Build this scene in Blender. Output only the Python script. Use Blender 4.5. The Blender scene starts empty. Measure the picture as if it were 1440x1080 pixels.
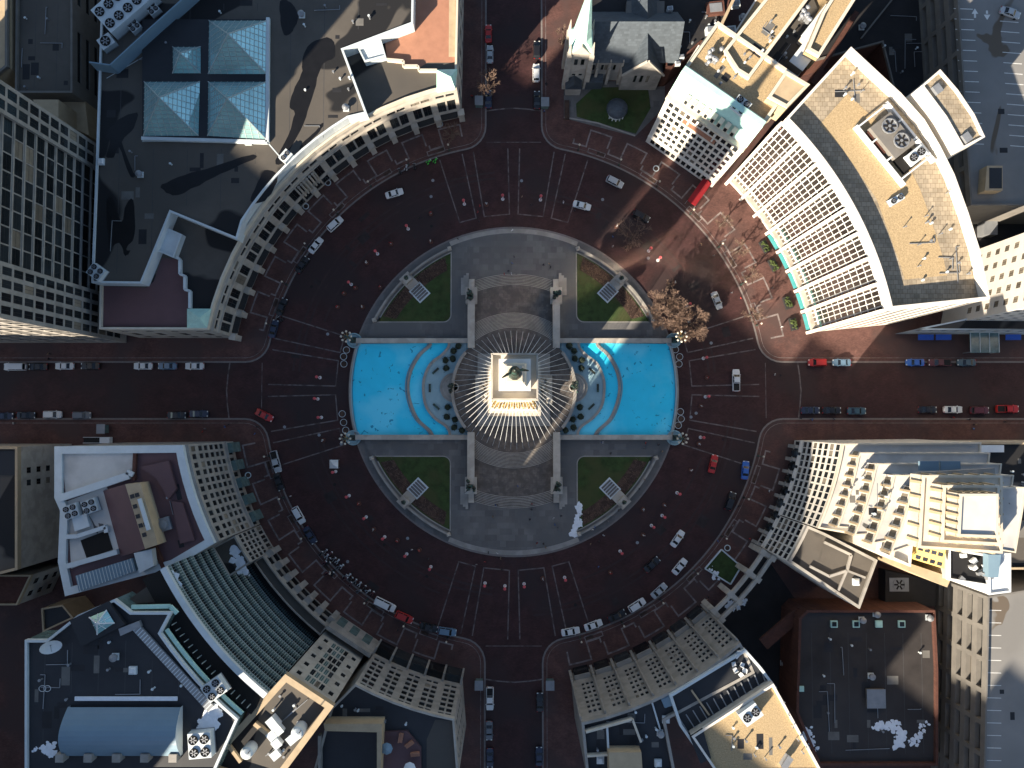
import bpy, bmesh, math, random
from math import sin, cos, tan, pi, radians, degrees, atan2, sqrt, hypot
from mathutils import Vector, Matrix
random.seed(7)
sc = bpy.context.scene
COL = sc.collection

# ---------------------------------------------------------------- camera, sky, sun, exposure
CAM_H, FPX, TILT = 208.0, 1096.0, radians(2.61)       # drone about 208 m over the circle, looking almost straight down
cam_d = bpy.data.cameras.new('camera'); cam = bpy.data.objects.new('camera', cam_d); COL.objects.link(cam)
cam.location = (0, 0, CAM_H); cam.rotation_euler = (TILT, 0, 0)
cam_d.sensor_width = 36; cam_d.lens = FPX / 1440 * 36; cam_d.clip_end = 3000; cam_d.clip_start = 1
sc.camera = cam
SUN_EL, SUN_AZ = radians(25.5), radians(219)           # azimuth clockwise from north: the sun stands in the south-west
wd = bpy.data.worlds.new('World'); sc.world = wd; wd.use_nodes = True
nt = wd.node_tree; bg = nt.nodes['Background']
sky = nt.nodes.new('ShaderNodeTexSky'); sky.sky_type = 'NISHITA'; sky.sun_disc = False
sky.sun_elevation = SUN_EL; sky.sun_rotation = SUN_AZ; sky.altitude = 200; sky.air_density = 1.0; sky.dust_density = 0.8; sky.ozone_density = 1.0
nt.links.new(sky.outputs[0], bg.inputs[0]); bg.inputs[1].default_value = 0.064
sl = bpy.data.lights.new('sun', 'SUN'); sl.energy = 5.0; sl.angle = radians(0.5); sl.color = (1.0, 0.87, 0.70)
so = bpy.data.objects.new('sun', sl); COL.objects.link(so); so.location = (-200, -250, 200)
SUNV = Vector((sin(SUN_AZ) * cos(SUN_EL), cos(SUN_AZ) * cos(SUN_EL), sin(SUN_EL)))
so.rotation_euler = (-SUNV).to_track_quat('-Z', 'Y').to_euler()
sc.view_settings.view_transform = 'Standard'; sc.view_settings.look = 'None'
sc.view_settings.exposure = 1.6; sc.view_settings.gamma = 1.0
sc.render.engine = 'CYCLES'
sc.cycles.blur_glossy = 0.0; sc.cycles.caustics_reflective = True; sc.cycles.sample_clamp_indirect = 25.0
sc.cycles.max_bounces = 5; sc.cycles.diffuse_bounces = 3; sc.cycles.glossy_bounces = 3; sc.cycles.transmission_bounces = 3

# ---------------------------------------------------------------- survey: a point of the photograph at a known height -> metres
def W(u, v, z=0.0):
    x = (u - 720) / FPX; y = -(v - 540) / FPX
    dy = y * cos(TILT) + sin(TILT); dz = y * sin(TILT) - cos(TILT)
    t = (z - CAM_H) / dz
    return Vector((x * t, dy * t, z))
def W2(u, v, z=0.0):
    p = W(u, v, z); return (p.x, p.y)
CC = W(722.5, 549, 0)                                   # centre of the circle
def PC(r, a, z=0.0):
    return Vector((CC.x + r * cos(radians(a)), CC.y + r * sin(radians(a)), z))
def ang(u, v, z=0.0):
    p = W(u, v, z); return degrees(atan2(p.y - CC.y, p.x - CC.x)) % 360
def rad(u, v, z=0.0):
    p = W(u, v, z); return hypot(p.x - CC.x, p.y - CC.y)
def arc(r, a0, a1, n=12):
    return [(PC(r, a0 + (a1 - a0) * i / n).x, PC(r, a0 + (a1 - a0) * i / n).y) for i in range(n + 1)]

# ---------------------------------------------------------------- materials
MATS = {}
def mat(name, col, rough=0.8, var=0.12, scale=0.6, col2=None, c2=0.5, bump=0.0, bscale=8.0, metal=0.0, spec=0.3, objvar=0.0, brick=None, stain=None, emit=None):
    if name in MATS: return MATS[name]
    m = bpy.data.materials.new(name); m.use_nodes = True; n = m.node_tree; L = n.links
    b = n.nodes['Principled BSDF']; b.inputs['Roughness'].default_value = rough; b.inputs['Metallic'].default_value = metal
    b.inputs['Specular IOR Level'].default_value = spec
    tc = n.nodes.new('ShaderNodeTexCoord'); geo = n.nodes.new('ShaderNodeNewGeometry')
    pos = geo.outputs['Position']
    nz = n.nodes.new('ShaderNodeTexNoise'); nz.inputs['Scale'].default_value = scale; nz.inputs['Detail'].default_value = 6; nz.inputs['Roughness'].default_value = 0.65
    L.new(pos, nz.inputs['Vector'])
    rp = n.nodes.new('ShaderNodeValToRGB'); rp.color_ramp.elements[0].position = 0.3; rp.color_ramp.elements[1].position = 0.7
    c = Vector(col[:3]); lo = c * (1 - var); hi = c * (1 + var)
    rp.color_ramp.elements[0].color = (*lo, 1); rp.color_ramp.elements[1].color = (*hi, 1)
    L.new(nz.outputs['Fac'], rp.inputs['Fac']); out = rp.outputs['Color']
    def mix(fac, a, bcol, mode='MIX'):
        mx = n.nodes.new('ShaderNodeMix'); mx.data_type = 'RGBA'; mx.blend_type = mode
        if hasattr(fac, 'links'): L.new(fac, mx.inputs['Factor'])
        else: mx.inputs['Factor'].default_value = fac
        L.new(a, mx.inputs['A'])
        if hasattr(bcol, 'links'): L.new(bcol, mx.inputs['B'])
        else: mx.inputs['B'].default_value = (*bcol[:3], 1)
        return mx.outputs['Result']
    if brick:                                             # brick = (width, height, mortar colour, mortar size)
        bk = n.nodes.new('ShaderNodeTexBrick'); bk.inputs['Scale'].default_value = 1.0
        bk.inputs['Brick Width'].default_value = brick[0]; bk.inputs['Row Height'].default_value = brick[1]; bk.inputs['Mortar Size'].default_value = brick[3]
        bk.inputs['Color1'].default_value = (0.8, 0.8, 0.8, 1); bk.inputs['Color2'].default_value = (1.15, 1.15, 1.15, 1); bk.inputs['Mortar'].default_value = (*brick[2], 1)
        L.new(pos, bk.inputs['Vector']); out = mix(1.0, out, bk.outputs['Color'], 'MULTIPLY')
    if col2:
        n2 = n.nodes.new('ShaderNodeTexNoise'); n2.inputs['Scale'].default_value = c2; n2.inputs['Detail'].default_value = 5; L.new(pos, n2.inputs['Vector'])
        r2 = n.nodes.new('ShaderNodeValToRGB'); r2.color_ramp.elements[0].position = 0.48; r2.color_ramp.elements[1].position = 0.6
        r2.color_ramp.elements[0].color = (0, 0, 0, 1); r2.color_ramp.elements[1].color = (1, 1, 1, 1)
        L.new(n2.outputs['Fac'], r2.inputs['Fac']); out = mix(r2.outputs['Color'], out, col2)
    if stain:                                             # stain = (colour, scale, threshold): old puddle and patch marks with hard rims
        n3 = n.nodes.new('ShaderNodeTexNoise'); n3.inputs['Scale'].default_value = stain[1]; n3.inputs['Detail'].default_value = 3; n3.inputs['Distortion'].default_value = 1.2; L.new(pos, n3.inputs['Vector'])
        r3 = n.nodes.new('ShaderNodeValToRGB'); r3.color_ramp.elements[0].position = stain[2]; r3.color_ramp.elements[1].position = stain[2] + 0.015
        r3.color_ramp.elements[0].color = (0, 0, 0, 1); r3.color_ramp.elements[1].color = (1, 1, 1, 1)
        L.new(n3.outputs['Fac'], r3.inputs['Fac']); out = mix(r3.outputs['Color'], out, stain[0])
    if objvar:
        oi = n.nodes.new('ShaderNodeObjectInfo'); mr = n.nodes.new('ShaderNodeMapRange'); mr.inputs['To Min'].default_value = 1 - objvar; mr.inputs['To Max'].default_value = 1 + objvar
        L.new(oi.outputs['Random'], mr.inputs['Value'])
        cb = n.nodes.new('ShaderNodeCombineColor')
        for k in range(3): L.new(mr.outputs['Result'], cb.inputs[k])
        out = mix(1.0, out, cb.outputs['Color'], 'MULTIPLY')
    L.new(out, b.inputs['Base Color'])
    if bump:
        n4 = n.nodes.new('ShaderNodeTexNoise'); n4.inputs['Scale'].default_value = bscale; n4.inputs['Detail'].default_value = 4; L.new(pos, n4.inputs['Vector'])
        bp = n.nodes.new('ShaderNodeBump'); bp.inputs['Strength'].default_value = bump; bp.inputs['Distance'].default_value = 0.15; L.new(n4.outputs['Fac'], bp.inputs['Height']); L.new(bp.outputs['Normal'], b.inputs['Normal'])
    if emit:
        b.inputs['Emission Color'].default_value = (*emit[0], 1); b.inputs['Emission Strength'].default_value = emit[1]
    MATS[name] = m; return m

M = {}
M['road'] = mat('road_brick', (0.045, 0.0185, 0.0175), 0.7, 0.35, 0.25, col2=(0.031, 0.0185, 0.0185), c2=0.045, brick=(0.6, 0.3, (0.75, 0.7, 0.7), 0.02), bump=0.15)
M['walk'] = mat('pavement_brick', (0.095, 0.047, 0.040), 0.8, 0.3, 0.25, col2=(0.070, 0.042, 0.038), c2=0.08, brick=(0.5, 0.25, (0.8, 0.75, 0.7), 0.02), bump=0.15)
M['asphalt'] = mat('dark_asphalt', (0.022, 0.021, 0.022), 0.85, 0.25, 0.2, bump=0.2)
M['kerb'] = mat('granite_kerb', (0.17, 0.15, 0.14), 0.7, 0.15, 1.0)
M['band'] = mat('pale_granite_band', (0.21, 0.175, 0.165), 0.7, 0.25, 0.8, col2=(0.12, 0.10, 0.095), c2=0.6)
M['bandr'] = mat('worn_roadway_band', (0.135, 0.112, 0.106), 0.7, 0.3, 0.8, col2=(0.06, 0.045, 0.042), c2=0.5)
M['plaza'] = mat('island_paving', (0.13, 0.125, 0.12), 0.7, 0.18, 0.12, col2=(0.112, 0.11, 0.107), c2=0.08, brick=(1.6, 1.6, (0.75, 0.75, 0.75), 0.012), bump=0.05)
M['terr'] = mat('terrace_stone', (0.125, 0.108, 0.095), 0.75, 0.3, 0.8, col2=(0.085, 0.075, 0.068), c2=0.5, brick=(1.2, 1.2, (0.7, 0.7, 0.7), 0.03), bump=0.1)
M['lime'] = mat('limestone', (0.42, 0.385, 0.33), 0.8, 0.12, 0.5, col2=(0.34, 0.31, 0.265), c2=0.3, bump=0.08)
M['lime2'] = mat('grey_limestone', (0.31, 0.29, 0.26), 0.8, 0.12, 0.5, col2=(0.25, 0.235, 0.21), c2=0.3, bump=0.08)
M['wstone'] = mat('white_glazed_stone', (0.66, 0.62, 0.55), 0.6, 0.08, 0.4)
M['cream'] = mat('cream_stone', (0.56, 0.50, 0.40), 0.7, 0.1, 0.4)
M['tan'] = mat('tan_stone', (0.40, 0.31, 0.20), 0.8, 0.12, 0.5)
M['ochre'] = mat('ochre_paint', (0.62, 0.42, 0.13), 0.7, 0.1, 0.5)
M['brickr'] = mat('red_brick', (0.085, 0.036, 0.026), 0.85, 0.2, 0.8, brick=(0.5, 0.2, (1.1, 1.1, 1.1), 0.03))
M['navy'] = mat('dark_roof_membrane', (0.024, 0.026, 0.030), 0.55, 0.2, 0.15, col2=(0.019, 0.021, 0.025), c2=0.05, stain=((0.012, 0.012, 0.014), 0.035, 0.66))
M['groof'] = mat('grey_roof', (0.088, 0.078, 0.066), 0.75, 0.16, 0.12, col2=(0.074, 0.067, 0.058), c2=0.06, stain=((0.012, 0.012, 0.013), 0.026, 0.575), bump=0.05)
M['paver'] = mat('roof_pavers', (0.30, 0.25, 0.18), 0.85, 0.2, 0.5, brick=(1.0, 1.0, (0.55, 0.5, 0.45), 0.04))
M['gravel'] = mat('tan_gravel', (0.37, 0.275, 0.155), 0.95, 0.3, 3.5, bump=0.5, bscale=5)
M['terra'] = mat('terracotta_terrace', (0.34, 0.165, 0.105), 0.8, 0.12, 0.4, bump=0.1)
M['terra2'] = mat('plum_membrane', (0.12, 0.065, 0.068), 0.6, 0.10, 0.2, col2=(0.10, 0.056, 0.06), c2=0.1)
M['white'] = mat('white_metal', (0.62, 0.64, 0.64), 0.5, 0.08, 0.5)
M['pale'] = mat('pale_coping', (0.52, 0.57, 0.58), 0.55, 0.08, 0.4)
M['wroof'] = mat('white_roof_membrane', (0.50, 0.49, 0.46), 0.7, 0.1, 0.2, col2=(0.40, 0.39, 0.37), c2=0.12, stain=((0.08, 0.08, 0.08), 0.12, 0.68))
M['copper'] = mat('green_copper', (0.40, 0.62, 0.55), 0.6, 0.12, 0.6)
M['teal'] = mat('teal_copper', (0.07, 0.33, 0.34), 0.55, 0.1, 0.6)
M['bronze'] = mat('dark_bronze', (0.05, 0.055, 0.045), 0.45, 0.25, 1.5, metal=0.5, col2=(0.06, 0.12, 0.10), c2=1.2)
M['gold'] = mat('gilded_bronze', (0.36, 0.25, 0.10), 0.5, 0.4, 1.5, col2=(0.10, 0.07, 0.04), c2=1.8)
M['glass'] = mat('window_glass', (0.018, 0.022, 0.024), 0.12, 0.2, 0.4, spec=0.3, objvar=0.6)
M['glassb'] = mat('bronze_mirror_glass', (0.36, 0.32, 0.28), 0.10, 0.1, 0.3, spec=0.5, metal=0.92, objvar=0.25)
M['glassg'] = mat('green_glass', (0.10, 0.155, 0.150), 0.15, 0.35, 0.6, spec=0.6)
M['blind'] = mat('window_blind', (0.17, 0.145, 0.11), 0.6, 0.2, 0.5, objvar=0.4)
M['skyl'] = mat('skylight_glass', (0.36, 0.60, 0.60), 0.07, 0.2, 0.2, spec=0.8, metal=0.45)
M['frame'] = mat('pale_frame', (0.33, 0.38, 0.37), 0.5, 0.08, 0.5)
M['dframe'] = mat('dark_frame', (0.03, 0.03, 0.03), 0.5, 0.1, 0.5)
M['steel'] = mat('grey_steel', (0.24, 0.25, 0.26), 0.45, 0.12, 0.6, metal=0.3)
M['black'] = mat('black_rubber', (0.012, 0.012, 0.012), 0.7, 0.1, 0.5)
M['slate'] = mat('slate_roof', (0.062, 0.076, 0.09), 0.6, 0.12, 0.3, brick=(0.8, 0.4, (0.85, 0.85, 0.85), 0.02))
M['grass'] = mat('winter_lawn', (0.036, 0.060, 0.018), 0.95, 0.35, 0.6, col2=(0.054, 0.062, 0.022), c2=0.12, bump=0.5, bscale=4)
M['soil'] = mat('bare_flowerbed', (0.055, 0.034, 0.026), 0.95, 0.3, 0.7, col2=(0.085, 0.052, 0.038), c2=0.8, bump=0.5)
M['pool'] = mat('blue_pool_paint', (0.035, 0.62, 0.86), 0.45, 0.05, 0.25, col2=(0.13, 0.70, 0.90), c2=0.07, stain=((0.02, 0.30, 0.46), 0.55, 0.655))
M['poolrim'] = mat('pale_blue_rim', (0.25, 0.38, 0.42), 0.6, 0.1, 0.5)
M['shrub'] = mat('dark_shrub', (0.022, 0.032, 0.020), 0.9, 0.4, 2.0)
M['twig'] = mat('bare_twigs', (0.165, 0.11, 0.082), 0.9, 0.25, 1.0)
M['bark'] = mat('bark', (0.09, 0.065, 0.05), 0.9, 0.25, 1.0)
M['snow'] = mat('old_snow', (0.72, 0.75, 0.78), 0.7, 0.08, 1.0, bump=0.3)
M['blue'] = mat('blue_awning', (0.02, 0.08, 0.38), 0.6, 0.1, 1.0)
M['red'] = mat('red_canopy', (0.30, 0.012, 0.02), 0.6, 0.1, 1.0)
M['cobalt'] = mat('blue_metal_roof', (0.16, 0.24, 0.30), 0.45, 0.05, 0.3)
M['deck'] = mat('parking_deck', (0.20, 0.195, 0.185), 0.85, 0.12, 0.1, col2=(0.165, 0.16, 0.15), c2=0.05, stain=((0.11, 0.088, 0.066), 0.04, 0.62))
M['conc'] = mat('garage_concrete', (0.155, 0.145, 0.13), 0.85, 0.15, 0.3)
M['dark'] = mat('dark_interior', (0.012, 0.011, 0.010), 0.9, 0.1, 0.3)
M['paint'] = mat('white_line_paint', (0.60, 0.60, 0.57), 0.7, 0.15, 1.0)
M['yellow'] = mat('yellow_glow_metal', (0.55, 0.45, 0.18), 0.5, 0.1, 0.5)
M['hallroof'] = mat('brown_black_roof', (0.030, 0.026, 0.025), 0.8, 0.25, 0.2, col2=(0.042, 0.038, 0.037), c2=0.04, bump=0.1)
M['skin'] = mat('skin', (0.35, 0.22, 0.16), 0.7, 0.05, 1.0)
M['hair'] = mat('dark_hair', (0.03, 0.02, 0.015), 0.8, 0.1, 1.0)

# ---------------------------------------------------------------- mesh builder
class MB:
    def __init__(s): s.v = []; s.f = []; s.m = []
    def face(s, pts, m=0):
        i = len(s.v); s.v += [tuple(p) if len(p) == 3 else (p[0], p[1], 0) for p in pts]; s.f.append(list(range(i, i + len(pts)))); s.m.append(m); return s
    def prism(s, poly, z0, z1, m=0, mt=None, bottom=False, sides=True):
        p = ccw(poly); n = len(p)
        if sides:
            for i in range(n):
                a = p[i]; b = p[(i + 1) % n]
                s.face([(a[0], a[1], z0), (b[0], b[1], z0), (b[0], b[1], z1), (a[0], a[1], z1)], m)
        s.face([(a[0], a[1], z1) for a in p], m if mt is None else mt)
        if bottom: s.face([(a[0], a[1], z0) for a in reversed(p)], m)
        return s
    def box(s, c, size, rot=0.0, m=0, top=1.0):
        hx, hy, h = size[0] / 2, size[1] / 2, size[2]; ca, sa = cos(rot), sin(rot)
        def P(x, y, z): return (c[0] + x * ca - y * sa, c[1] + x * sa + y * ca, c[2] + z)
        b = [P(-hx, -hy, 0), P(hx, -hy, 0), P(hx, hy, 0), P(-hx, hy, 0)]; t = [P(-hx * top, -hy * top, h), P(hx * top, -hy * top, h), P(hx * top, hy * top, h), P(-hx * top, hy * top, h)]
        i = len(s.v); s.v += b + t
        for f in ([0, 1, 5, 4], [1, 2, 6, 5], [2, 3, 7, 6], [3, 0, 4, 7], [4, 5, 6, 7], [3, 2, 1, 0]): s.f.append([i + k for k in f]); s.m.append(m)
        return s
    def seg(s, a, b, w, h, m=0):                          # a bar between two points, w across, h tall
        a = Vector(a); b = Vector(b); d = b - a
        if d.length < 1e-6: return s
        side = Vector((-d.y, d.x, 0)); side = side.normalized() * w / 2 if side.length > 1e-6 else Vector((w / 2, 0, 0))
        up = d.cross(side); up = up.normalized() * h * (1 if up.z >= 0 else -1) if up.length > 1e-6 else Vector((0, 0, h))
        i = len(s.v); s.v += [tuple(a - side), tuple(a + side), tuple(a + side + up), tuple(a - side + up), tuple(b - side), tuple(b + side), tuple(b + side + up), tuple(b - side + up)]
        for f in ([0, 1, 2, 3], [7, 6, 5, 4], [0, 4, 5, 1], [1, 5, 6, 2], [2, 6, 7, 3], [3, 7, 4, 0]): s.f.append([i + k for k in f]); s.m.append(m)
        return s
    def tube(s, pts, radii, n=6, m=0, caps=True):
        pts = [Vector(p) for p in pts]
        if not hasattr(radii, '__len__'): radii = [radii] * len(pts)
        rings = []
        for k, p in enumerate(pts):
            d = (pts[min(k + 1, len(pts) - 1)] - pts[max(k - 1, 0)]); d = d.normalized() if d.length > 1e-9 else Vector((0, 0, 1))
            q = d.orthogonal().normalized() if abs(d.z) < 0.999 else Vector((1, 0, 0)); r2 = d.cross(q)
            i = len(s.v); rings.append(i)
            for j in range(n): a = 2 * pi * j / n; s.v.append(tuple(p + (q * cos(a) + r2 * sin(a)) * radii[k]))
        for a, b in zip(rings, rings[1:]):
            for j in range(n): s.f.append([a + j, a + (j + 1) % n, b + (j + 1) % n, b + j]); s.m.append(m)
        if caps:
            s.f.append([rings[0] + j for j in reversed(range(n))]); s.m.append(m); s.f.append([rings[-1] + j for j in range(n)]); s.m.append(m)
        return s
    def lathe(s, c, prof, n=12, m=0):                     # prof: (radius, z) from the bottom up
        rings = []
        for r, z in prof:
            i = len(s.v); rings.append(i)
            for j in range(n): a = 2 * pi * j / n; s.v.append((c[0] + r * cos(a), c[1] + r * sin(a), c[2] + z))
        for a, b in zip(rings, rings[1:]):
            for j in range(n): s.f.append([a + j, a + (j + 1) % n, b + (j + 1) % n, b + j]); s.m.append(m)
        s.f.append([rings[-1] + j for j in range(n)]); s.m.append(m); s.f.append([rings[0] + j for j in reversed(range(n))]); s.m.append(m)
        return s
    def blob(s, c, r, n=7, k=4, jit=0.25, sz=1.0, m=0):
        rings = []
        for i in range(1, k):
            t = pi * i / k; base = len(s.v); rings.append(base)
            for j in range(n):
                a = 2 * pi * j / n; q = r * (1 + random.uniform(-jit, jit)); s.v.append((c[0] + q * sin(t) * cos(a), c[1] + q * sin(t) * sin(a), c[2] + q * cos(t) * sz))
        top = len(s.v); s.v.append((c[0], c[1], c[2] + r * sz)); bot = len(s.v); s.v.append((c[0], c[1], c[2] - r * sz))
        for j in range(n): s.f.append([top, rings[0] + j, rings[0] + (j + 1) % n]); s.m.append(m); s.f.append([bot, rings[-1] + (j + 1) % n, rings[-1] + j]); s.m.append(m)
        for a, b in zip(rings, rings[1:]):
            for j in range(n): s.f.append([a + j, b + j, b + (j + 1) % n, a + (j + 1) % n]); s.m.append(m)
        return s
    def mesh(s, name, mats, off=(0, 0, 0)):
        me = bpy.data.meshes.new(name); o = off
        me.from_pydata([(v[0] - o[0], v[1] - o[1], v[2] - o[2]) for v in s.v], [], s.f)
        for x in (mats if isinstance(mats, (list, tuple)) else [mats]): me.materials.append(x)
        if any(s.m): me.polygons.foreach_set('material_index', s.m)
        me.validate(); me.update(); return me
    def obj(s, name, mats, parent=None, off=None, smooth=False):
        if off is None:
            off = (0, 0, 0); q = parent
            while q is not None: off = tuple(Vector(off) + q.location); q = q.parent
        me = s.mesh(name, mats, off); o = bpy.data.objects.new(name, me); COL.objects.link(o); o.parent = parent
        if smooth: me.polygons.foreach_set('use_smooth', [True] * len(me.polygons))
        return o

def area2(p): return sum(p[i][0] * p[(i + 1) % len(p)][1] - p[(i + 1) % len(p)][0] * p[i][1] for i in range(len(p)))
def ccw(p): p = [(a[0], a[1]) for a in p]; return p if area2(p) > 0 else p[::-1]
def inset(poly, d):
    p = ccw(poly); n = len(p); out = []
    for i in range(n):
        a, b, c = Vector(p[i - 1]), Vector(p[i]), Vector(p[(i + 1) % n])
        e1 = (b - a).normalized(); e2 = (c - b).normalized(); n1 = Vector((-e1.y, e1.x)); n2 = Vector((-e2.y, e2.x))
        k = n1 + n2; q = k.dot(n1)
        k = k * (d / q) if q > 0.2 else n1 * d
        out.append((b.x + k.x, b.y + k.y))
    return out
def PX(z, *pts): return [W2(u, v, z) for u, v in pts]

# ---------------------------------------------------------------- things
def thing(name, label, cat, loc=(0, 0, 0), rotz=0.0, group=None):
    o = bpy.data.objects.new(name, None); COL.objects.link(o); o.location = loc; o.rotation_euler = (0, 0, rotz); o.empty_display_size = 0.5
    o['label'] = label; o['category'] = cat
    if group: o['group'] = group
    return o
def tag(o, label, cat, group=None, kind=None):
    if label: o['label'] = label
    if cat: o['category'] = cat
    if group: o['group'] = group
    if kind: o['kind'] = kind
    return o
def struct(o): o['kind'] = 'structure'; return o
def copy_tree(o, parent=None):
    c = o.copy(); COL.objects.link(c); c.parent = parent
    for ch in list(o.children): copy_tree(ch, c)
    return c

# ---------------------------------------------------------------- facades with real openings
WIN = {}
def win_mesh(w, h, style):
    key = (round(w, 2), round(h, 2), style)
    if key in WIN: return WIN[key]
    mb = MB(); hw = w / 2; g, fr = {'d': ('glass', 'dframe'), 'p': ('glass', 'frame'), 'b': ('glassb', 'white'), 'g': ('glassg', 'frame'), 'l': ('blind', 'dframe'), 't': ('glass', 'tan')}[style[0]]
    mb.face([(-hw, 0, 0), (hw, 0, 0), (hw, 0, h), (-hw, 0, h)], 0)
    t = 0.045 if style[0] == 'b' else 0.07
    def bar(x0, x1, z0, z1): mb.face([(x0, -0.05, z0), (x1, -0.05, z0), (x1, -0.05, z1), (x0, -0.05, z1)], 1)
    bar(-hw, hw, 0, t); bar(-hw, hw, h - t, h); bar(-hw, -hw + t, t, h - t); bar(hw - t, hw, t, h - t)
    if '2' in style: bar(-t / 2, t / 2, t, h - t)
    if 'h' in style: bar(-hw + t, hw - t, h * 0.5 - t / 2, h * 0.5 + t / 2)
    if '4' in style:
        for k in (1, 2): bar(-hw + t, hw - t, h * k / 3 - t / 2, h * k / 3 + t / 2)
    WIN[key] = mb.mesh('window', [M[g], M[fr]]); return WIN[key]
NWIN = {}
STUFFW = {}
def add_window(root, loc, rz, w, h, style):
    k = NWIN.get(root.name, 0); NWIN[root.name] = k + 1
    if style[0] == 'g' and random.random() < .4: style = 'd' + style[1:]
    if style[0] == 'd' and random.random() < .07: style = 'l' + style[1:]
    me = win_mesh(w, h, style)
    if k >= 300:
        mb = STUFFW.setdefault(root.name, (root, MB(), list(me.materials)))[1]
        mtx = Matrix.Translation(Vector(loc)) @ Matrix.Rotation(rz, 4, 'Z'); i = len(mb.v)
        mb.v += [tuple(mtx @ v.co) for v in me.vertices]
        for p in me.polygons: mb.f.append([i + q for q in p.vertices]); mb.m.append(p.material_index)
        return
    o = bpy.data.objects.new('window', me); COL.objects.link(o); o.parent = root
    o.location = Vector(loc) - root.location; o.rotation_euler = (0, 0, rz)
def flush_windows():
    for root, mb, mats in STUFFW.values():
        o = mb.obj('window_field', mats, root); o['kind'] = 'stuff'
def facade(root, mb, A, B, z0, z1, xs, zs, style='d', depth=0.3, m=0, skip=None):
    """wall from A to B (outside on the right hand), openings xs (metres along) by zs (heights); a window part in each opening"""
    A = Vector((A[0], A[1])); B = Vector((B[0], B[1])); L = (B - A).length; e = (B - A) / L; nrm = Vector((e.y, -e.x)); rz = atan2(e.y, e.x)
    depth = depth if depth >= 1 else depth * .35; X = [0.0]; Z = [z0]
    for a, b in xs: X += [a, b]
    for a, b in zs: Z += [a, b]
    X.append(L); Z.append(z1)
    def P(x, z, d=0.0): q = A + e * x - nrm * d; return (q.x, q.y, z)
    for i in range(len(X) - 1):
        if X[i + 1] - X[i] < 1e-4: continue
        ox = i % 2 == 1
        if not ox: mb.face([P(X[i], z0), P(X[i + 1], z0), P(X[i + 1], z1), P(X[i], z1)], m); continue
        for j in range(len(Z) - 1):
            if Z[j + 1] - Z[j] < 1e-4: continue
            x0, x1, a, b = X[i], X[i + 1], Z[j], Z[j + 1]
            if j % 2 == 0 or (skip and skip(i // 2, j // 2)): mb.face([P(x0, a), P(x1, a), P(x1, b), P(x0, b)], m); continue
            mb.face([P(x0, a), P(x0, a, depth), P(x0, b, depth), P(x0, b)], m); mb.face([P(x1, a, depth), P(x1, a), P(x1, b), P(x1, b, depth)], m)
            mb.face([P(x0, a), P(x1, a), P(x1, a, depth), P(x0, a, depth)], m); mb.face([P(x0, b, depth), P(x1, b, depth), P(x1, b), P(x0, b)], m)
            add_window(root, P((x0 + x1) / 2, a, depth), rz, x1 - x0, b - a, style)
def even(L, n, w, margin=0.0):                            # n openings of width w evenly along L
    if n <= 0: return []
    s = (L - 2 * margin) / n; return [(margin + s * (i + 0.5) - w / 2, margin + s * (i + 0.5) + w / 2) for i in range(n)]
def floors(z0, n, fh, sill, h): return [(z0 + fh * i + sill, z0 + fh * i + sill + h) for i in range(n)]

def parapet(root, poly, zr, h, t, mt, name='parapet'):
    o = ccw(poly); i = inset(o, t); mb = MB(); n = len(o)
    for k in range(n):
        a, b, c, d = o[k], o[(k + 1) % n], i[(k + 1) % n], i[k]
        mb.face([(a[0], a[1], zr + h), (b[0], b[1], zr + h), (c[0], c[1], zr + h), (d[0], d[1], zr + h)])
        mb.face([(d[0], d[1], zr + h), (c[0], c[1], zr + h), (c[0], c[1], zr), (d[0], d[1], zr)])
        mb.face([(a[0], a[1], zr - .4), (b[0], b[1], zr - .4), (b[0], b[1], zr + h), (a[0], a[1], zr + h)])
    return mb.obj(name, mt, root)
def block(root, poly, z0, z1, wall, roof, par=0.9, pt=0.45, parm=None, specs=None, wname='wall', rname='roof'):
    """a body with walls, roof and parapet; specs[i] = (function(edge length) -> xs, zs, style, depth) for the edge leaving point i"""
    p = [(a[0], a[1]) for a in poly]; n = len(p); specs = specs or {}
    flip = area2(p) < 0
    mb = MB()
    for i in range(n):
        a, b = p[i], p[(i + 1) % n]
        if flip: a, b = b, a
        s = specs.get(i)
        if s is None: mb.face([(a[0], a[1], z0), (b[0], b[1], z0), (b[0], b[1], z1), (a[0], a[1], z1)]); continue
        L = hypot(b[0] - a[0], b[1] - a[1]); facade(root, mb, a, b, z0, z1, s[0](L), s[1], s[2], s[3] if len(s) > 3 else 0.3)
    w = mb.obj(wname, wall, root)
    r = MB(); q = inset(p, 0.02); r.face([(a[0], a[1], z1) for a in ccw(q)]); r = r.obj(rname, roof, root)
    if par: parapet(root, inset(p, -0.05), z1 + 0.004, par, pt, parm or wall)
    return w
def sheet(root, name, poly, z, mt): 
    m = MB(); m.face([(a[0], a[1], z) for a in ccw(poly)]); return m.obj(name, mt, root)
def slab(root, name, poly, z0, z1, mt): return MB().prism(poly, z0, z1).obj(name, mt, root)
def line(root, name, pts, w, h, mt, closed=False):
    m = MB(); pts = list(pts) + ([pts[0]] if closed else [])
    for a, b in zip(pts, pts[1:]): m.seg(a, b, w, h)
    return m.obj(name, mt, root)
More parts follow.
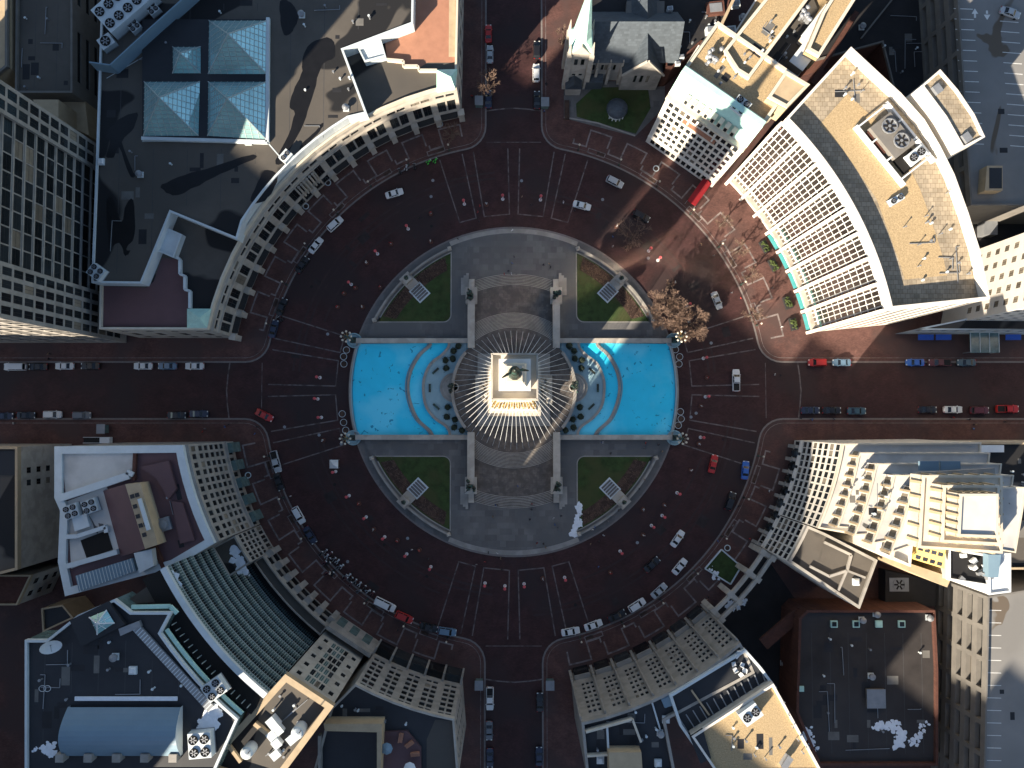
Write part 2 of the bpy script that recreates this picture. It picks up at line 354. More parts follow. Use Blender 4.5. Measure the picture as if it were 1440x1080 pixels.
def strip(poly_pts, w, z, mb=None):                       # flat ribbon along a polyline
    mb = mb or MB(); P = [Vector((p[0], p[1])) for p in poly_pts]; n = len(P); L = []; R = []
    for i in range(n):
        d1 = (P[i] - P[i - 1]).normalized() if i > 0 else (P[1] - P[0]).normalized(); d2 = (P[i + 1] - P[i]).normalized() if i < n - 1 else d1
        k = Vector((-d1.y - d2.y, d1.x + d2.x)); n1 = Vector((-d1.y, d1.x)); q = k.dot(n1); k = k * (w / 2 / q) if abs(q) > 0.3 else n1 * w / 2
        L.append(P[i] + k); R.append(P[i] - k)
    for i in range(n - 1): mb.face([(R[i].x, R[i].y, z), (R[i + 1].x, R[i + 1].y, z), (L[i + 1].x, L[i + 1].y, z), (L[i].x, L[i].y, z)])
    return mb
def root_at(name, label, cat, poly, group=None):
    n = len(poly); return thing(name, label, cat, (sum(p[0] for p in poly) / n, sum(p[1] for p in poly) / n, 0), 0, group)
# ================================================================ the ground, the brick roadway, the four pavements
HW, R2, FIL, R1, KH = 7.6, 66.6, 6.5, 44.1, 0.13
g = struct(MB().face([(-900, -900, -0.05), (900, -900, -0.05), (900, 900, -0.05), (-900, 900, -0.05)]).obj('ground', M['asphalt']))
rd = MB(); rd.face([tuple(PC(70, a, 0.0)) for a in range(0, 360, 4)])
for dx, dy in ((1, 0), (0, 1), (-1, 0), (0, -1)):
    a = Vector((dx, dy)); s = Vector((-dy, dx)) * (HW + 0.3); c = CC.xy
    q = [c + a * 68 - s, c + a * 420 - s, c + a * 420 + s, c + a * 68 + s]; rd.face([(p.x, p.y, -0.004) for p in q])
road = struct(rd.obj('road', M['road']))
def quadrant(q):                                           # outline of one pavement block, q = 0 north-east, 1 north-west ...
    yf = sqrt((R2 + FIL) ** 2 - (HW + FIL) ** 2); pts = []
    t = degrees(atan2(yf, HW + FIL))
    pts.append((HW, 420)); pts += [(HW + FIL + FIL * cos(radians(a)), yf + FIL * sin(radians(a))) for a in [180 + (t) * k / 6 for k in range(7)]]
    a0, a1 = t, 90 - t
    pts += [(R2 * cos(radians(a0 + (a1 - a0) * k / 40)), R2 * sin(radians(a0 + (a1 - a0) * k / 40))) for k in range(1, 40)]
    pts += [(yf + FIL * cos(radians(a)), HW + FIL + FIL * sin(radians(a))) for a in [270 - t + t * k / 6 for k in range(7)]]
    pts.append((420, HW)); pts.append((420, 420))
    r = radians(90 * q); return [(CC.x + x * cos(r) - y * sin(r), CC.y + x * sin(r) + y * cos(r)) for x, y in pts]
walks = []
for q in range(4):
    poly = quadrant(q)
    w = struct(MB().prism(poly, -0.02, KH).obj('pavement', M['walk'])); walks.append(w)
    kb = strip(poly[:-1], 0.45, KH + 0.004).obj('kerb', M['kerb'], w)
    strip(inset(poly, 1.1)[:-1] if area2(poly) > 0 else inset(poly, 1.1)[:-1], 0.12, KH + 0.004).obj('gutter_band', M['band'], w)
    # the meander of pale granite bands in front of the facades
    a = 90 * q + 11.5
    while a + 8 < 90 * q + 80:
        pts = [(70.2, a), (73.6, a), (73.6, a + 2.2), (73.6, a + 4.6), (68.9, a + 4.6), (68.9, a + 6.0), (68.9, a + 7.6), (70.2, a + 7.6)]
        strip([PC(r, t).xy for r, t in pts], 0.42, KH + 0.006).obj('stone_band', M['band'], w); a += 8.2
    for k in range(5):                                     # kerbside tree pits and planting boxes, outlined in granite
        t0 = 90 * q + 16 + k * 13.2; pts = [(67.5, t0), (68.7, t0), (68.7, t0 + 4), (67.5, t0 + 4), (67.5, t0)]
        strip([PC(r, t).xy for r, t in pts], 0.22, KH + 0.008).obj('pit_border', M['band'], w)
        sheet(w, 'planting_pit', [PC(r, t).xy for r, t in [(67.6, t0 + .1), (68.6, t0 + .1), (68.6, t0 + 1.9), (67.6, t0 + 1.9)]], KH + 0.004, M['soil'])
for q in range(4):                                         # four U-shaped panels of bands at each street mouth
    for a0, a1 in ((-17.8, -12.3), (-9.6, -1.4), (1.4, 9.6), (12.3, 17.8)):
        b = 90 * q
        pts = [PC(65.6, b + a0).xy, PC(47.6, b + a0).xy, PC(47.6, b + a1).xy, PC(65.6, b + a1).xy]
        strip(pts, 0.32, 0.004).obj('stone_band', M['bandr'], road)
    s = radians(90 * q)
    def RR(x, y): return (CC.x + x * cos(s) - y * sin(s), CC.y + x * sin(s) + y * cos(s))
    strip([RR(74.8, -HW - 8), RR(76.4, -4), RR(76.7, 0), RR(76.4, 4), RR(74.8, HW + 8)], 0.35, 0.006).obj('stone_band', M['bandr'], road)
    strip([RR(67.3, -HW + .2), RR(67.3, HW - .2)], 0.2, 0.005).obj('stone_band', M['bandr'], road)
for k in range(26):
    a = random.uniform(0, 360); r = random.uniform(47, 64); p = PC(r, a, .006); MB().lathe(p, [(.42, 0), (.42, .004)], 12).obj('manhole_cover', M['steel'] if k % 3 else M['black'], road)
M['patch'] = mat('repair_patch', (0.030, 0.024, 0.024), 0.85, 0.3, 0.5); M['tyre_wear'] = mat('tyre_worn_brick', (0.034, 0.019, 0.018), 0.6, 0.3, 0.4)
for k in range(22):
    a = random.uniform(0, 360); r = random.uniform(48, 63); da, dr = random.uniform(.8, 3.2), random.uniform(.8, 3); sheet(road, 'repair_patch', [PC(r, a).xy, PC(r + dr, a).xy, PC(r + dr, a + da).xy, PC(r, a + da).xy], .003, M['patch'])
for r, a0, a1 in ((52.4, 5, 85), (54.0, 5, 85), (57.6, 95, 175), (59.2, 95, 175), (52.6, 186, 264), (54.2, 186, 264), (58, 275, 352), (59.6, 275, 352), (56, 20, 70), (54, 110, 160), (57, 200, 250), (53, 290, 340)): strip(arc(r, a0, a1, 24), .55, .002).obj('tyre_track', M['tyre_wear'], road)
# ================================================================ the island of the monument
isl = MB(); isl.prism([PC(R1, a).xy for a in range(0, 360, 3)], -0.02, 0.15)
isl.prism([PC(41.9, a).xy for a in range(0, 360, 3)], 0.15, 0.45)
island = struct(isl.obj('island', M['plaza']))
strip([PC(R1 - 0.2, a).xy for a in range(0, 361, 3)], 0.45, 0.156).obj('kerb', M['kerb'], island)
for b in (90, 270):                                        # shallow steps up to the north and south forecourts
    for k in range(3):
        r = 43.6 - 0.55 * k; st = MB().prism([PC(r, b - 23.5 + 47 * i / 24).xy for i in range(25)] + [PC(40.5, b + 23.5 - 47 * i / 24).xy for i in range(25)], 0.15, 0.25 + 0.1 * k)
        st.obj('step', M['lime2'], island)
    sheet(island, 'forecourt', [PC(42.3, b - 23.5 + 47 * i / 24).xy for i in range(25)] + [(CC.x + (16.6 if b == 90 else -16.6) * s, CC.y + (12 if b == 90 else -12)) for s in (-1, 1)], 0.456, M['plaza'])
RL = lambda x, y: (CC.x + x, CC.y + y)
LN = ('north-west', 'north-east', 'south-west', 'south-east')
for sx, sy, nm in ((-1, 1, LN[0]), (1, 1, LN[1]), (-1, -1, LN[2]), (1, -1, LN[3])):
    yb = 18.3 if sy > 0 else 17.5; RA = 40.7
    aa = atan2(yb, sqrt(RA * RA - yb * yb)); ab = atan2(sqrt(RA * RA - 16.8 ** 2), 16.8)
    arcp = [(RA * cos(aa + (ab - aa) * k / 20), RA * sin(aa + (ab - aa) * k / 20)) for k in range(21)]
    rc = 2.0; corner = [(16.8 + rc - rc * cos(t), yb + rc - rc * sin(t)) for t in [pi / 2 * k / 6 for k in range(7)]]
    out = arcp + corner
    P = [RL(sx * x, sy * y) for x, y in out]
    lawn = MB().prism(P, 0.3, 0.50).obj('lawn', M['grass']); struct(lawn)
    strip(P + [P[0], P[1]], 0.28, 0.508).obj('kerb', M['lime2'], lawn)
    bed = [(r * cos(t), r * sin(t)) for r, t in [(40.2, aa + 0.05 + (ab - aa - 0.1) * k / 12) for k in range(13)]] + [(r * cos(t), r * sin(t)) for r, t in [(36.8, ab - 0.08 - (ab - aa - 0.16) * k / 12) for k in range(13)]]
    sheet(lawn, 'flower_bed', [RL(sx * x, sy * y) for x, y in bed], 0.506, M['soil'])
    tw = MB()
    for k in range(900 if sy > 0 else 420):
        t = random.uniform(aa + 0.06, ab - 0.06); r = random.uniform(37, 40.2); h = random.uniform(0.25, 0.9) * (1 if sy > 0 else 0.5)
        x, y = RL(sx * r * cos(t), sy * r * sin(t)); dx, dy = random.uniform(-.5, .5), random.uniform(-.5, .5)
        tw.face([(x, y, 0.5), (x + 0.1, y + 0.05, 0.5), (x + dx, y + dy, 0.5 + h)])
    o = tw.obj('dry_stalks', M['twig'], lawn); o['kind'] = 'stuff'
    # balustrade along the outer arc: plinth, rail, end posts
    bal = thing('balustrade', f'low curved stone balustrade along the {nm} lawn of the island', 'balustrade', (*RL(sx * 41.6 * cos((aa + ab) / 2), sy * 41.6 * sin((aa + ab) / 2)), 0.15))
    br = [RL(sx * 41.7 * cos(aa + (ab - aa) * k / 20), sy * 41.7 * sin(aa + (ab - aa) * k / 20)) for k in range(21)]
    line(bal, 'plinth', [(*p, 0.46) for p in br], 0.7, 0.35, M['lime2']); line(bal, 'rail', [(*p, 1.15) for p in br], 0.5, 0.18, M['lime2'])
    bl = MB()
    for p, q in zip(br, br[1:]):
        for f in (0.25, 0.75): bl.lathe((p[0] + (q[0] - p[0]) * f, p[1] + (q[1] - p[1]) * f, 0.81), [(0.12, 0), (0.17, 0.12), (0.08, 0.3), (0.12, 0.34)], 6)
    bl.obj('balusters', M['lime2'], bal)['kind'] = 'stuff'
    for p in (br[0], br[-1]): MB().box((*p, 0.45), (1.0, 1.0, 1.1), 0.3).lathe((*p, 1.55), [(0.2, 0), (0.45, 0.25), (0.4, 0.6), (0.1, 0.8)], 8).obj('end_post', M['lime'], bal)
    # seated statue on a stepped plinth at the middle of the arc
    am = (aa + ab) / 2; c = Vector((*RL(sx * 40.6 * cos(am), sy * 40.6 * sin(am)), 0)); ro = atan2(sy * sin(am), sx * cos(am))
    sta = thing('statue', f'bronze figure on a stone plinth at the edge of the {nm} lawn', 'statue', c)
    d = Vector((cos(ro), sin(ro), 0))
    p1 = MB().box((c.x, c.y, 0.45), (4.2, 3.2, 0.5), ro).box((c.x + d.x * .5, c.y + d.y * .5, 0.95), (2.2, 2.2, 1.9), ro, top=0.86).box((c.x + d.x * .5, c.y + d.y * .5, 2.85), (2.2, 2.2, 0.25), ro)
    p1.obj('plinth', M['lime'], sta)
    q = c - d * 4.2; slabp = MB().box((q.x, q.y, 0.45), (4.4, 3.9, 0.16), ro); slabp.obj('kerb_frame', M['pale'], sta)
    tread = MB()
    for k in range(5): z = q + d * (-1.5 + 0.75 * k); tread.box((z.x, z.y, 0.61), (0.55, 3.2, 0.10), ro)
    tread.obj('stone_strip', M['plaza'], sta)
    fc = c + d * .5; fig = MB().lathe((fc.x, fc.y, 3.1), [(0.55, 0), (0.5, 0.5), (0.36, 1.0), (0.42, 1.4), (0.40, 1.7), (0.14, 1.9), (0.12, 1.98), (0.19, 2.1), (0.2, 2.25), (0.12, 2.4)], 10)
    s2 = Vector((-d.y, d.x, 0))
    for sg in (-1, 1): e = fc + s2 * 0.42 * sg; fig.tube([(e.x, e.y, 4.7), (e.x + s2.x * .15 * sg, e.y + s2.y * .15 * sg, 4.2), (e.x + d.x * .35, e.y + d.y * .35, 3.95)], [0.14, 0.12, 0.09], 6)
    fig.obj('figure', M['bronze'], sta, smooth=True)
# ---------------------------------------------------------------- pools east and west
def cat(pts, n=6):
    out = []; P = [Vector(p) for p in pts]; P = [2 * P[0] - P[1]] + P + [2 * P[-1] - P[-2]]
    for i in range(1, len(P) - 2):
        for k in range(n):
            t = k / n; out.append(0.5 * ((2 * P[i]) + (-P[i - 1] + P[i + 1]) * t + (2 * P[i - 1] - 5 * P[i] + 4 * P[i + 1] - P[i + 2]) * t * t + (-P[i - 1] + 3 * P[i] - 3 * P[i + 1] + P[i + 2]) * t ** 3))
    out.append(P[-2]); return out
def rel(u, v): p = W(u, v, 0.8); return (p.x - CC.x, p.y - CC.y)
wave1 = cat([rel(*p) for p in ((606, 483), (603, 488), (590, 500), (578, 522), (574, 545), (578, 568), (588, 590), (604, 605), (609, 613))])
wave2 = cat([rel(*p) for p in ((632, 483), (630, 490), (621, 500), (606, 512), (597, 532), (596, 552), (600, 572), (612, 588), (626, 598), (632, 606), (633, 613))])
for sx, side in ((-1, 'west'), (1, 'east')):
    YN, YS = 12.7, -12.0
    A0 = degrees(atan2(YN, 40)); ring = [(-43.0 * cos(radians(t)), 43.0 * sin(radians(t))) for t in [16.8 - 33 * k / 12 for k in range(13)]]
    X = lambda p: RL(-sx * p[0], p[1])
    pt = thing('pool', f'drained bright blue fountain pool on the {side} side of the monument', 'pool', (*RL(sx * 30, 0), 0.45))
    basin = [X(p) for p in ring] + [X((-12, YS)), X((-12, YN))]
    sheet(pt, 'basin_floor', basin, 0.52, M['pool'])
    up = [X(p) for p in wave1] + [X((-14, YS)), X((-14, YN))]
    slab(pt, 'upper_basin', up, 0.52, 0.95, M['pool'])
    wl = [X(p) for p in wave2] + [X((-12.5, YS)), X((-12.5, YN))]
    slab(pt, 'cascade_bed', wl, 0.95, 1.5, M['poolrim'])
    line(pt, 'weir', [(*X(p), 0.95) for p in wave1], 0.75, 0.28, M['lime2']); line(pt, 'weir', [(*X(p), 1.5) for p in wave2], 0.7, 0.25, M['lime2'])
    line(pt, 'weir_lip', [(*X((p[0] - 0.75, p[1])), 0.54) for p in wave1], 0.25, 0.35, M['poolrim'])
    for y, n in ((YN, 1), (YS, -1)):
        m = MB().seg((*X((-42.2, y + .45 * n)), 0.45), (*X((-11.5, y + .45 * n)), 0.45), 0.9, 1.35); m.obj('side_wall', M['lime2'], pt)
        line(pt, 'coping', [(*X((-42.2, y + .45 * n)), 1.8), (*X((-11.5, y + .45 * n)), 1.8)], 1.3, 0.18, M['lime'])
    strip([X((p[0] * 1.004, p[1])) for p in ring], 0.35, 1.0).obj('basin_rim', M['poolrim'], pt)
    line(pt, 'outer_wall', [(*X((p[0] * 1.012, p[1])), 0.3) for p in ring], 0.6, 0.68, M['lime2'])
    cs = MB(); cx, cy = X((-15.6, 0.7))
    for r, z in ((4.0, 2.0), (3.2, 2.5), (2.2, 3.0), (1.2, 3.6)): cs.lathe((cx, cy, 1.4), [(r, 0), (r, z - 1.4 - .1), (r - 0.3, z - 1.4), (r - 0.35, z - 1.5)], 24)
    cs.obj('cascade', M['lime2'], pt, smooth=False)
    gr = MB()
    for k in range(22):
        a = random.uniform(0, 6.28); r = random.uniform(0, 1.0); gr.blob((cx + r * cos(a) - sx * -0.6, cy + r * sin(a) * 1.6, 3.6 + random.uniform(0, 2.2)), random.uniform(.25, .5), 6, 4)
    gr.obj('sculpture_group', M['bronze'], pt)
    for i, (u, v) in enumerate(((645, 487), (638, 494), (627, 507), (637, 505), (628, 518), (630, 573), (629, 586), (640, 590), (639, 601), (650, 605))):
        p = rel(u, v); x, y = X(p); s = thing('clipped_shrub', f'round dark clipped shrub beside the {side} cascade', 'shrub', (x, y, 1.5), 0, f'round shrubs of the {side} pool')
        b = MB()
        for k in range(60):
            th, ph = random.uniform(0, 6.28), random.uniform(0, 1.5); r = random.uniform(.75, 1.12); q = Vector((x + r * cos(th) * cos(ph), y + r * sin(th) * cos(ph), 1.6 + r * sin(ph)))
            e = Vector((random.uniform(-.3, .3), random.uniform(-.3, .3), random.uniform(-.2, .3))); f = Vector((random.uniform(-.3, .3), random.uniform(-.3, .3), random.uniform(-.2, .2))); b.face([q, q + e, q + f])
        b.blob((x, y, 1.9), 0.85, 9, 5, 0.15); b.obj('foliage', M['shrub'], s)
    for (u, v), r in (((613, 522), 0.75), ((605, 546), 1.57), ((614, 572), -0.75)):
        x, y = X(rel(u, v)); rr = r if sx < 0 else pi - r
        b = thing('bench', f'dark bench on the ledge of the {side} pool', 'bench', (x, y, 1.5), 0, f'dark benches of the {side} pool'); MB().box((x, y, 1.9), (2.2, .6, .1), rr).obj('seat', M['bronze'], b)
        e = Vector((cos(rr), sin(rr), 0))
        for s in (-.9, .9): MB().box((x + e.x * s, y + e.y * s, 1.5), (.12, .5, .4), rr).obj('leg', M['bronze'], b)
    for y, nm in ((13.3, 'north'), (-12.6, 'south')):
        x0, y0 = X((-42.6, y)); t = thing('candelabrum', f'bronze candelabrum in a round pale basin at the {nm}-{side} pool corner', 'lamp post', (x0, y0, .15))
        MB().lathe((x0, y0, .15), [(2.0, 0), (2.0, 1.0), (1.75, 1.05), (1.6, .7), (0.1, .7)], 24).obj('basin', M['poolrim'], t)
        MB().box((x0, y0, .85), (1.5, 1.5, 1.6)).box((x0, y0, 2.45), (1.1, 1.1, .6), top=.8).obj('pedestal', M['bronze'], t)
        MB().lathe((x0, y0, 3.0), [(.5, 0), (.3, .8), (.28, 5), (.4, 5.4), (.2, 6), (.3, 9), (.1, 9.6)], 10).obj('shaft', M['bronze'], t)
        for k in range(8):
            a = k * pi / 4; p = (x0 + cos(a) * 1.3, y0 + sin(a) * 1.3)
            ar = MB().tube([(x0, y0, 10.2), ((x0 + p[0]) / 2, (y0 + p[1]) / 2, 10.0), (*p, 10.6)], [.1, .08, .06], 5).obj('arm', M['gold'], t)
            MB().blob((*p, 10.9), .3, 8, 5, 0).obj('globe', M['cream'], ar)
for u, v in ((488, 492.5), (484, 501.7), (484.4, 512), (482, 582), (484, 594), (487, 605), (949, 492), (955, 502), (954, 512), (956, 579), (957, 589), (953, 598)):
    p = W(u, v); side = 'west' if u < 700 else 'east'; nn = 'north' if v < 545 else 'south'
    t = thing('planter', f'round pale-rimmed planter outside the {side} pool, {nn} trio', 'planter', (p.x, p.y, 0), 0, f'round planters {side} {nn}')
    MB().lathe(p, [(.75, 0), (.92, .7), (.92, .8), (.82, .8), (.80, .6)], 20).obj('bowl', M['pale'], t); MB().lathe(p, [(.7, .3), (.81, .68)], 16).obj('soil', M['soil'], t)
# ---------------------------------------------------------------- terrace, stairs and the monument
terr = thing('terrace', 'round brown stone terrace with stairs round the foot of the monument', 'terrace', (CC.x, CC.y, .45))
RT = 16.3
MB().prism([PC(RT, a).xy for a in range(0, 360, 4)], .45, 3.5).obj('platform', M['terr'], terr)
line(terr, 'rim', [PC(RT - .2, a, 3.5) for a in range(-38, 42, 4)], .8, .5, M['lime2']); line(terr, 'rim', [PC(RT - .2, a, 3.5) for a in range(142, 222, 4)], .8, .5, M['lime2'])
for sy, b in ((1, 90), (-1, 270)):
    fl = MB()
    lev = [(31.2 - .42 * k, .6 + .15 * k) for k in range(8)] + [(20.6 - .36 * k, 1.8 + .155 * k) for k in range(12)]
    for r, z in lev:
        a = degrees(math.asin(10.4 / r)); fl.prism([PC(r, b - a + 2 * a * i / 16).xy for i in range(17)] + [RL(-10.4 * sy, 11.5 * sy), RL(10.4 * sy, 11.5 * sy)], .45, z)
    fl.obj('stair_flight', M['terr'], terr); ns_ = MB()
    for r, z in lev:
        a = degrees(math.asin(10.3 / r)); strip([PC(r - .07, b - a + 2 * a * i / 16).xy for i in range(17)], .13, z + .006, ns_)
    ns_.obj('step_nosing', M['lime'], terr)['kind'] = 'stuff'
    for sx in (-1, 1):
        nm = ('north' if sy > 0 else 'south') + ('-west' if sx < 0 else '-east')
        wp = [RL(sx * 10.4, sy * 11.2), RL(sx * 12.0, sy * 11.2), RL(sx * 12.0, sy * 24.5), RL(sx * 10.4, sy * 24.5)]
        slab(terr, 'cheek_wall', wp, .45, 3.7, M['lime2'])
        slab(terr, 'cheek_coping', inset(wp, -.15), 3.7, 3.95, M['lime'])
        for j in range(3): slab(terr, 'side_step', [RL(sx * (12.05 + .7 * j), sy * 25.5), RL(sx * (12.75 + .7 * j), sy * 25.5), RL(sx * (12.75 + .7 * j), sy * (31.4 - .6 * j)), RL(sx * (12.05 + .7 * j), sy * (31.4 - .6 * j))], .45, .95 - .15 * j, M['lime2'])
        x, y = RL(sx * 11.2, sy * 25.0)
        t = thing('sculpture', f'dark bronze sculpture group on a pale pedestal at the {nm} stair wall', 'sculpture', (x, y, .45))
        MB().box((x, y, .45), (2.9, 4.2, 2.6)).box((x, y, 3.05), (3.1, 4.4, .25)).box((x, y + sy * 3.4, .45), (1.5, 2.4, 1.5)).obj('pedestal', M['lime'], t)
        b2 = MB()
        for k in range(10): b2.blob((x + random.uniform(-.9, .9), y + random.uniform(-1.3, 1.3), 3.5 + random.uniform(0, 2.2)), random.uniform(.3, .55), 7, 5, .2, 1.3)
        b2.tube([(x, y, 3.3), (x + .3, y, 5), (x + sx * 1.1, y + .4, 6.4)], [.4, .35, .12], 7); b2.tube([(x - .3, y - .5, 3.3), (x - .6, y - .9, 5.2), (x - 1.4, y - 1.6, 5.9)], [.35, .3, .1], 7)
        b2.obj('figures', M['bronze'], t, smooth=True)
mo = thing('monument', 'tall square limestone column monument hung with radiating strings of lights', 'monument', (CC.x, CC.y, 3.5))
c0 = (CC.x, CC.y)
def sq(z, w, h, top=1.0, mb=None): return (mb or MB()).box((c0[0], c0[1], z), (w, w, h), 0, top=top)
m = sq(3.5, 19, .5); sq(4.0, 18, .5, 1, m); sq(4.5, 16.5, .5, 1, m); m.obj('stylobate', M['lime2'], mo)
m = sq(5.0, 13.5, 4.0, .97); sq(9.0, 13.8, .5, 1, m); m.obj('plinth', M['lime'], mo)
m = sq(9.5, 11.6, 8.5, .95); sq(18, 12.4, .7, 1, m); sq(18.7, 11.4, .8, .9, m); m.obj('base', M['cream'], mo)
sq(19.5, 8.6, 46.5, .72).obj('shaft', M['cream'], mo)
for z, w, h in ((21.5, 9.6, 1.8), (33, 8.9, 1.6), (60.5, 7.3, 1.6)):
    m = sq(z, w, h); o = m.obj('bronze_band', M['gold'], mo); f = MB()
    for s in range(4):
        for k in range(9):
            u = (k - 4) / 4 * w / 2 * .95; p = [(u, -w / 2), (w / 2, u), (u, w / 2), (-w / 2, u)][s]; f.blob((c0[0] + p[0] * 1.03, c0[1] + p[1] * 1.03, z + h * .6), .42, 6, 4, .3, 1.5)
    f.obj('relief_figures', M['gold'], o)['kind'] = 'stuff'
m = sq(64.2, 6.6, .6); sq(64.8, 7.6, .6, 1.06, m); sq(65.4, 8.6, .8, 1, m); m.obj('capital', M['cream'], mo)
rl = MB()
for s in range(4):
    a = [(-4.1, -4.1), (4.1, -4.1), (4.1, 4.1), (-4.1, 4.1)]; p, q = a[s], a[(s + 1) % 4]; rl.seg((c0[0] + p[0], c0[1] + p[1], 66.2), (c0[0] + q[0], c0[1] + q[1], 66.2), .3, 1.1)
rl.obj('balcony_parapet', M['lime'], mo)
m = sq(66.2, 5.2, 5.6, .95); sq(71.8, 5.6, .5, 1, m); m.obj('lantern', M['wstone'], mo)
m = sq(72.3, 4.2, 1.6, .8); sq(73.9, 3.0, 2.6, .85, m); m.obj('lantern_cap', M['cream'], mo)
sv = MB().lathe((c0[0], c0[1], 76.5), [(1.2, 0), (1.0, 1.0), (.75, 2.0), (.6, 4.0), (.85, 6.0), (.8, 7.2), (.3, 7.8), (.45, 8.4), (.4, 9.0), (.1, 9.5)], 10)
sv.tube([(c0[0], c0[1], 83.3), (c0[0] - 1.2, c0[1] - .6, 84.2), (c0[0] - 2.0, c0[1] - 1.2, 86)], [.3, .25, .12], 6).tube([(c0[0], c0[1], 83.3), (c0[0] + 1.2, c0[1] + .3, 82), (c0[0] + 2.2, c0[1] + .2, 81.2)], [.3, .25, .12], 6)
sv.obj('crowning_statue', M['bronze'], mo, smooth=True)
for sx in (-1, 1):
    f = MB()
    for k in range(26): f.blob((c0[0] + sx * (7.4 + random.uniform(-.8, 1.6)), c0[1] + random.uniform(-3.2, 3.2), 5.3 + random.uniform(0, 4.5) ), random.uniform(.4, .8), 7, 5, .25, 1.2)
    f.box((c0[0] + sx * 8, c0[1], 3.6), (4, 7.5, 1.6)).obj('carved_group', M['lime'], mo)
for k in range(60):                                        # strings of lights from the shaft down to the terrace rim
    a = 2 * pi * (k + .5) / 60; dx, dy = cos(a), sin(a); s = 3.35 / max(abs(dx), abs(dy))
    P0 = Vector((c0[0] + dx * s, c0[1] + dy * s, 59)); P1 = Vector((c0[0] + dx * 15.6, c0[1] + dy * 15.6, 3.6)); pts = []
    for i in range(9): t = i / 8; p = P0.lerp(P1, t); p.z -= 4 * 2.2 * t * (1 - t); pts.append(p)
    MB().tube(pts, .045, 4).obj('light_string', M['white'], mo)
# ================================================================ buildings, north-west quadrant
def ev(sp, w, mg=0.6): return lambda L: even(L, max(1, int((L - 2 * mg) / sp)), w, mg)
def fixed(xs): return lambda L: xs
def fan(mb, c, r, m=0, m2=1):
    mb.lathe(c, [(r, 0), (r, .35), (r * .88, .35), (r * .88, .1)], 14, m)
    for k in range(6): a = k * pi / 3; mb.seg((c[0], c[1], c[2] + .22), (c[0] + r * .85 * cos(a), c[1] + r * .85 * sin(a), c[2] + .22), r * .25, .04, m2)
    mb.lathe((c[0], c[1], c[2] + .15), [(r * .2, 0), (r * .2, .15)], 8, m)
def chiller(c, size, rot, nx, ny, label, group=None):
    """a rooftop cooling unit: cabinet, louvre bands and top fans"""
    t = thing('cooling_unit', label, 'cooling unit', c, 0, group); L, B, H = size
    MB().box(c, size, rot).obj('cabinet', M['pale'], t)
    e = Vector((cos(rot), sin(rot), 0)); f = Vector((-sin(rot), cos(rot), 0)); r = min(L / nx, B / ny) * .4
    for i in range(nx):
        for j in range(ny):
            p = Vector(c) + e * L * ((i + .5) / nx - .5) + f * B * ((j + .5) / ny - .5); q = MB(); fan(q, (p.x, p.y, c[2] + H), r); q.obj('fan', [M['dark'], M['steel']], t)
    MB().box((c[0], c[1], c[2] - .02), (L + .2, B + .2, .25), rot).obj('skid', M['steel'], t)
    return t
def vent(u, v, z, label, kind=0):
    p = W(u, v, z); t = thing('roof_vent', label, 'roof vent', p)
    if kind == 0: MB().lathe(p, [(.5, 0), (.5, .9), (.8, 1.0), (.8, 1.3), (.2, 1.6)], 12).obj('cowl', M['steel'], t); MB().box(p, (1.4, 1.4, .25)).obj('curb', M['pale'], t)
    else: MB().box(p, (1.6, 1.6, .5)).obj('curb', M['pale'], t); MB().box((p.x, p.y, z + .5), (1.4, 1.4, .35), 0, top=.6).obj('hood', M['white'], t)
    return t
def pyramid(root, name, base, apex, glass, bar, n=6, z0=None):
    base = [Vector(b) for b in base]; apex = Vector(apex); mul = MB(); g = None
    for i in range(4):
        a, b = base[i], base[(i + 1) % 4]; o = MB().face([a, b, apex]).obj(name, glass, root)
        mul.seg(a, apex, .22, .18)
        for k in range(1, n):
            t = k / n; p = a.lerp(b, t); q = (a.lerp(apex, min(1, 2 * t)) if t < .5 else b.lerp(apex, min(1, 2 * (1 - t)))); mul.seg(p, q, .1, .1)
            if k < n: mul.seg(a.lerp(apex, t), b.lerp(apex, t), .1, .1)
    mul.obj('mullions', bar, root)

# -- the curved stone block with the big flat roof
RF = 75.5
P1 = PX(20, (141, 463), (291, 463)); aW, aN = 169.3, 100.8
pod = PX(20, (141, 463)) + arc(RF, aW, aN, 14) + PX(20, (646, -90), (150, -90))
nwb = root_at('curved_building', 'curved limestone building with wide flat roof north-west of the circle', 'building', pod)
bay = (fixed([(.75, 2.9), (3.35, 5.5)]), [(1.0, 4.4), (6.2, 12.4), (15.0, 16.8)], 'd2h', .45)
sp = {i + 1: bay for i in range(14)}
sp[15] = (ev(5.2, 2.0), [(1.2, 4.2), (6.5, 11.5), (14.5, 16.5)], 'd2', .3); sp[0] = (ev(5.2, 2.0), [(1.2, 4.2), (6.5, 11.5), (14.5, 16.5)], 'd2', .3)
block(nwb, pod, 0, 19.6, M['lime'], M['groof'], .9, .5, M['cream'], sp)
for i in range(15):
    a = aW + (aN - aW) * i / 14; p = PC(RF - .6, a)
    MB().box((p.x, p.y, .1), (1.5, 1.5, 4.6), radians(a)).box((p.x, p.y, 4.7), (1.7, 1.8, .35), radians(a)).obj('pier', M['lime'], nwb)
line(nwb, 'cornice', [(*q, 17.6) for q in arc(RF - .25, aW, aN, 28)], .6, .5, M['lime']); line(nwb, 'string_course', [(*q, 13.4) for q in arc(RF - .2, aW, aN, 28)], .5, .4, M['lime'])
for i in range(0, 14):
    if i in (6, 7): continue
    a = aW + (aN - aW) * (i + .5) / 14; p = PC(RF - .9, a); MB().box((p.x, p.y, 4.5), (1.5, 4.2, .25), radians(a)).obj('shop_canopy', M['dframe'], nwb)
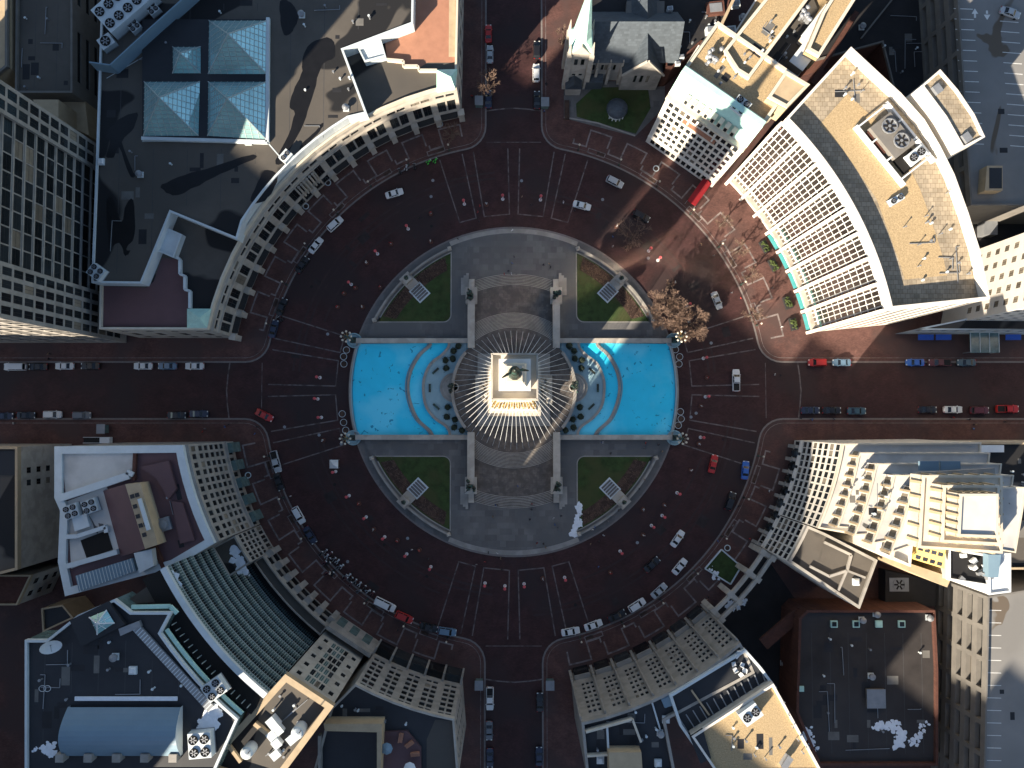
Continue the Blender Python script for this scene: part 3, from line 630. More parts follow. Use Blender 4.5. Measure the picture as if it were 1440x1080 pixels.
a = aW + (aN - aW) * .5; p = PC(RF - .3, a); en = MB()
for k in range(6): q = PC(RF - .55, a + (k - 2.5) * .75); en.lathe((q.x, q.y, 5.2), [(.3, 0), (.26, 7.0), (.4, 7.2)], 8)
en.obj('portico_columns', M['lime'], nwb)['kind'] = 'stuff'
up = PX(23.3, (147, -90), (144, 0), (135, 270), (130, 398), (200, 399), (241, 299), (334, 337)) + arc(RF + .6, ang(334, 337, 23.3), ang(516, 160, 23.3), 10)[1:-1] + PX(23.3, (516, 160), (483, 71), (581, 34), (583, -90))
block(nwb, up, 19.6, 23.3, M['pale'], M['groof'], .45, .5, M['pale'], wname='upper_wall', rname='upper_roof')
sheet(nwb, 'terrace_floor', PX(19.62, (143, 402), (205, 405), (216, 396), (228, 363), (250, 364), (256, 387), (262, 389), (262, 408), (268, 410), (268, 435), (264, 460), (143, 459)), 19.62, M['terra2'])
sheet(nwb, 'terrace_floor', PX(19.62, (583, -90), (642, -90), (640, 88), (601, 88), (590, 95), (545, 87), (541, 55), (581, 38)), 19.62, M['terra'])
sheet(nwb, 'pantile_strip', PX(19.63, (632, -90), (642, -90), (640, 80), (631, 80)), 19.64, M['tan'])
line(nwb, 'terrace_wall', [W(u, v, 19.62) for u, v in ((249, 361), (255, 366), (255, 386), (262, 389), (262, 408), (269, 410), (269, 434))], .6, 1.1, M['pale'])
line(nwb, 'terrace_wall', [W(u, v, 19.62) for u, v in ((545, 86), (568, 88), (568, 95), (588, 95), (590, 101), (615, 101))], .6, 1.1, M['cream'])
for pts, ap in ((((263, 434), (297, 434), (291, 461), (263, 461)), (280, 447)), (((614, 98), (643, 97), (640, 124), (614, 128)), (634, 108))):
    b = [W(u, v, 20.6) for u, v in pts]; b.reverse() if area2([(q.x, q.y) for q in b]) < 0 else None
    r = MB(); ap3 = W(*ap, 24.0)
    for i in range(4): r.face([b[i], b[(i + 1) % 4], ap3])
    r.prism([(q.x, q.y) for q in b], 19.6, 20.6); r.obj('corner_roof', M['copper'], nwb)
for pts in (((236, 321), (257, 330), (245, 363), (222, 353)), ((504, 70), (536, 56), (543, 80), (513, 88))):
    pr = PX(21.5, *pts); slab(nwb, 'stair_house', pr, 19.6, 21.5, M['pale']); parapet(nwb, pr, 21.5, .5, .35, M['pale'])
line(nwb, 'roof_seam', [W(200, 199, 23.31), W(380, 199, 23.31)], .12, .03, M['pale']); line(nwb, 'roof_seam', [W(150, 110, 23.31), W(290, 29, 23.31)], .12, .03, M['pale']); line(nwb, 'roof_seam', [W(375, 199, 23.31), W(400, 228, 23.31)], .3, .05, M['pale'])
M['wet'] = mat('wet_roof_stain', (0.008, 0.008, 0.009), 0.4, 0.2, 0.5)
def catc(pts, n=4):
    P = [Vector(p) for p in pts]; k = len(P); out = []
    for i in range(k):
        a, b, c, d = P[i - 1], P[i], P[(i + 1) % k], P[(i + 2) % k]
        for j in range(n):
            t = j / n; q = 0.5 * ((2 * b) + (-a + c) * t + (2 * a - 5 * b + 4 * c - d) * t * t + (-a + 3 * b - 3 * c + d) * t ** 3); out.append((q.x + random.uniform(-.9, .9), q.y + random.uniform(-.9, .9)))
    return out
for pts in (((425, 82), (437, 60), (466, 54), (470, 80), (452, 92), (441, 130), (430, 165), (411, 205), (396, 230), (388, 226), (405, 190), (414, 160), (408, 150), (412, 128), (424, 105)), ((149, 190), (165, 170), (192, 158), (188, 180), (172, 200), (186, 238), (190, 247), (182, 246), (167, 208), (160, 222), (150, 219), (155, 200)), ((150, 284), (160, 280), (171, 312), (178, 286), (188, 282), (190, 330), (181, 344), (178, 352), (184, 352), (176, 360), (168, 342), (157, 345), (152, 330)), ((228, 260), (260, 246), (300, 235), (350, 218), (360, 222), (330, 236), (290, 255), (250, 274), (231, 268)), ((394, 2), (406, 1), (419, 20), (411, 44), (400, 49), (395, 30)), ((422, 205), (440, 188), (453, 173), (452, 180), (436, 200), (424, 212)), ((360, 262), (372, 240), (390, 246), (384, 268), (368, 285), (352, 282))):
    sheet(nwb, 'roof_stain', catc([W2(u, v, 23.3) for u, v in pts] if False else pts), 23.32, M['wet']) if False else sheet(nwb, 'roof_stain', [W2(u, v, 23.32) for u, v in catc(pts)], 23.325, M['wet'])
# four glass pyramids over the atrium
sk = thing('atrium_skylight', 'four green-blue glass pyramids on a dark roof curb', 'skylight', W(290, 113, 23.3))
slab(sk, 'curb', PX(24.0, (200, 27), (378, 27), (378, 197), (200, 194)), 23.3, 24.0, M['navy'])
for pts, ap in ((((294, 29), (376, 29), (375, 104), (293, 104)), (321, 47)), (((243, 66), (282, 66), (282, 103), (243, 103)), (256, 76)), (((203, 115), (281, 115), (279, 191), (202, 191)), (225, 137)), (((293, 115), (375, 115), (374, 196), (292, 191)), (318, 137))):
    sub = bpy.data.objects.new('glass_pyramid', None); COL.objects.link(sub); sub.parent = sk
    h = 6.5 if pts[0][0] != 243 else 3.6
    b = [W(u, v, 24.02) for u, v in reversed(pts)]; cx = sum(b, Vector()) / 4
    pyramid(sub, 'glass_face', b, (cx.x, cx.y, 24 + h), M['skyl'], M['frame'], 9 if h > 5 else 5)
line(sk, 'curb_wall', [W(u, v, 23.4) for u, v in ((201, 196), (377, 201), (378, 27))], .8, .9, M['pale'])
# plant screen and cooling units, north-west corner of the roof
scr = thing('plant_screen', 'slanting pale blue metal screen wall round the rooftop plant', 'screen wall', W(200, 50, 23.3))
for a, b in (((131, 92), (160, 96)), ((160, 96), (212, 48)), ((212, 48), (270, -4)), ((270, -4), (330, -60))):
    A, B = W(*a, 25.8), W(*b, 25.8); A0, B0 = W(a[0] + 6, a[1] + 8, 23.3), W(b[0] + 6, b[1] + 8, 23.3)
    m = MB().face([(A0.x, A0.y, 23.3), (B0.x, B0.y, 23.3), (B.x, B.y, 27.5), (A.x, A.y, 27.5)]); m.seg((A.x, A.y, 23.3), (B.x, B.y, 23.3), .3, 4.3); m.obj('screen_panel', M['cobalt'], scr)
p = W(183, 14, 23.3); chiller(p, (14, 7.5, 3.5), radians(42), 5, 2, 'long pale cooling tower with a row of black fans in the corner enclosure')
chiller(W(218, 16, 23.3), (2.6, 2.6, 1.5), radians(40), 2, 2, 'small four-fan unit inside the corner screen, farther north'); chiller(W(192, 40, 23.3), (2.6, 2.6, 1.5), radians(40), 2, 2, 'small four-fan unit inside the corner screen, farther south')
chiller(W(154, 63, 23.3), (3.4, 3.0, 1.8), radians(35), 1, 1, 'pale square cooling unit by the roof corner parapet')
chiller(W(140, 384, 23.3), (3.6, 3.0, 1.8), radians(-35), 2, 2, 'pale cooling unit at the south-west corner of the large roof')
chiller(W(404, 222, 23.3), (2.8, 2.2, 1.6), radians(50), 2, 1, 'small white cooling unit beside the curved parapet')
vent(487, 153, 23.3, 'round steel vent casting a long shadow on the flat roof'); vent(350, 200, 23.3, 'white box vent by the glass pyramids', 1); vent(143, 228, 23.3, 'white box vent near the west roof edge', 1); vent(198, 246, 23.3, 'small round vent on the dark roof south of the pyramids'); vent(425, 22, 23.3, 'small round vent near the north end of the flat roof')
# -- office tower at the west edge
TX, TS, TN = -104.0, 20.5, 68.5
tw = thing('office_tower', 'tall office tower with pale bands and dark glass at the west edge', 'building', (-130, 45, 0))
mb = MB(); poly = [(TX - 48, TS), (TX, TS), (TX, TN), (TX - 48, TN)]
zf = floors(3.0, 14, 3.75, .35, 3.05)
facade(tw, mb, (TX, TS + 11.5), (TX, TN - 6.5), 0, 62, even(30.5, 8, 3.5, .1), zf, 'dh', .3)
facade(tw, mb, (TX + .8, TS), (TX + .8, TS + 11.5), 0, 62, even(11.5, 4, 1.7, .4), zf, 'd2', .3)
facade(tw, mb, (TX + .8, TN - 6.5), (TX + .8, TN), 0, 62, even(6.5, 2, 2.0, .4), zf, 'd2', .3)
facade(tw, mb, (TX - 48, TS), (TX + .8, TS), 0, 62, even(48.8, 10, 3.4, .6), zf, 'dh', .4)
mb.prism(poly, 62, 112); mb.face([(TX + .8, TN, 0), (TX - 48, TN, 0), (TX - 48, TN, 62), (TX + .8, TN, 62)]); mb.face([(TX - 48, TN, 0), (TX - 48, TS, 0), (TX - 48, TS, 62), (TX - 48, TN, 62)])
for y in (TS + 11.5, TN - 6.5): mb.face([(TX, y, 0), (TX + .8, y, 0), (TX + .8, y, 62), (TX, y, 62)])
mb.obj('wall', M['lime2'], tw)
for k in range(14): z = 3 + 3.75 * k - .35; MB().seg((TX + .05, TS + 11.5, z), (TX + .05, TN - 6.5, z), .35, .5).obj('spandrel_band', M['lime2'], tw)
# -- low garage block behind it
gp = PX(17, (26, -90), (104, -90), (104, 132), (24, 132))
gb = root_at('parking_block', 'low block with brown banded side and pale flat roof, top left corner', 'building', gp)
block(gb, gp, 0, 17, M['conc'], M['groof'], .8, .5, M['conc'], {1: (ev(14, 13, .4), floors(1.2, 4, 4, .6, 1.6), 'd', .6)})
slab(gb, 'west_wing', PX(18.5, (-80, -90), (13, -90), (13, 95), (-80, 170)), 0, 18.5, M['tan']); parapet(gb, PX(18.5, (-80, -90), (13, -90), (13, 95), (-80, 170)), 18.5, .8, .6, M['conc'])
slab(gb, 'stair_tower', PX(20, (46, 140), (82, 140), (82, 172), (60, 160)), 0, 20, M['tan'])
slab(gb, 'link_block', PX(12, (82, 140), (118, 130), (125, 190), (82, 172)), 0, 12, M['tan'])
# ================================================================ buildings, south-west quadrant
A1 = [(77, 628)]
sp1 = arc(75.9, 190.3, 207.8, 6)
o1 = sp1 + PX(32, (243, 798), (216, 800), (92, 838), (82, 790), (84, 720), (77, 702), (77, 628))
o1 = PX(32, (77, 628)) + sp1 + PX(32, (243, 798), (92, 838), (82, 790), (85, 718), (77, 700))
sw1 = root_at('corner_block', 'pale corner building with windowed curved front and plum roof, west of the circle', 'building', o1)
s = {i: (lambda L: even(L, 2, 1.2, .1), [(2, 5.2)] + floors(7.5, 3, 3.3, .6, 2.1) + [(18.2, 20.3), (21.5, 23.6), (25.5, 27.8)], 'd', .35) for i in range(1, 7)}
s[0] = (ev(3.2, 1.2), floors(6, 7, 3.4, .8, 1.7), 'd', .25)
block(sw1, o1, 0, 31.2, M['lime2'], M['terra2'], .9, 1.7, M['pale'], s)
for i in range(5): p = PC(75.1, 191.6 + i * 3.6); MB().box((p.x, p.y, .1), (1.7, 2.6, 6), radians(191.6 + i * 3.6)).obj('bay_window', M['glassg'], sw1)
line(sw1, 'cornice', [(*q, 30.4) for q in arc(75.5, 190.3, 207.8, 12)], .7, .5, M['lime2']); line(sw1, 'string_course', [(*q, 6.4) for q in arc(75.6, 190.3, 207.8, 12)], .6, .5, M['lime2'])
slab(sw1, 'white_roof', PX(31.5, (86, 634), (192, 632), (188, 668), (92, 694)), 31.2, 31.45, M['wroof'])
line(sw1, 'inner_parapet', [W(u, v, 31.2) for u, v in ((88, 700), (185, 668), (188, 662))], 1.6, 1.4, M['pale'])
line(sw1, 'red_wall', [W(u, v, 31.2) for u, v in ((192, 634), (190, 675))], .7, .9, M['brickr']); line(sw1, 'red_wall', [W(u, v, 31.2) for u, v in ((218, 765), (232, 797))], .9, 1.0, M['brickr'])
slab(sw1, 'plant_court', PX(31.4, (94, 705), (150, 684), (172, 770), (100, 800)), 31.2, 31.35, M['wroof'])
pen = MB(); a, b, c, d = [W(u, v, 37) for u, v in ((177, 681), (196, 679), (221, 766), (203, 771))]; e, f = W(145, 688, 33), W(168, 782, 33)
ph = PX(35.5, (176, 681), (197, 679), (222, 766), (204, 772)); slab(sw1, 'penthouse', ph, 31.2, 35.5, M['tan']); 
for i, (u, v) in enumerate(((186, 698), (193, 696), (190, 712), (194, 726), (198, 739), (205, 737), (203, 752))):
    p = W(u, v, 35.5); MB().box((p.x, p.y, 35.5), (.9, .9, .12), .3).obj('roof_hatch', M['dframe'], sw1)
rf = MB(); q = [W(u, v, z) for u, v, z in ((176, 681, 35.4), (204, 772, 35.4), (170, 783, 31.4), (145, 690, 31.4))]; rf.face(q); rf.face([q[0], q[3], (q[3].x + .1, q[3].y, 31.2), (q[0].x, q[0].y, 31.2)]); rf.face([q[1], (q[1].x, q[1].y, 31.2), q[2]]); rf.obj('pent_roof', M['terra2'], sw1)
line(sw1, 'pale_duct', [W(197, 701, 35.6), W(210, 745, 35.6)], .8, .5, M['pale'])
slab(sw1, 'roof_ridge', PX(32.6, (196, 657), (236, 648), (247, 688), (236, 702), (219, 673)), 31.2, 32.4, M['terra2']); slab(sw1, 'roof_ridge', PX(32.6, (240, 705), (255, 707), (272, 760), (252, 765)), 31.2, 32.2, M['terra2'])
pw = W(232, 737, 31.3); MB().box((pw.x, pw.y, 31.2), (3, 3, .8), .3).lathe((pw.x, pw.y, 32), [(1, 0), (1, .5), (.5, .6)], 14).obj('round_vent', M['steel'], sw1)
line(sw1, 'plant_wall', [W(u, v, 31.3) for u, v in ((96, 754), (112, 753), (152, 740), (153, 748))], .9, 1.2, M['pale']); line(sw1, 'plant_wall', [W(u, v, 31.3) for u, v in ((98, 795), (168, 775))], 1.1, 1.2, M['pale'])
slab(sw1, 'light_well', PX(31.6, (113, 760), (150, 746), (158, 773), (122, 786)), 31.3, 31.55, M['dark'])
chiller(W(105, 718, 31.4), (3.2, 3.0, 1.6), .35, 2, 2, 'four-fan cooling unit on the pale court of the plum-roofed block, western one'); chiller(W(131, 711, 31.4), (3.2, 3.0, 1.6), .35, 2, 2, 'four-fan cooling unit on the pale court of the plum-roofed block, eastern one')
slab(sw1, 'duct_platform', PX(32, (102, 728), (122, 722), (127, 740), (106, 747)), 31.3, 32.3, M['pale'])
mr = MB(); A, B, C, D = [W(u, v, 33) for u, v in ((106, 810), (186, 785), (191, 803), (111, 832))]
mr.prism([(q.x, q.y) for q in (A, B, C, D)], 29, 33); mr.obj('metal_roof_house', M['cobalt'], sw1); 
for k in range(18): p, q = A.lerp(B, (k + .5) / 18), D.lerp(C, (k + .5) / 18); MB().seg((p.x, p.y, 33), (q.x, q.y, 33), .12, .12).obj('roof_rib', M['pale'], sw1)
slab(sw1, 'white_hood', PX(34.2, (188, 778), (213, 772), (216, 796), (196, 806)), 31, 34.2, M['pale'])
# -- low curved front with stone piers
lw = arc(75.9, 208, 213.6, 3); pl = lw + [PC(82, 213.6).xy, PC(82, 208).xy]
fw = root_at('grid_front_building', 'narrow stone front with a grid of small square windows beside the corner block', 'building', pl)
block(fw, pl, 0, 19, M['lime2'], M['groof'], .6, .4, M['lime2'], {i: (lambda L: even(L, 2, .9, .1), [(1, 4.2)] + floors(5.4, 4, 3.1, .7, 1.9), 'd', .3) for i in range(3)})
lw = arc(75.9, 213.7, 231.8, 6); pl = lw + [PC(78.6, 231.8).xy] + [PC(78.6, 231.8 - 18.1 * k / 6).xy for k in range(1, 7)]
lf = root_at('colonnade_front', 'low curved stone screen front with projecting piers south-west of the circle', 'building', pl)
block(lf, pl, 0, 9.6, M['lime2'], M['groof'], .5, .3, M['lime2'], {i: (fixed([(1.0, 3.2)]), [(.6, 4.0), (5.5, 8.2)], 'd', .5) for i in range(6)})
for i in range(7): a = 213.9 + i * 2.95; p = PC(75.2, a); MB().box((p.x, p.y, .1), (1.6, 1.5, 6.6), radians(a)).box((p.x, p.y, 6.7), (1.8, 1.8, .3), radians(a)).obj('pier', M['lime2'], lf)
# -- dark court behind the low front
ct = [PC(78.7, 208 + 24 * k / 6).xy for k in range(7)] + [PC(82.3, 232 - 24 * k / 6).xy for k in range(7)]
cr = root_at('court_roof', 'dark low court roof between the stone front and the glass building', 'roof', ct)
MB().prism(ct, 0, 5).obj('slab', M['navy'], cr)
# -- glass building stepping back in curved bands
RG, G0, G1, GZ = 82.2, 207.9, 231.6, 45.0
gw = arc(RG, G0, G1, 14); gp = gw + [PC(87.5, G1).xy] + [PC(87.5, G1 - (G1 - G0) * k / 14).xy for k in range(1, 15)]
gl = root_at('glass_building', 'green glass building with curved banded front and dark navy roof, lower left', 'building', gp)
m = MB(); m.prism(gp, 0, 44.2); m.obj('core', M['dark'], gl)
NF = 11
for f in range(NF):
    z = 2.2 + f * 3.85
    b = MB()
    for k in range(14): b.face([(*arc(RG - .12, G0, G1, 14)[k][::-1], 0)] * 0 or [(*arc(RG - .12, G0, G1, 14)[k + 0], z), (*arc(RG - .12, G0, G1, 14)[k + 1], z), (*arc(RG - .12, G0, G1, 14)[k + 1], z + 2.4), (*arc(RG - .12, G0, G1, 14)[k], z + 2.4)])
    b.obj('glass_band', M['glass'] if f % 1 == 0 else M['glassg'], gl)
    line(gl, 'spandrel_band', [(*q, z + 2.45) for q in arc(RG - .25, G0, G1, 14)], .55, 1.35, M['glassg']); line(gl, 'sill_rail', [(*q, z + 2.3) for q in arc(RG - .55, G0, G1, 14)], .18, .16, M['frame'])
mv = MB()
for k in range(57):
    a = G0 + (G1 - G0) * k / 56; p = PC(RG - .5, a)
    for f in range(NF): z = 2.2 + f * 3.85; mv.seg((p.x, p.y, z + 2.4), (p.x, p.y, z + 3.8), .12, .12); mv.face([(p.x - .06, p.y, z), (p.x + .06, p.y, z), (p.x + .06, p.y, z + 3.8), (p.x - .06, p.y, z + 3.8)])
mv.obj('mullions', M['frame'], gl)['kind'] = 'stuff'
line(gl, 'coping', [(*q, 44.2) for q in arc(RG + .1, G0, G1, 14)], 1.3, 1.0, M['pale'])
for k, u in enumerate(((300, 786), (350, 850), (392, 895))):
    fr = MB(); p = W(*u, 20)
# upper set-back storey and the navy roof
RU = 88.2
nr = PX(47, (38, 899), (68, 899), (112, 864), (163, 842), (186, 860), (243, 860)) + [PC(RU, ang(252, 872, 47) + (ang(352, 990, 47) - ang(252, 872, 47)) * k / 6).xy for k in range(7)] + PX(47, (300, 1090), (38, 1090))
block(gl, nr, 40, 47, M['glassg'], M['navy'], .7, .5, M['pale'], wname='upper_wall', rname='navy_roof')
ra = arc(RU - .9, ang(252, 872, 47), ang(352, 990, 47), 10); line(gl, 'gutter_rail', [(*q, 46.2) for q in ra], .7, .5, M['copper']); line(gl, 'gutter_rail', [W(186, 853, 46.2), W(240, 852, 46.2), W(250, 862, 46.2)], .8, .5, M['copper'])
rr = MB()
for q in arc(RU - 2.2, ang(252, 872, 47), ang(352, 990, 47), 16): rr.seg((*q, 44.2), (*q, 46.4), .15, .15)
rr.obj('railing_posts', M['frame'], gl)['kind'] = 'stuff'
lt = PX(43.5, (182, 842), (226, 812), (242, 843), (186, 850)); slab(gl, 'terrace', lt, 30, 43.4, M['groof'])
slab(gl, 'glass_shed', PX(44.5, (112, 866), (165, 840), (188, 872), (128, 902)), 47.1, 48.2, M['navy'])
b4 = [W(u, v, 48.4) for u, v in ((137, 892), (161, 876), (150, 858), (126, 868))]; cx = sum(b4, Vector()) / 4
sk2 = thing('roof_skylight', 'square glass skylight with white star bars on the navy roof', 'skylight', W(143, 874, 48.2)); pyramid(sk2, 'glass_face', b4, (cx.x, cx.y, 50.2), M['skyl'], M['white'], 2)
bar = thing('barrel_roof', 'long blue barrel-vaulted metal roof hall on the navy roof', 'roof hall', W(175, 1024, 47))
A, B, C, D = [W(u, v, 47) for u, v in ((99, 992), (257, 992), (257, 1060), (92, 1060))]; n = 10; pr = MB()
for i in range(n):
    def q(t, e): p = (A if e == 0 else B).lerp(D if e == 0 else C, t); return (p.x, p.y, 47.2 + 3.2 * sin(pi * (.08 + .84 * t)))
    t0, t1 = i / n, (i + 1) / n; pr.face([q(t0, 0), q(t1, 0), q(t1, 1), q(t0, 1)])
pr.obj('vault', M['cobalt'], bar, smooth=True)
for e in (0, 1): f = MB(); f.face([(*(A if e == 0 else B).xy, 47)] + [q(i / n, e) for i in range(n + 1)] + [(*(D if e == 0 else C).xy, 47)]); f.obj('gable', M['pale'], bar)
for k in range(5): p = D.lerp(C, k / 4.2); MB().box((p.x, p.y, 47), (1.6, 1.6, 2.2)).obj('buttress', M['lime2'], bar)
line(bar, 'snow_gutter', [W(106, 982, 47.1), W(250, 982, 47.1)], .8, .3, M['snow'])
cg = thing('cable_tray', 'long dark louvred walkway running across the navy roof', 'walkway', W(240, 935, 47)); c1, c2 = W(193, 882, 47.1), W(298, 996, 47.1); MB().seg(c1, c2, 1.7, .5).obj('deck', M['steel'], cg)
for k in range(34): p = c1.lerp(c2, k / 33); MB().seg((p.x - .55, p.y - .55, 47.6), (p.x + .55, p.y + .55, 47.6), .18, .06).obj('slat', M['pale'], cg)
slab(cg, 'landing', PX(47.8, (167, 884), (196, 873), (199, 881), (170, 894)), 47.1, 48, M['steel'])
chiller(W(306, 965, 47.1), (4.2, 3.6, 2.0), radians(35), 2, 2, 'white cooling unit with square grilles at the end of the navy roof')
chiller(W(287, 1042, 47.1), (4.5, 5, 2.4), radians(5), 2, 2, 'dark steel cooling frame below the snow patch on the navy roof')
vent(163, 923, 47.05, 'small white round vent in the middle of the navy roof'); vent(188, 942, 47.05, 'white square hatch in the middle of the navy roof', 1)
ds = W(80, 903, 47.05); dt = thing('satellite_dish', 'white satellite dish at the corner of the navy roof', 'satellite dish', ds)
dd = MB(); N_ = Vector((.5, -.6, .62)).normalized(); q1 = N_.orthogonal().normalized(); q2 = N_.cross(q1); cc = ds + Vector((0, 0, 2.2)); rings = []
for r, h in ((.05, 0), (1.0, .15), (2.0, .55)):
    rings.append([cc + N_ * h + (q1 * cos(a) + q2 * sin(a)) * r for a in [2 * pi * k / 18 for k in range(18)]])
for a_, b_ in zip(rings, rings[1:]):
    for k in range(18): dd.face([a_[k], a_[(k + 1) % 18], b_[(k + 1) % 18], b_[k]])
dd.obj('dish', M['white'], dt); MB().tube([ds, ds + Vector((0, 0, 2.3))], .15, 8).obj('mast', M['steel'], dt); MB().tube([cc, cc + N_ * 1.6], .06, 5).obj('feed_arm', M['steel'], dt)
ho = MB()
for ox in (0, 1.0): ho.tube([(W(60, 968, 47.1).x + ox + .7 * cos(t), W(60, 968, 47.1).y + .6 * sin(t), 47.2) for t in [2 * pi * k / 16 for k in range(17)]], .06, 4, caps=False)
tag(ho.obj('hose', M['white']), 'coiled white hose lying on the navy roof', 'hose')
# -- stone tower with a tall green glass bay
tpz = 43; tp = PX(tpz, (402, 950), (467, 993), (380, 1110), (285, 1080))
st = root_at('stone_tower', 'stone tower with green glass centre bay and tan parapets, lower left', 'building', tp)
Lc = hypot(tp[1][0] - tp[0][0], tp[1][1] - tp[0][1])
mb = MB(); zz = floors(12, 6, 4.6, 1.2, 2.0)
facade(st, mb, tp[1], tp[0], 0, 42, [(1.0, 2.1), (3.3, Lc - 3.3), (Lc - 2.1, Lc - 1.0)], [(12.5, 14.5)] , 'd', .3) if False else None
Av, Bv = Vector(tp[0]), Vector(tp[1]); e = (Bv - Av) / Lc
def seg2(a, b): return (Av + e * a), (Av + e * b)
for a, b, xs, zs, stl in ((0, 3.4, [(1.1, 2.2)], floors(11, 5, 6, 2, 2), 'd'), (3.4, Lc - 3.4, even(Lc - 6.8, 4, (Lc - 6.8) / 4 - .25), floors(12, 7, 4, .3, 3.2), 'g2'), (Lc - 3.4, Lc, [(1.1, 2.2)], floors(11, 5, 6, 2, 2), 'd')):
    p, q = seg2(a, b); A_, B_ = (p, q) if area2(tp) > 0 else (q, p); facade(st, mb, A_, B_, 0, 42, xs, zs, stl, .35)
for i in range(1, 4): a, b = tp[i], tp[(i + 1) % 4]; (a, b) = (a, b) if area2(tp) > 0 else (b, a); mb.face([(*a, 0), (*b, 0), (*b, 42), (*a, 42)])
mb.obj('wall', M['lime'], st); sheet(st, 'roof', inset(tp, .02), 42, M['groof']); parapet(st, inset(tp, -.3), 42, 1.3, 1.3, M['tan'])
for k in range(60):
    s_ = random.choice([0, 1, 3]); a, b = Vector(tp[s_]), Vector(tp[(s_ + 1) % 4]); 
line(st, 'inner_wall', [W(360, 1015, 42.1), W(385, 1035, 42.1)], .8, 1.2, M['tan']); line(st, 'inner_wall', [W(318, 1040, 42.1), W(340, 1070, 42.1)], .7, .8, M['tan'])
for i, (u, v, a_, b_, h) in enumerate(((388, 1012, 1.6, 2.4, 2.4), (394, 1022, 1.4, 2.0, 1.6), (385, 1032, 1.6, 1.8, 1.3), (414, 1035, 2.2, 1.6, 1.5), (392, 1042, 1.6, 1.6, 1.6), (390, 1058, 1.8, 1.5, 1.4))):
    p = W(u, v, 42.05); t = thing('roof_unit', f"white equipment box on the tan-edged tower roof, {['beside the tall stack', 'second from the stack', 'third along the ridge', 'with sloped front by the east parapet', 'fourth along the ridge', 'southernmost'][i]}", 'roof unit', p); MB().box(p, (a_, b_, h), .7).obj('cabinet', M['white'], t); MB().box((p.x, p.y, p.z + h), (a_ + .2, b_ + .2, .12), .7).obj('lid', M['pale'], t)
for u, v, nm in ((424, 1022, 'larger'), (354, 1050, 'smaller')):
    p = W(u, v, 42.05); t = thing('roof_tank', f'{nm} round steel tank throwing a long shadow on the tower roof', 'tank', p); MB().lathe(p, [(1.3, 0), (1.3, 3.2), (1.0, 3.6), (.2, 3.9)], 14).obj('body', M['pale'], t); MB().tube([p + Vector((.8, .6, 0)), p + Vector((.8, .6, 5))], .12, 6).obj('pipe', M['steel'], t)
p = PC(75.4, 236.8); MB().prism([PC(74.9, 231.9).xy, PC(75.9, 231.9).xy, PC(75.9, 241.8).xy, PC(74.9, 241.8).xy], 0, 11.8).obj('base_front', M['lime2'], st)
for k in range(3): q = PC(74.7, 233.6 + k * 3); MB().box((q.x, q.y, 1), (.3, 2.2, 6), radians(233.6 + k * 3)).obj('entrance_glazing', M['glassg'], st)
# -- long window front, south of the circle
o2 = arc(76.2, 242, 259.8, 5) + PX(29, (645, 1090), (440, 1090), (466, 995))
sb = root_at('window_block', 'stone block with paired square windows in five bays, bottom centre left', 'building', o2)
block(sb, o2, 0, 28.6, M['lime2'], M['navy'], 1.0, .5, M['lime'], {**{i: (fixed([(.9, 2.2), (2.6, 3.9)]), [(8.8, 10.2)] + floors(11.4, 5, 3.1, .5, 2.0) + [(27.2, 27.9)], 'd', .35) for i in range(5)}, 5: (ev(3, 1.1), floors(6, 6, 3.4, .8, 1.7), 'd', .3)})
for i in range(5): a = 243.8 + i * 3.56; q = PC(75.3, a); MB().box((q.x, q.y, .1), (1.9, 4.0, 6.0), radians(a)).obj('shop_window', M['glass'], sb)
for i in range(6): a = 242 + i * 3.56; q = PC(75.2, a); MB().box((q.x, q.y, .1), (2.1, .5, 7.4), radians(a)).obj('pier', M['lime2'], sb)
slab(sb, 'tan_wing', PX(33, (455, 1018), (537, 1018), (537, 1030), (457, 1028)), 28, 33, M['tan']); slab(sb, 'tan_wing', PX(33, (530, 1030), (537, 1030), (535, 1090), (530, 1090)), 28, 33, M['tan'])
line(sb, 'court_wall', [W(452, 1030, 28.7), W(452, 1090, 28.7)], .6, 2.0, M['lime2'])
sheet(sb, 'stained_roof', PX(28.64, (612, 1012), (640, 1014), (642, 1090), (600, 1090), (600, 1040)), 28.64, M['groof'])
slab(sb, 'roof_deck', PX(29.4, (538, 1030), (572, 1028), (592, 1052), (592, 1090), (538, 1090)), 28.6, 29.4, M['terra2'])
for u, v, c in ((546, 1047, 'blue'), (578, 1074, 'pale')):
    p = W(u, v, 29.4); t = thing('parasol', f'open round {c} parasol on the small roof deck', 'parasol', p); MB().tube([p, p + Vector((0, 0, 2.6))], .06, 6).obj('pole', M['steel'], t)
    s_ = MB()
    for k in range(8): a_, b_ = 2 * pi * k / 8, 2 * pi * (k + 1) / 8; s_.face([p + Vector((0, 0, 2.9)), p + Vector((1.35 * cos(a_), 1.35 * sin(a_), 2.2)), p + Vector((1.35 * cos(b_), 1.35 * sin(b_), 2.2))])
    s_.obj('canopy', M['cobalt' if c == 'blue' else 'white'], t)
for i, (u, v, r) in enumerate(((564, 1037, 1.4), (576, 1046, .6), (584, 1060, .1))):
    p = W(u, v, 29.4); t = thing('outdoor_sofa', f"orange-tan outdoor sofa on the roof deck, {['north', 'middle', 'south'][i]} one", 'sofa', p); MB().box((p.x, p.y, 29.4), (2, .9, .45), r).obj('seat', M['terra'], t); q = p + Vector((-sin(r), cos(r), 0)) * .4; MB().box((q.x, q.y, 29.4), (2, .2, .9), r).obj('backrest', M['terra'], t)
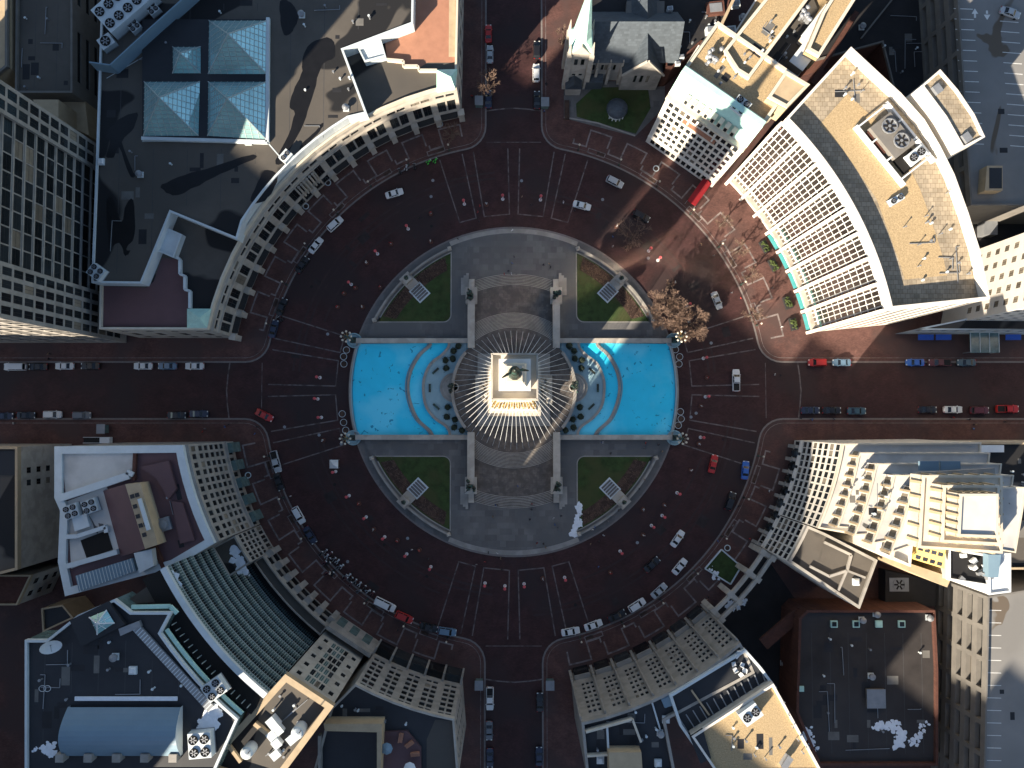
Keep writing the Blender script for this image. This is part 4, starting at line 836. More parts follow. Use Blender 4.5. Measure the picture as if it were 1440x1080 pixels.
# -- west edge block
wp = PX(22, (-90, 628), (28, 628), (28, 800), (-90, 830))
we = root_at('west_block', 'beige block with plain side wall and few windows at the west edge', 'building', wp)
block(we, wp, 0, 22, M['lime'], M['groof'], 1, .6, M['tan'], {1: (lambda L: [(L - 9.5, L - 8.1), (L - 6.5, L - 5.1)], floors(5, 4, 3.9, 1.0, 1.7), 'd2', .3)})
slab(we, 'dark_pool_roof', PX(22.5, (-20, 634), (22, 634), (22, 668), (-20, 668)), 22, 22.3, M['navy'])
we2 = root_at('low_west_block', 'low beige house with paired windows below the plain wall at the west edge', 'building', PX(12, (24, 805), (76, 805), (76, 850), (24, 850)))
lp = PX(14, (-60, 808), (46, 808), (26, 850), (-60, 850)); block(we2, lp, 0, 14, M['lime'], M['brickr'], .7, .4, M['tan'], {1: (ev(3, 1.5), floors(1, 3, 4, 1, 1.8), 'd2', .3)})
pw = PX(10, (60, 855), (90, 850), (105, 868), (62, 888)); ps = root_at('annex', 'small dark roofed annex behind the navy roof', 'building', pw); block(ps, pw, 0, 10, M['tan'], M['navy'], .6, .4, M['tan'])
# ================================================================ buildings, north-east quadrant
# -- church with spire
ch = thing('church', 'grey stone church with slate roofs and tall tapering spire north of the circle', 'church', W(860, 100, 0))
def gable(root, A, B, C, D, ze, zr, name, ridge_along=True, wallm=None, roofm=None):
    """A-B south eave, D-C north eave; ridge between the midpoints of A-D and B-C"""
    m1 = ((A[0] + D[0]) / 2, (A[1] + D[1]) / 2); m2 = ((B[0] + C[0]) / 2, (B[1] + C[1]) / 2)
    r = MB().face([(*A, ze), (*B, ze), (*m2, zr), (*m1, zr)]).face([(*C, ze), (*D, ze), (*m1, zr), (*m2, zr)]); r.obj(name, roofm or M['slate'], root)
    w = MB(); w.face([(*D, ze), (*A, ze), (*m1, zr - .02)]); w.face([(*B, ze), (*C, ze), (*m2, zr - .02)]); w.obj('gable_wall', wallm or M['lime2'], root)
    return m1, m2
sA, sB = W2(822, 86, 11.5), W2(877, 86, 11.5); dep = 12.5
nA, nB, nC, nD = (sA[0], sA[1]), (sB[0] + 14, sA[1]), (sB[0] + 14, sA[1] + dep), (sA[0], sA[1] + dep)
mb = MB(); facade(ch, mb, nA, (sB[0], sA[1]), 0, 11.5, [(1.3, 2.0), (2.3, 3.0), (4.6, 5.3), (5.6, 6.3), (7.8, 8.5)], [(6.4, 9.4)], 'd', .35)
mb.prism([(nA[0], nA[1] + .4), (nB[0], nB[1] + .4), nC, nD], 0, 11.4); mb.v = [(v[0], v[1] + (.15 if False else 0), v[2]) for v in mb.v]; mb.obj('nave_wall', M['lime2'], ch)
gable(ch, (nA[0], nA[1] - .5), (nB[0], nB[1] - .5), (nC[0], nC[1] + .5), (nD[0], nD[1] + .5), 11.5, 19.5, 'nave_roof')
tA, tB = W2(876, 95, 10.5), W2(935, 95, 10.5); ty = 89.4; tx0, tx1 = tA[0] + .3, tB[0] - .6
xm = (tx0 + tx1) / 2; tl = tx1 - tx0
mb = MB(); facade(ch, mb, (tx0, ty), (tx1, ty), 0, 9.5, [(tl / 2 - 2.0, tl / 2 - 1.3), (tl / 2 - .4, tl / 2 + .4), (tl / 2 + 1.3, tl / 2 + 2.0)], [(5.0, 9.0)], 'd', .35)
mb.face([(tx1, ty, 0), (tx1, ty + 24, 0), (tx1, ty + 24, 9.5), (tx1, ty, 9.5)]); mb.face([(tx0, ty + 24, 0), (tx0, ty, 0), (tx0, ty, 9.5), (tx0, ty + 24, 9.5)]); mb.obj('transept_wall', M['lime2'], ch)
MB().face([(tx0, ty, 9.5), (tx1, ty, 9.5), (xm, ty, 17.2)]).obj('gable_wall', M['lime2'], ch)
MB().face([(tx0 - .4, ty - .4, 9.3), (xm, ty - .4, 17.4), (xm, ty + 24, 17.4), (tx0 - .4, ty + 24, 9.3)]).face([(xm, ty - .4, 17.4), (tx1 + .4, ty - .4, 9.3), (tx1 + .4, ty + 24, 9.3), (xm, ty + 24, 17.4)]).obj('transept_roof', M['slate'], ch)
line(ch, 'gable_coping', [(tx0 - .3, ty - .3, 9.6), (xm, ty - .3, 17.7), (tx1 + .3, ty - .3, 9.6)], .5, .4, M['lime'])
for k in range(4): x = nA[0] + .3 + k * 3.25; MB().box((x, nA[1] - .5, 0), (.8, 1.4, 9.2), top=.8).box((x, nA[1] - .2, 9), (.6, .7, 3.4), top=.5).obj('buttress', M['lime'], ch)
tc = W(808, 108, 0); s = 5.6; mb = MB(); T0, T1 = (tc.x - s / 2, tc.y - s / 2), (tc.x + s / 2, tc.y - s / 2)
facade(ch, mb, T0, T1, 0, 20, [(1.5, 2.4), (3.2, 4.1)], [(7, 8), (13.0, 16.2)], 'd', .35)
mb.face([(T1[0], T1[1], 0), (T1[0], T1[1] + s, 0), (T1[0], T1[1] + s, 20), (T1[0], T1[1], 20)]); mb.face([(T0[0], T0[1] + s, 0), T0 + (0,), T0 + (20,), (T0[0], T0[1] + s, 20)]); mb.face([(T1[0], T1[1] + s, 0), (T0[0], T0[1] + s, 0), (T0[0], T0[1] + s, 20), (T1[0], T1[1] + s, 20)]); mb.obj('tower_wall', M['lime'], ch)
for sx in (-1, 1):
    for sy in (-1, 1): x, y = tc.x + sx * s / 2, tc.y + sy * s / 2; MB().box((x, y, 0), (1.5, 1.5, 19), top=.8).box((x, y, 19), (.9, .9, 6), top=.15).obj('pinnacle', M['lime'], ch)
sp_ = MB(); b = [(tc.x - 2.9, tc.y - 2.9, 20), (tc.x + 2.9, tc.y - 2.9, 20), (tc.x + 2.9, tc.y + 2.9, 20), (tc.x - 2.9, tc.y + 2.9, 20)]; o8 = [(tc.x + 2.35 * cos(a), tc.y + 2.35 * sin(a), 24) for a in [pi / 8 + k * pi / 4 for k in range(8)]]; ap = (tc.x, tc.y, 47)
for k in range(8): sp_.face([o8[k], o8[(k + 1) % 8], ap])
for k, (i, j) in enumerate(((5, 6), (7, 0), (1, 2), (3, 4))): sp_.face([b[k], b[(k + 1) % 4], o8[(j)], o8[(i)]])
for k, i in enumerate((4, 6, 0, 2)): sp_.face([b[k], o8[(i + 1) % 8], o8[i]])
sp_.obj('spire', M['copper'], ch)
MB().face([(tc.x - 2.3, tc.y - 3.1, 19.6), (tc.x + 2.3, tc.y - 3.1, 19.6), (tc.x, tc.y - 3.1, 23.5)]).face([(tc.x - 2.3, tc.y - 3.1, 19.6), (tc.x, tc.y - 3.1, 23.5), (tc.x, tc.y - 1, 23.5)]).face([(tc.x + 2.3, tc.y - 3.1, 19.6), (tc.x, tc.y - 1, 23.5), (tc.x, tc.y - 3.1, 23.5)]).obj('spire_gablet', M['lime'], ch)
px, py = W(806, 120, 3).x, W(806, 116, 3).y; gable(ch, (px - 2.1, py - 2.4), (px + 2.1, py - 2.4), (px + 2.1, py + 1.5), (px - 2.1, py + 1.5), 4.2, 4.25, 'porch_roof'); MB().box((px, py - .5, 0), (4, 3.6, 4.1)).obj('porch_wall', M['lime2'], ch)
MB().face([(px - 2.2, py - 2.5, 4.3), (px, py - 2.5, 7.2), (px, py + 2, 7.2), (px - 2.2, py + 2, 4.3)]).face([(px, py - 2.5, 7.2), (px + 2.2, py - 2.5, 4.3), (px + 2.2, py + 2, 4.3), (px, py + 2, 7.2)]).obj('porch_roof', M['slate'], ch)
aA = PX(4.5, (824, 104), (848, 104), (848, 116), (824, 116)); slab(ch, 'side_annex', aA, 0, 4.5, M['slate'])
lw_ = PX(.2, (810, 146), (835, 123), (911, 122), (915, 152), (894, 188), (811, 164)); lawn = struct(MB().prism(lw_, .05, .22).obj('lawn', M['grass']))
cp = PX(.2, (793, 116), (935, 112), (935, 150), (893, 192), (793, 166)); sheet(walks[0], 'church_path', cp, .16, M['pale'] if False else M['plaza'])
strip([W2(*q, .2) for q in ((793, 165), (840, 173), (893, 191))], .4, .3).obj('churchyard_kerb', M['lime2'], lawn)
c = W(866, 158, .2); kb = thing('kiosk', 'small round domed slate kiosk standing on the church lawn', 'kiosk', c)
MB().lathe(c, [(2.3, 0), (2.3, 2.6)], 8).obj('wall', M['pale'], kb); MB().lathe((c.x, c.y, c.z + 2.6), [(2.9, 0), (2.5, .9), (1.5, 1.6), (.2, 1.9)], 16).obj('roof', M['slate'], kb)
for k in range(5): a = -2.4 + k * .4; MB().box((c.x + 2.5 * cos(a), c.y + 2.5 * sin(a), c.z), (.25, .25, 2.7)).obj('post', M['white'], kb)
pl = W(797, 155, .2); tag(MB().box((pl.x, pl.y, .13), (1.3, 5.2, .5)).obj('planting_box', M['soil']), 'long narrow planting box beside the church path', 'planter')
# -- low dark roofs behind the church
lb = PX(11, (825, -90), (1048, -90), (1010, 62), (985, 60), (945, 96), (936, 96), (936, 24), (826, 26))
lowb = root_at('low_rear_block', 'low dark brown roofs crowded behind the church', 'building', lb); block(lowb, lb, 0, 11, M['brickr'], M['asphalt'], .6, .4, M['brickr'])
slab(lowb, 'grey_hip_roof', PX(13, (882, 0), (935, 0), (935, 24), (880, 24)), 11, 12.5, M['conc'])
for i, (u, v, w_, h_) in enumerate(((1005, 14, 4.5, 1.2), (1033, 9, 2, 1.6), (997, 46, 2.2, 1.6), (957, 82, 1.4, 1.2), (952, 91, 1.3, 1.2), (1025, 46, 3.0, 1.4), (940, 18, 1.4, 2.4), (940, 44, 1.4, 2.4))):
    p = W(u, v, 11); t = thing('roof_box', f"{['red brick', 'white', 'pale', 'small white', 'small pale', 'grey', 'tall white', 'tall grey'][i]} equipment box on the dark roofs behind the church", 'roof unit', p); MB().box(p, (w_, w_ * .75, h_), .1).obj('cabinet', M['brickr'] if i == 0 else M['pale'], t); MB().box((p.x, p.y, p.z + h_), (w_ * .7, w_ * .5, .15), .1).obj('grille', M['steel'], t)
line(lowb, 'party_wall', [W(1050, -40, 14), W(1003, 58, 14)], .7, 2.2, M['tan'])
for u, v in ((1043, 26), (1047, 60)): vent(u, v, 11, 'round roof vent in the narrow slot beside the tan wall, ' + ('north' if v < 40 else 'south'))
# -- grand hotel-like club with white stone front
zc = 31.5; cl = PX(zc, (940.5, 131), (1050, 207)); cf = cl + PX(zc, (1116, 116), (1190, 8), (1260, -90), (1120, -90), (1062, 0), (1008, 84), (982, 64))
cb = root_at('club_building', 'tall white stone club building with teal mansard front and long rear wings', 'building', cf)
Lf = hypot(cl[1][0] - cl[0][0], cl[1][1] - cl[0][1])
xs = even(Lf, 12, 1.15, .9)
block(cb, cf, 0, 31.5, M['wstone'], M['gravel'], .2, .4, M['wstone'], {0: (fixed(xs), [(1.2, 4.2), (6, 7.8)] + floors(8.8, 6, 3.3, .5, 2.2), 'd2', .35), 1: (ev(3.2, 1.1), floors(8, 7, 3.3, .6, 1.7), 'd', .3), 8: (ev(3.2, 1.1), floors(8, 7, 3.3, .6, 1.7), 'd', .3)})
A, B = Vector(cl[0]), Vector(cl[1]); e = (B - A).normalized(); nn = Vector((-e.y, e.x)); nn = nn if nn.dot(Vector((CC.x, CC.y)) - A) < 0 else -nn
line(cb, 'cornice', [(*(A - nn * .5), 30.6), (*(B - nn * .5), 30.6)], 1.4, .9, M['cream']); line(cb, 'string_course', [(*(A - nn * .15), 4.9), (*(B - nn * .15), 4.9)], .6, .5, M['wstone']); line(cb, 'balcony', [(*(A + e * 6 - nn * .4), 24.6), (*(B - e * 6.5 - nn * .4), 24.6)], 1.0, .5, M['terra'])
for f in (.34, .66):                                        # two bowed window bays
    p = A + e * Lf * f - nn * .25; MB().box((p.x, p.y, 8.2), (.45, 1.2, 20), atan2(e.y, e.x)).obj('bay_pilaster', M['wstone'], cb)
ms = MB(); q = [A, B, B + nn * 2.6, A + nn * 2.6]; ms.face([(*q[0], 31.6), (*q[1], 31.6), (*q[2], 38.5), (*q[3], 38.5)]); ms.face([(*q[1], 31.6), (*(B + nn * 12), 31.6), (*(B + nn * 12), 38.5), (*q[2], 38.5)]); ms.face([(*(A + nn * 12), 31.6), (*q[0], 31.6), (*q[3], 38.5), (*(A + nn * 12), 38.5)])
ms.face([(*q[3], 38.5), (*q[2], 38.5), (*(B + nn * 4), 38.5), (*(A + nn * 4), 38.5)]); ms.face([(*(A + nn * 4), 38.5), (*(B + nn * 4), 38.5), (*(B + nn * 4), 36.5), (*(A + nn * 4), 36.5)]); ms.obj('mansard', M['copper'], cb)
for k in range(12):
    if k in (0, 1, 10, 11): continue
    p = A + e * Lf * (k + .5) / 12 + nn * .2; MB().box((p.x, p.y, 32.2), (1.1, 1.4, 2.6), atan2(e.y, e.x)).obj('dormer', M['cream'], cb); pz = p - nn * .72; d = MB(); d.face([(*(pz - e * .35), 32.6), (*(pz + e * .35), 32.6), (*(pz + e * .35), 34.4), (*(pz - e * .35), 34.4)]); d.obj('dormer_glass', M['glass'], cb)
top = [A + nn * 4, B + nn * 4, B + nn * 17, A + nn * 17]; slab(cb, 'front_roof', [tuple(v) for v in top], 31.5, 36.5, M['gravel']); parapet(cb, [tuple(v) for v in top], 36.5, 1.1, .7, M['cream'])
slab(cb, 'infill_roof', PX(36.2, (990, 62), (1022, 78), (1060, 112), (1030, 140), (975, 104)), 31.6, 36.2, M['gravel'])
def wing(pts, z, mt, nm='wing_roof', par=1.1, pm='cream'): q = PX(z, *pts); slab(cb, nm, q, 31.4, z, M[mt]); parapet(cb, q, z, par, .7, M[pm])
wing(((1016, 74), (1075, 0), (1130, -80), (1185, -80), (1142, -8), (1052, 113), (1034, 102)), 36.9, 'gravel')
wing(((1154, 20), (1205, -60), (1240, -60), (1150, 82), (1132, 72)), 36.9, 'gravel')
wing(((1104, 100), (1138, 120), (1106, 153), (1078, 138)), 38.5, 'tan', 'penthouse', .5)
sheet(cb, 'valley_roof', PX(31.8, (1043, 112), (1140, -10), (1150, 14), (1110, 90), (1072, 142)), 32.0, M['groof'])
for i, (u, v, a_, b_, h) in enumerate(((1073, 112, 4, 3, 2.6), (1078, 124, 3, 5, 2.2), (1146, 42, 3, 9, 2.4), (1158, 26, 2.5, 3, 2), (1126, 84, 3.5, 6, 2))):
    p = W(u, v, 33); tp_ = thing('roof_house', f"{['grey lift house in the valley', 'stepped grey stair house in the valley', 'long cream plant house on the east wing', 'small cream box on the east wing', 'grey duct house beside the east wing'][i]} of the white club building", 'roof house', (p.x, p.y, 32.0)); MB().box((p.x, p.y, 32.0), (a_, b_, h + 1), radians(-38)).obj('body', M['conc'] if i in (0, 1, 4) else M['cream'], tp_); MB().box((p.x, p.y, 33.0 + h), (a_ + .3, b_ + .3, .25), radians(-38)).obj('lid', M['pale'], tp_)
chiller(W(1039, 152, 36.5), (3.6, 3.6, 1.6), radians(-38), 2, 2, 'teal-grey cooling unit behind the mansard of the club building')
for k in range(5): p = W(1068 + k * 3, 148 + k * 4.5, 34); tag(MB().box((p.x, p.y, 32.0), (1.0, 1.0, 2.6 + .5 * (k % 2)), .5).lathe((p.x, p.y, 34.6), [(.4, 0), (.4, .5), (.2, .7)], 8).obj('chimney_stack', M['cream']), f"cream chimney stack number {['one', 'two', 'three', 'four', 'five'][k]} from the mansard on the club roof", 'chimney')
for u, v, n_ in ((1003, 82, 'west'), (1132, 24, 'north')): 
    p = W(u, v, 36.55); t = thing('pipe_cluster', f'tangle of roof pipes and fans on the {n_} part of the club roof', 'roof plant', p); m_ = MB()
    for k in range(9): x, y = p.x + random.uniform(-2, 2), p.y + random.uniform(-1.6, 1.6); MB().lathe((x, y, p.z), [(.3, 0), (.3, random.uniform(.8, 1.8)), (.55, 1.9), (.2, 2.2)], 8).obj('pipe', M['steel'], t)
rc = W(985, 268, 3.2); t = thing('entrance_canopy', 'red fabric entrance canopy in front of the white club building', 'canopy', (rc.x, rc.y, KH)); d_ = nn; f_ = e
cpts = [rc.xy + d_ * 3.2 - f_ * 1.3, rc.xy + d_ * 3.2 + f_ * 1.3, rc.xy - d_ * 4.2 + f_ * 1.3, rc.xy - d_ * 4.2 - f_ * 1.3]; cm = [(cpts[0] + cpts[1]) / 2, (cpts[2] + cpts[3]) / 2]
MB().face([(*cpts[0], 3), (*cm[0], 3.9), (*cm[1], 3.9), (*cpts[3], 3)]).face([(*cm[0], 3.9), (*cpts[1], 3), (*cpts[2], 3), (*cm[1], 3.9)]).face([(*cpts[3], 3), (*cm[1], 3.9), (*cpts[2], 3)]).obj('fabric', M['red'], t)
for p in cpts[2:]: MB().tube([(*p, KH), (*p, 3.05)], .07, 6).obj('pole', M['steel'], t)
# -- curved office building with bronze glass and white piers
RB, b0, b1, zb = 80.9, 11.1, 44.2, 41.6
front = arc(RB, b0, b1, 40)
op = front + PX(44.6, (1197, 66), (1267, 131), (1300, 168), (1322, 205), (1342, 245), (1362, 300), (1378, 352), (1392, 420))
ob = root_at('curved_office', 'curved office building with bronze windows, white piers and gravel roof', 'building', op)
L8 = hypot(front[1][0] - front[0][0], front[1][1] - front[0][1])
block(ob, op, 0, zb, M['wstone'], M['paver'], 3.0, .55, M['wstone'], {i: (fixed([(.14 if i % 5 == 0 else .05, L8 - (.14 if i % 5 == 4 else .05))]), [(4.2, 6.0)] + floors(6.9, 10, 3.45, .08, 3.3), 'b', .08) for i in range(40)})
for i in range(9): a = b0 + (b1 - b0) * i / 8; p = PC(RB - .55, a); MB().box((p.x, p.y, .1), (1.3, .75, zb + .5), radians(a)).obj('pier', M['wstone'], ob)
for f in range(11): 
    z = 6.85 + 3.45 * f; line(ob, 'floor_band', [(*q, z) for q in arc(RB - .02, b0, b1, 40)], .1, .12, M['white'])
line(ob, 'base_arcade', [(*q, 3.4) for q in arc(RB - .5, b0, b1, 16)], 1.2, .8, M['lime'])
for i in range(5): line(ob, 'glass_canopy', [(*q, 3.0) for q in arc(RB - 1.6, b0 + .5 + i * 4.14, b0 + 3.6 + i * 4.14, 4)], 1.0, .15, M['teal'])
M['glazed'] = mat('white_reflector_panel', (0.88, 0.84, 0.76), 0.07, 0.03, 0.4, spec=0.5, metal=0.5); bs_ = M['glazed'].node_tree.nodes['Principled BSDF']; bs_.inputs['Coat Weight'].default_value = 0.0; bs_.inputs['Coat IOR'].default_value = 2.6; bs_.inputs['Coat Roughness'].default_value = 0.06  # reflective strips added to the end wall to throw sun streaks onto the east street
Sa, Sb = Vector(op[-1]), Vector(op[0]); 
for k in range(6): q0, q1 = Sa.lerp(Sb, (k + .25) / 6), Sa.lerp(Sb, (k + .8) / 6); nS = Vector((Sb.y - Sa.y, -(Sb.x - Sa.x))).normalized(); nS = nS if nS.y < 0 else -nS; q0 += nS * .05; q1 += nS * .05; MB().seg((*q0, 3), (*q1, 3), .1, 38).obj('reflector_panel', M['glazed'], ob)
gi = inset(PX(44.6, (1252, 434), (1236, 378), (1205, 292), (1160, 226), (1105, 168)) + op[41:], 6.2); sheet(ob, 'gravel_bed', gi, zb + .03, M['gravel'])
pz = 47.5; pp = PX(pz, (1294, 122), (1320, 99), (1345, 128), (1368, 162), (1383, 194), (1352, 210), (1327, 166)); slab(ob, 'penthouse', PX(pz, (1294, 122), (1320, 99), (1345, 128), (1368, 162), (1383, 194), (1352, 210), (1327, 166)), 0, pz, M['wstone']); parapet(ob, pp, pz, .6, .4, M['wstone']); sheet(ob, 'penthouse_pavers', inset(pp, .5), pz + .02, M['paver'])
for u, v, a_ in ((1316, 127, 1.6), (1357, 195, 1.6)): p = W(u, v, pz); MB().box((p.x, p.y, pz + .03), (a_, a_ * 1.2, .9), .6).obj('roof_hatch', M['steel'], ob)
pc = W(1248, 196, zb); th = thing('cooling_tower', 'open steel cooling tower frame with two large white fans on the gravel roof', 'cooling tower', pc); ro = radians(-52)
ee = Vector((cos(ro), sin(ro), 0)); ff = Vector((-sin(ro), cos(ro), 0))
for k, s_ in enumerate((-1, 1)): q = pc + ee * (2.0 * s_) + ff * .5; m_ = MB(); fan(m_, (q.x, q.y, zb + 2.6), 1.7); m_.obj('fan', [M['steel'], M['dark']], th)
MB().box((pc.x, pc.y, zb + .03), (8.6, 5.6, 2.4), ro).obj('casing', M['conc'], th)
for s_ in (-1, 1): q = pc + ff * (4.2 * s_); MB().seg(q - ee * 6.5, q + ee * 10, .5, 1.6).obj('rail_beam', M['white'], th)
for s_ in (-6, -1.5, 3.5, 8.5): q = pc + ee * s_; MB().seg((*(q - ff * 4.2).xy, zb + 1.6), (*(q + ff * 4.2).xy, zb + 1.6), .35, .3).obj('cross_beam', M['white'], th)
q = pc + ee * 6.3; MB().box((q.x, q.y, zb + .03), (3.6, 4.6, .8), ro).obj('louvre_pit', M['dark'], th); q = pc + ff * -2.6 - ee * 1; MB().box((q.x, q.y, zb + .05), (6, 1.6, 1.2), ro).obj('duct', M['brickr'], th)
chiller(W(1283, 222, zb), (2.6, 4.2, 2.0), ro, 1, 2, 'white twin cooling unit beside the cooling tower on the gravel roof'); chiller(W(1258, 282, zb), (3.4, 1.4, 1.0), radians(30), 2, 1, 'low white unit with pipes on the gravel roof south of the cooling tower')
for i, (u, v) in enumerate(((1210, 130), (1225, 103), (1270, 320), (1290, 345), (1300, 305), (1335, 365), (1330, 272), (1290, 375), (1320, 330))):
    p = W(u, v, zb + .03); t = thing('gravel_roof_pipe', 'thin vent pipe standing in the tan gravel roof', 'vent pipe', p, 0, 'vent pipes of the gravel roof'); MB().tube([p, p + Vector((0, 0, 1.3))], .1, 6).obj('stem', M['steel'], t); MB().lathe((p.x, p.y, p.z + 1.3), [(.18, 0), (.18, .12)], 8).obj('cap', M['steel'], t)
# -- parking garage, top right
def garage(name, label, poly, z, edge, nslot, nfl, deck, sw=None):
    r = root_at(name, label, 'parking garage', poly); block(r, poly, 0, z, M['conc'], M['deck'], 1.0, .4, M['conc'], {edge: (lambda L: even(L, nslot, L / nslot - 1.2, .2), floors(.8, nfl, (z - 1) / nfl, 1.3, (z - 1) / nfl - 2.0), 'd', 1.2)}); return r
ga = PX(25, (1346, -90), (1520, -90), (1520, 280), (1366, 272), (1352, 60))
ga = PX(25, (1338, -90), (1530, -90), (1530, 290), (1362, 290))
g1 = garage('parking_garage', 'parking garage with marked empty roof deck in the top right corner', ga, 25, 3, 7, 6, None)
for k in range(14):
    v = 12 + k * 14.6
    strip([W2(1341 + k * 1.2, v, 25), W2(1368 + k * 1.2, v + 1, 25)], .18, 25.01).obj('bay_line', M['paint'], g1); strip([W2(1405 + k * 1.2, v + 3, 25), W2(1431 + k * 1.2, v + 5, 25)], .18, 25.01).obj('bay_line', M['paint'], g1)
for u, d_ in ((1371, 1), (1388, -1)):
    p = W(u, 20, 25); am = MB().face([(p.x - .25, p.y - .9 * d_, 25.012), (p.x + .25, p.y - .9 * d_, 25.012), (p.x + .25, p.y + .1, 25.012), (p.x - .25, p.y + .1, 25.012)]).face([(p.x - .8, p.y + .1 * d_, 25.012), (p.x + .8, p.y + .1 * d_, 25.012), (p.x, p.y + 1.4 * d_, 25.012)]); am.obj('arrow_marking', M['paint'], g1)
slab(g1, 'stair_tower', PX(28, (1388, 233), (1410, 233), (1410, 268), (1385, 268)), 25, 28, M['tan']); sheet(g1, 'tower_roof', PX(28.01, (1391, 236), (1409, 236), (1409, 265), (1391, 265)), 28.02, M['navy'])
dk = PX(9, (1180, -90), (1340, -90), (1362, 290), (1300, 300), (1240, 60), (1130, 90)); r9 = root_at('low_brown_block', 'low dark brown flat roof in the gap beside the garage', 'roof block', dk); block(r9, dk, 0, 9, M['brickr'], M['asphalt'], .4, .4, M['conc'])
line(r9, 'roof_edge', [W(1210, 55, 9.1), W(1270, -20, 9.1)], .4, .5, M['conc']); line(r9, 'brick_ridge', [W(1140, 120, 9.1), W(1202, 20, 9.1)], 1.2, 1.4, M['brickr']); vent(1211, 39, 9.1, 'small white round vent in the dark gap beside the gravel roof')
# -- white block at the east edge
ep = [W2(1372, 352, 10), W2(1640, 320, 10), W2(1640, 455, 10), W2(1352, 452, 10)]
eb = root_at('white_block', 'white building with brown square windows behind the curved office at the east edge', 'building', ep)
block(eb, ep, 0, 52, M['wstone'], M['wroof'], 1, .5, M['wstone'], {3: (fixed(even(hypot(ep[3][0] - ep[0][0], ep[3][1] - ep[0][1]), 5, 1.5, .8)), floors(11, 10, 3.6, .8, 1.7), 'l2', .3), 2: (ev(3.4, 1.6), floors(8, 10, 3.7, .9, 1.7), 'd', .3)})
lp = [W2(1274, 466, 6), W2(1400, 440, 6), W2(1640, 440, 6), W2(1640, 468, 6)]; lo = root_at('shop_row', 'low grey shop row with blue awnings under the white block on the east street', 'building', lp); block(lo, lp, 0, 12, M['pale'], M['groof'], .5, .4, M['pale'], {3: (ev(3.2, 1.6), [(6.5, 8.6)], 'd', .3)})
for k in range(9): z = 4 + k * .9; 
for i, u in enumerate((1302, 1327, 1425)):
    a_, b_ = W(u - 11, 470, 3), W(u + 11, 470, 3); c_, d_ = W(u + 11, 478, 2.4), W(u - 11, 478, 2.4); t = thing('awning', f"blue fabric awning over the east street pavement, {['westernmost', 'middle', 'easternmost'][i]} of three", 'awning', (a_.x, a_.y, KH)); MB().face([a_, d_, c_, b_]).face([d_, (d_.x, d_.y, 2.1), (c_.x, c_.y, 2.1), c_]).obj('fabric', M['blue'], t); MB().tube([a_, b_], .05, 5).obj('rod', M['steel'], t)
p = W(1385, 480, 4); t = thing('glass_canopy_house', 'teal glass entrance canopy over the east street pavement', 'canopy', (p.x, p.y, KH)); MB().box((p.x, p.y, 3.6), (7.6, 6, .2)).obj('roof', M['glassg'], t)
for sx in (-1, 1):
    for sy in (-1, 1): MB().box((p.x + sx * 3.6, p.y + sy * 2.8, KH), (.2, .2, 3.5)).obj('post', M['steel'], t)
for k in range(4): MB().seg((p.x - 3.7 + 2.5 * k, p.y - 2.9, 3.82), (p.x - 3.7 + 2.5 * k, p.y + 2.9, 3.82), .15, .1).obj('rafter', M['pale'], t)
mp = PX(8, (1330, 275), (1530, 292), (1530, 330), (1385, 365)); mb_ = root_at('rear_yard_roof', 'dark rear yard roof behind the curved office at the east edge', 'roof block', mp); block(mb_, mp, 0, 8, M['conc'], M['asphalt'], .5, .4, M['conc']); slab(mb_, 'pale_shed', PX(11, (1384, 292), (1403, 292), (1403, 330), (1384, 330)), 8, 11, M['steel']); slab(mb_, 'brick_stub', PX(20, (1422, 345), (1445, 338), (1445, 352), (1420, 358)), 8, 20, M['terra'])
# ================================================================ buildings, south-east quadrant
ta = arc(75.9, 349.9, 334.8, 6); tpz_ = 30
tp_ = ta + [W2(1232, 757, 30), W2(1330, 776, 30), W2(1378, 776, 30), W2(1378, 622, 30)]
ctw = root_at('stepped_tower', 'pale stepped stone tower with dense rows of windows east of the circle', 'building', tp_)
fs = [(1.0, 4.4)] + floors(6.2, 7, 3.35, .7, 2.1)
block(ctw, tp_, 0, 30, M['wstone'], M['wroof'], .5, .4, M['cream'], {**{i: (lambda L: even(L, 2, 1.35, .1), fs, 'd', .3) for i in range(6)}, 10: (ev(2.4, 1.4), fs, 'd', .4)})
for i in range(9): a = 348.6 - i * 2.6; p = PC(75.2, a); MB().box((p.x, p.y, .1), (1.6, .9, 5.4), radians(a)).obj('pier', M['lime2'], ctw)
for i in range(7): a = 347.3 - i * 2.6; p = PC(75.6, a); MB().lathe((p.x, p.y, 3.2), [(1.2, 0), (1.2, 2.0), (.9, 2.6), (.2, 2.9)], 12).obj('arched_shopfront', M['glass'], ctw)
line(ctw, 'string_course', [(*q, 5.6) for q in arc(75.6, 349.9, 327.6, 12)], .6, .4, M['wstone'])
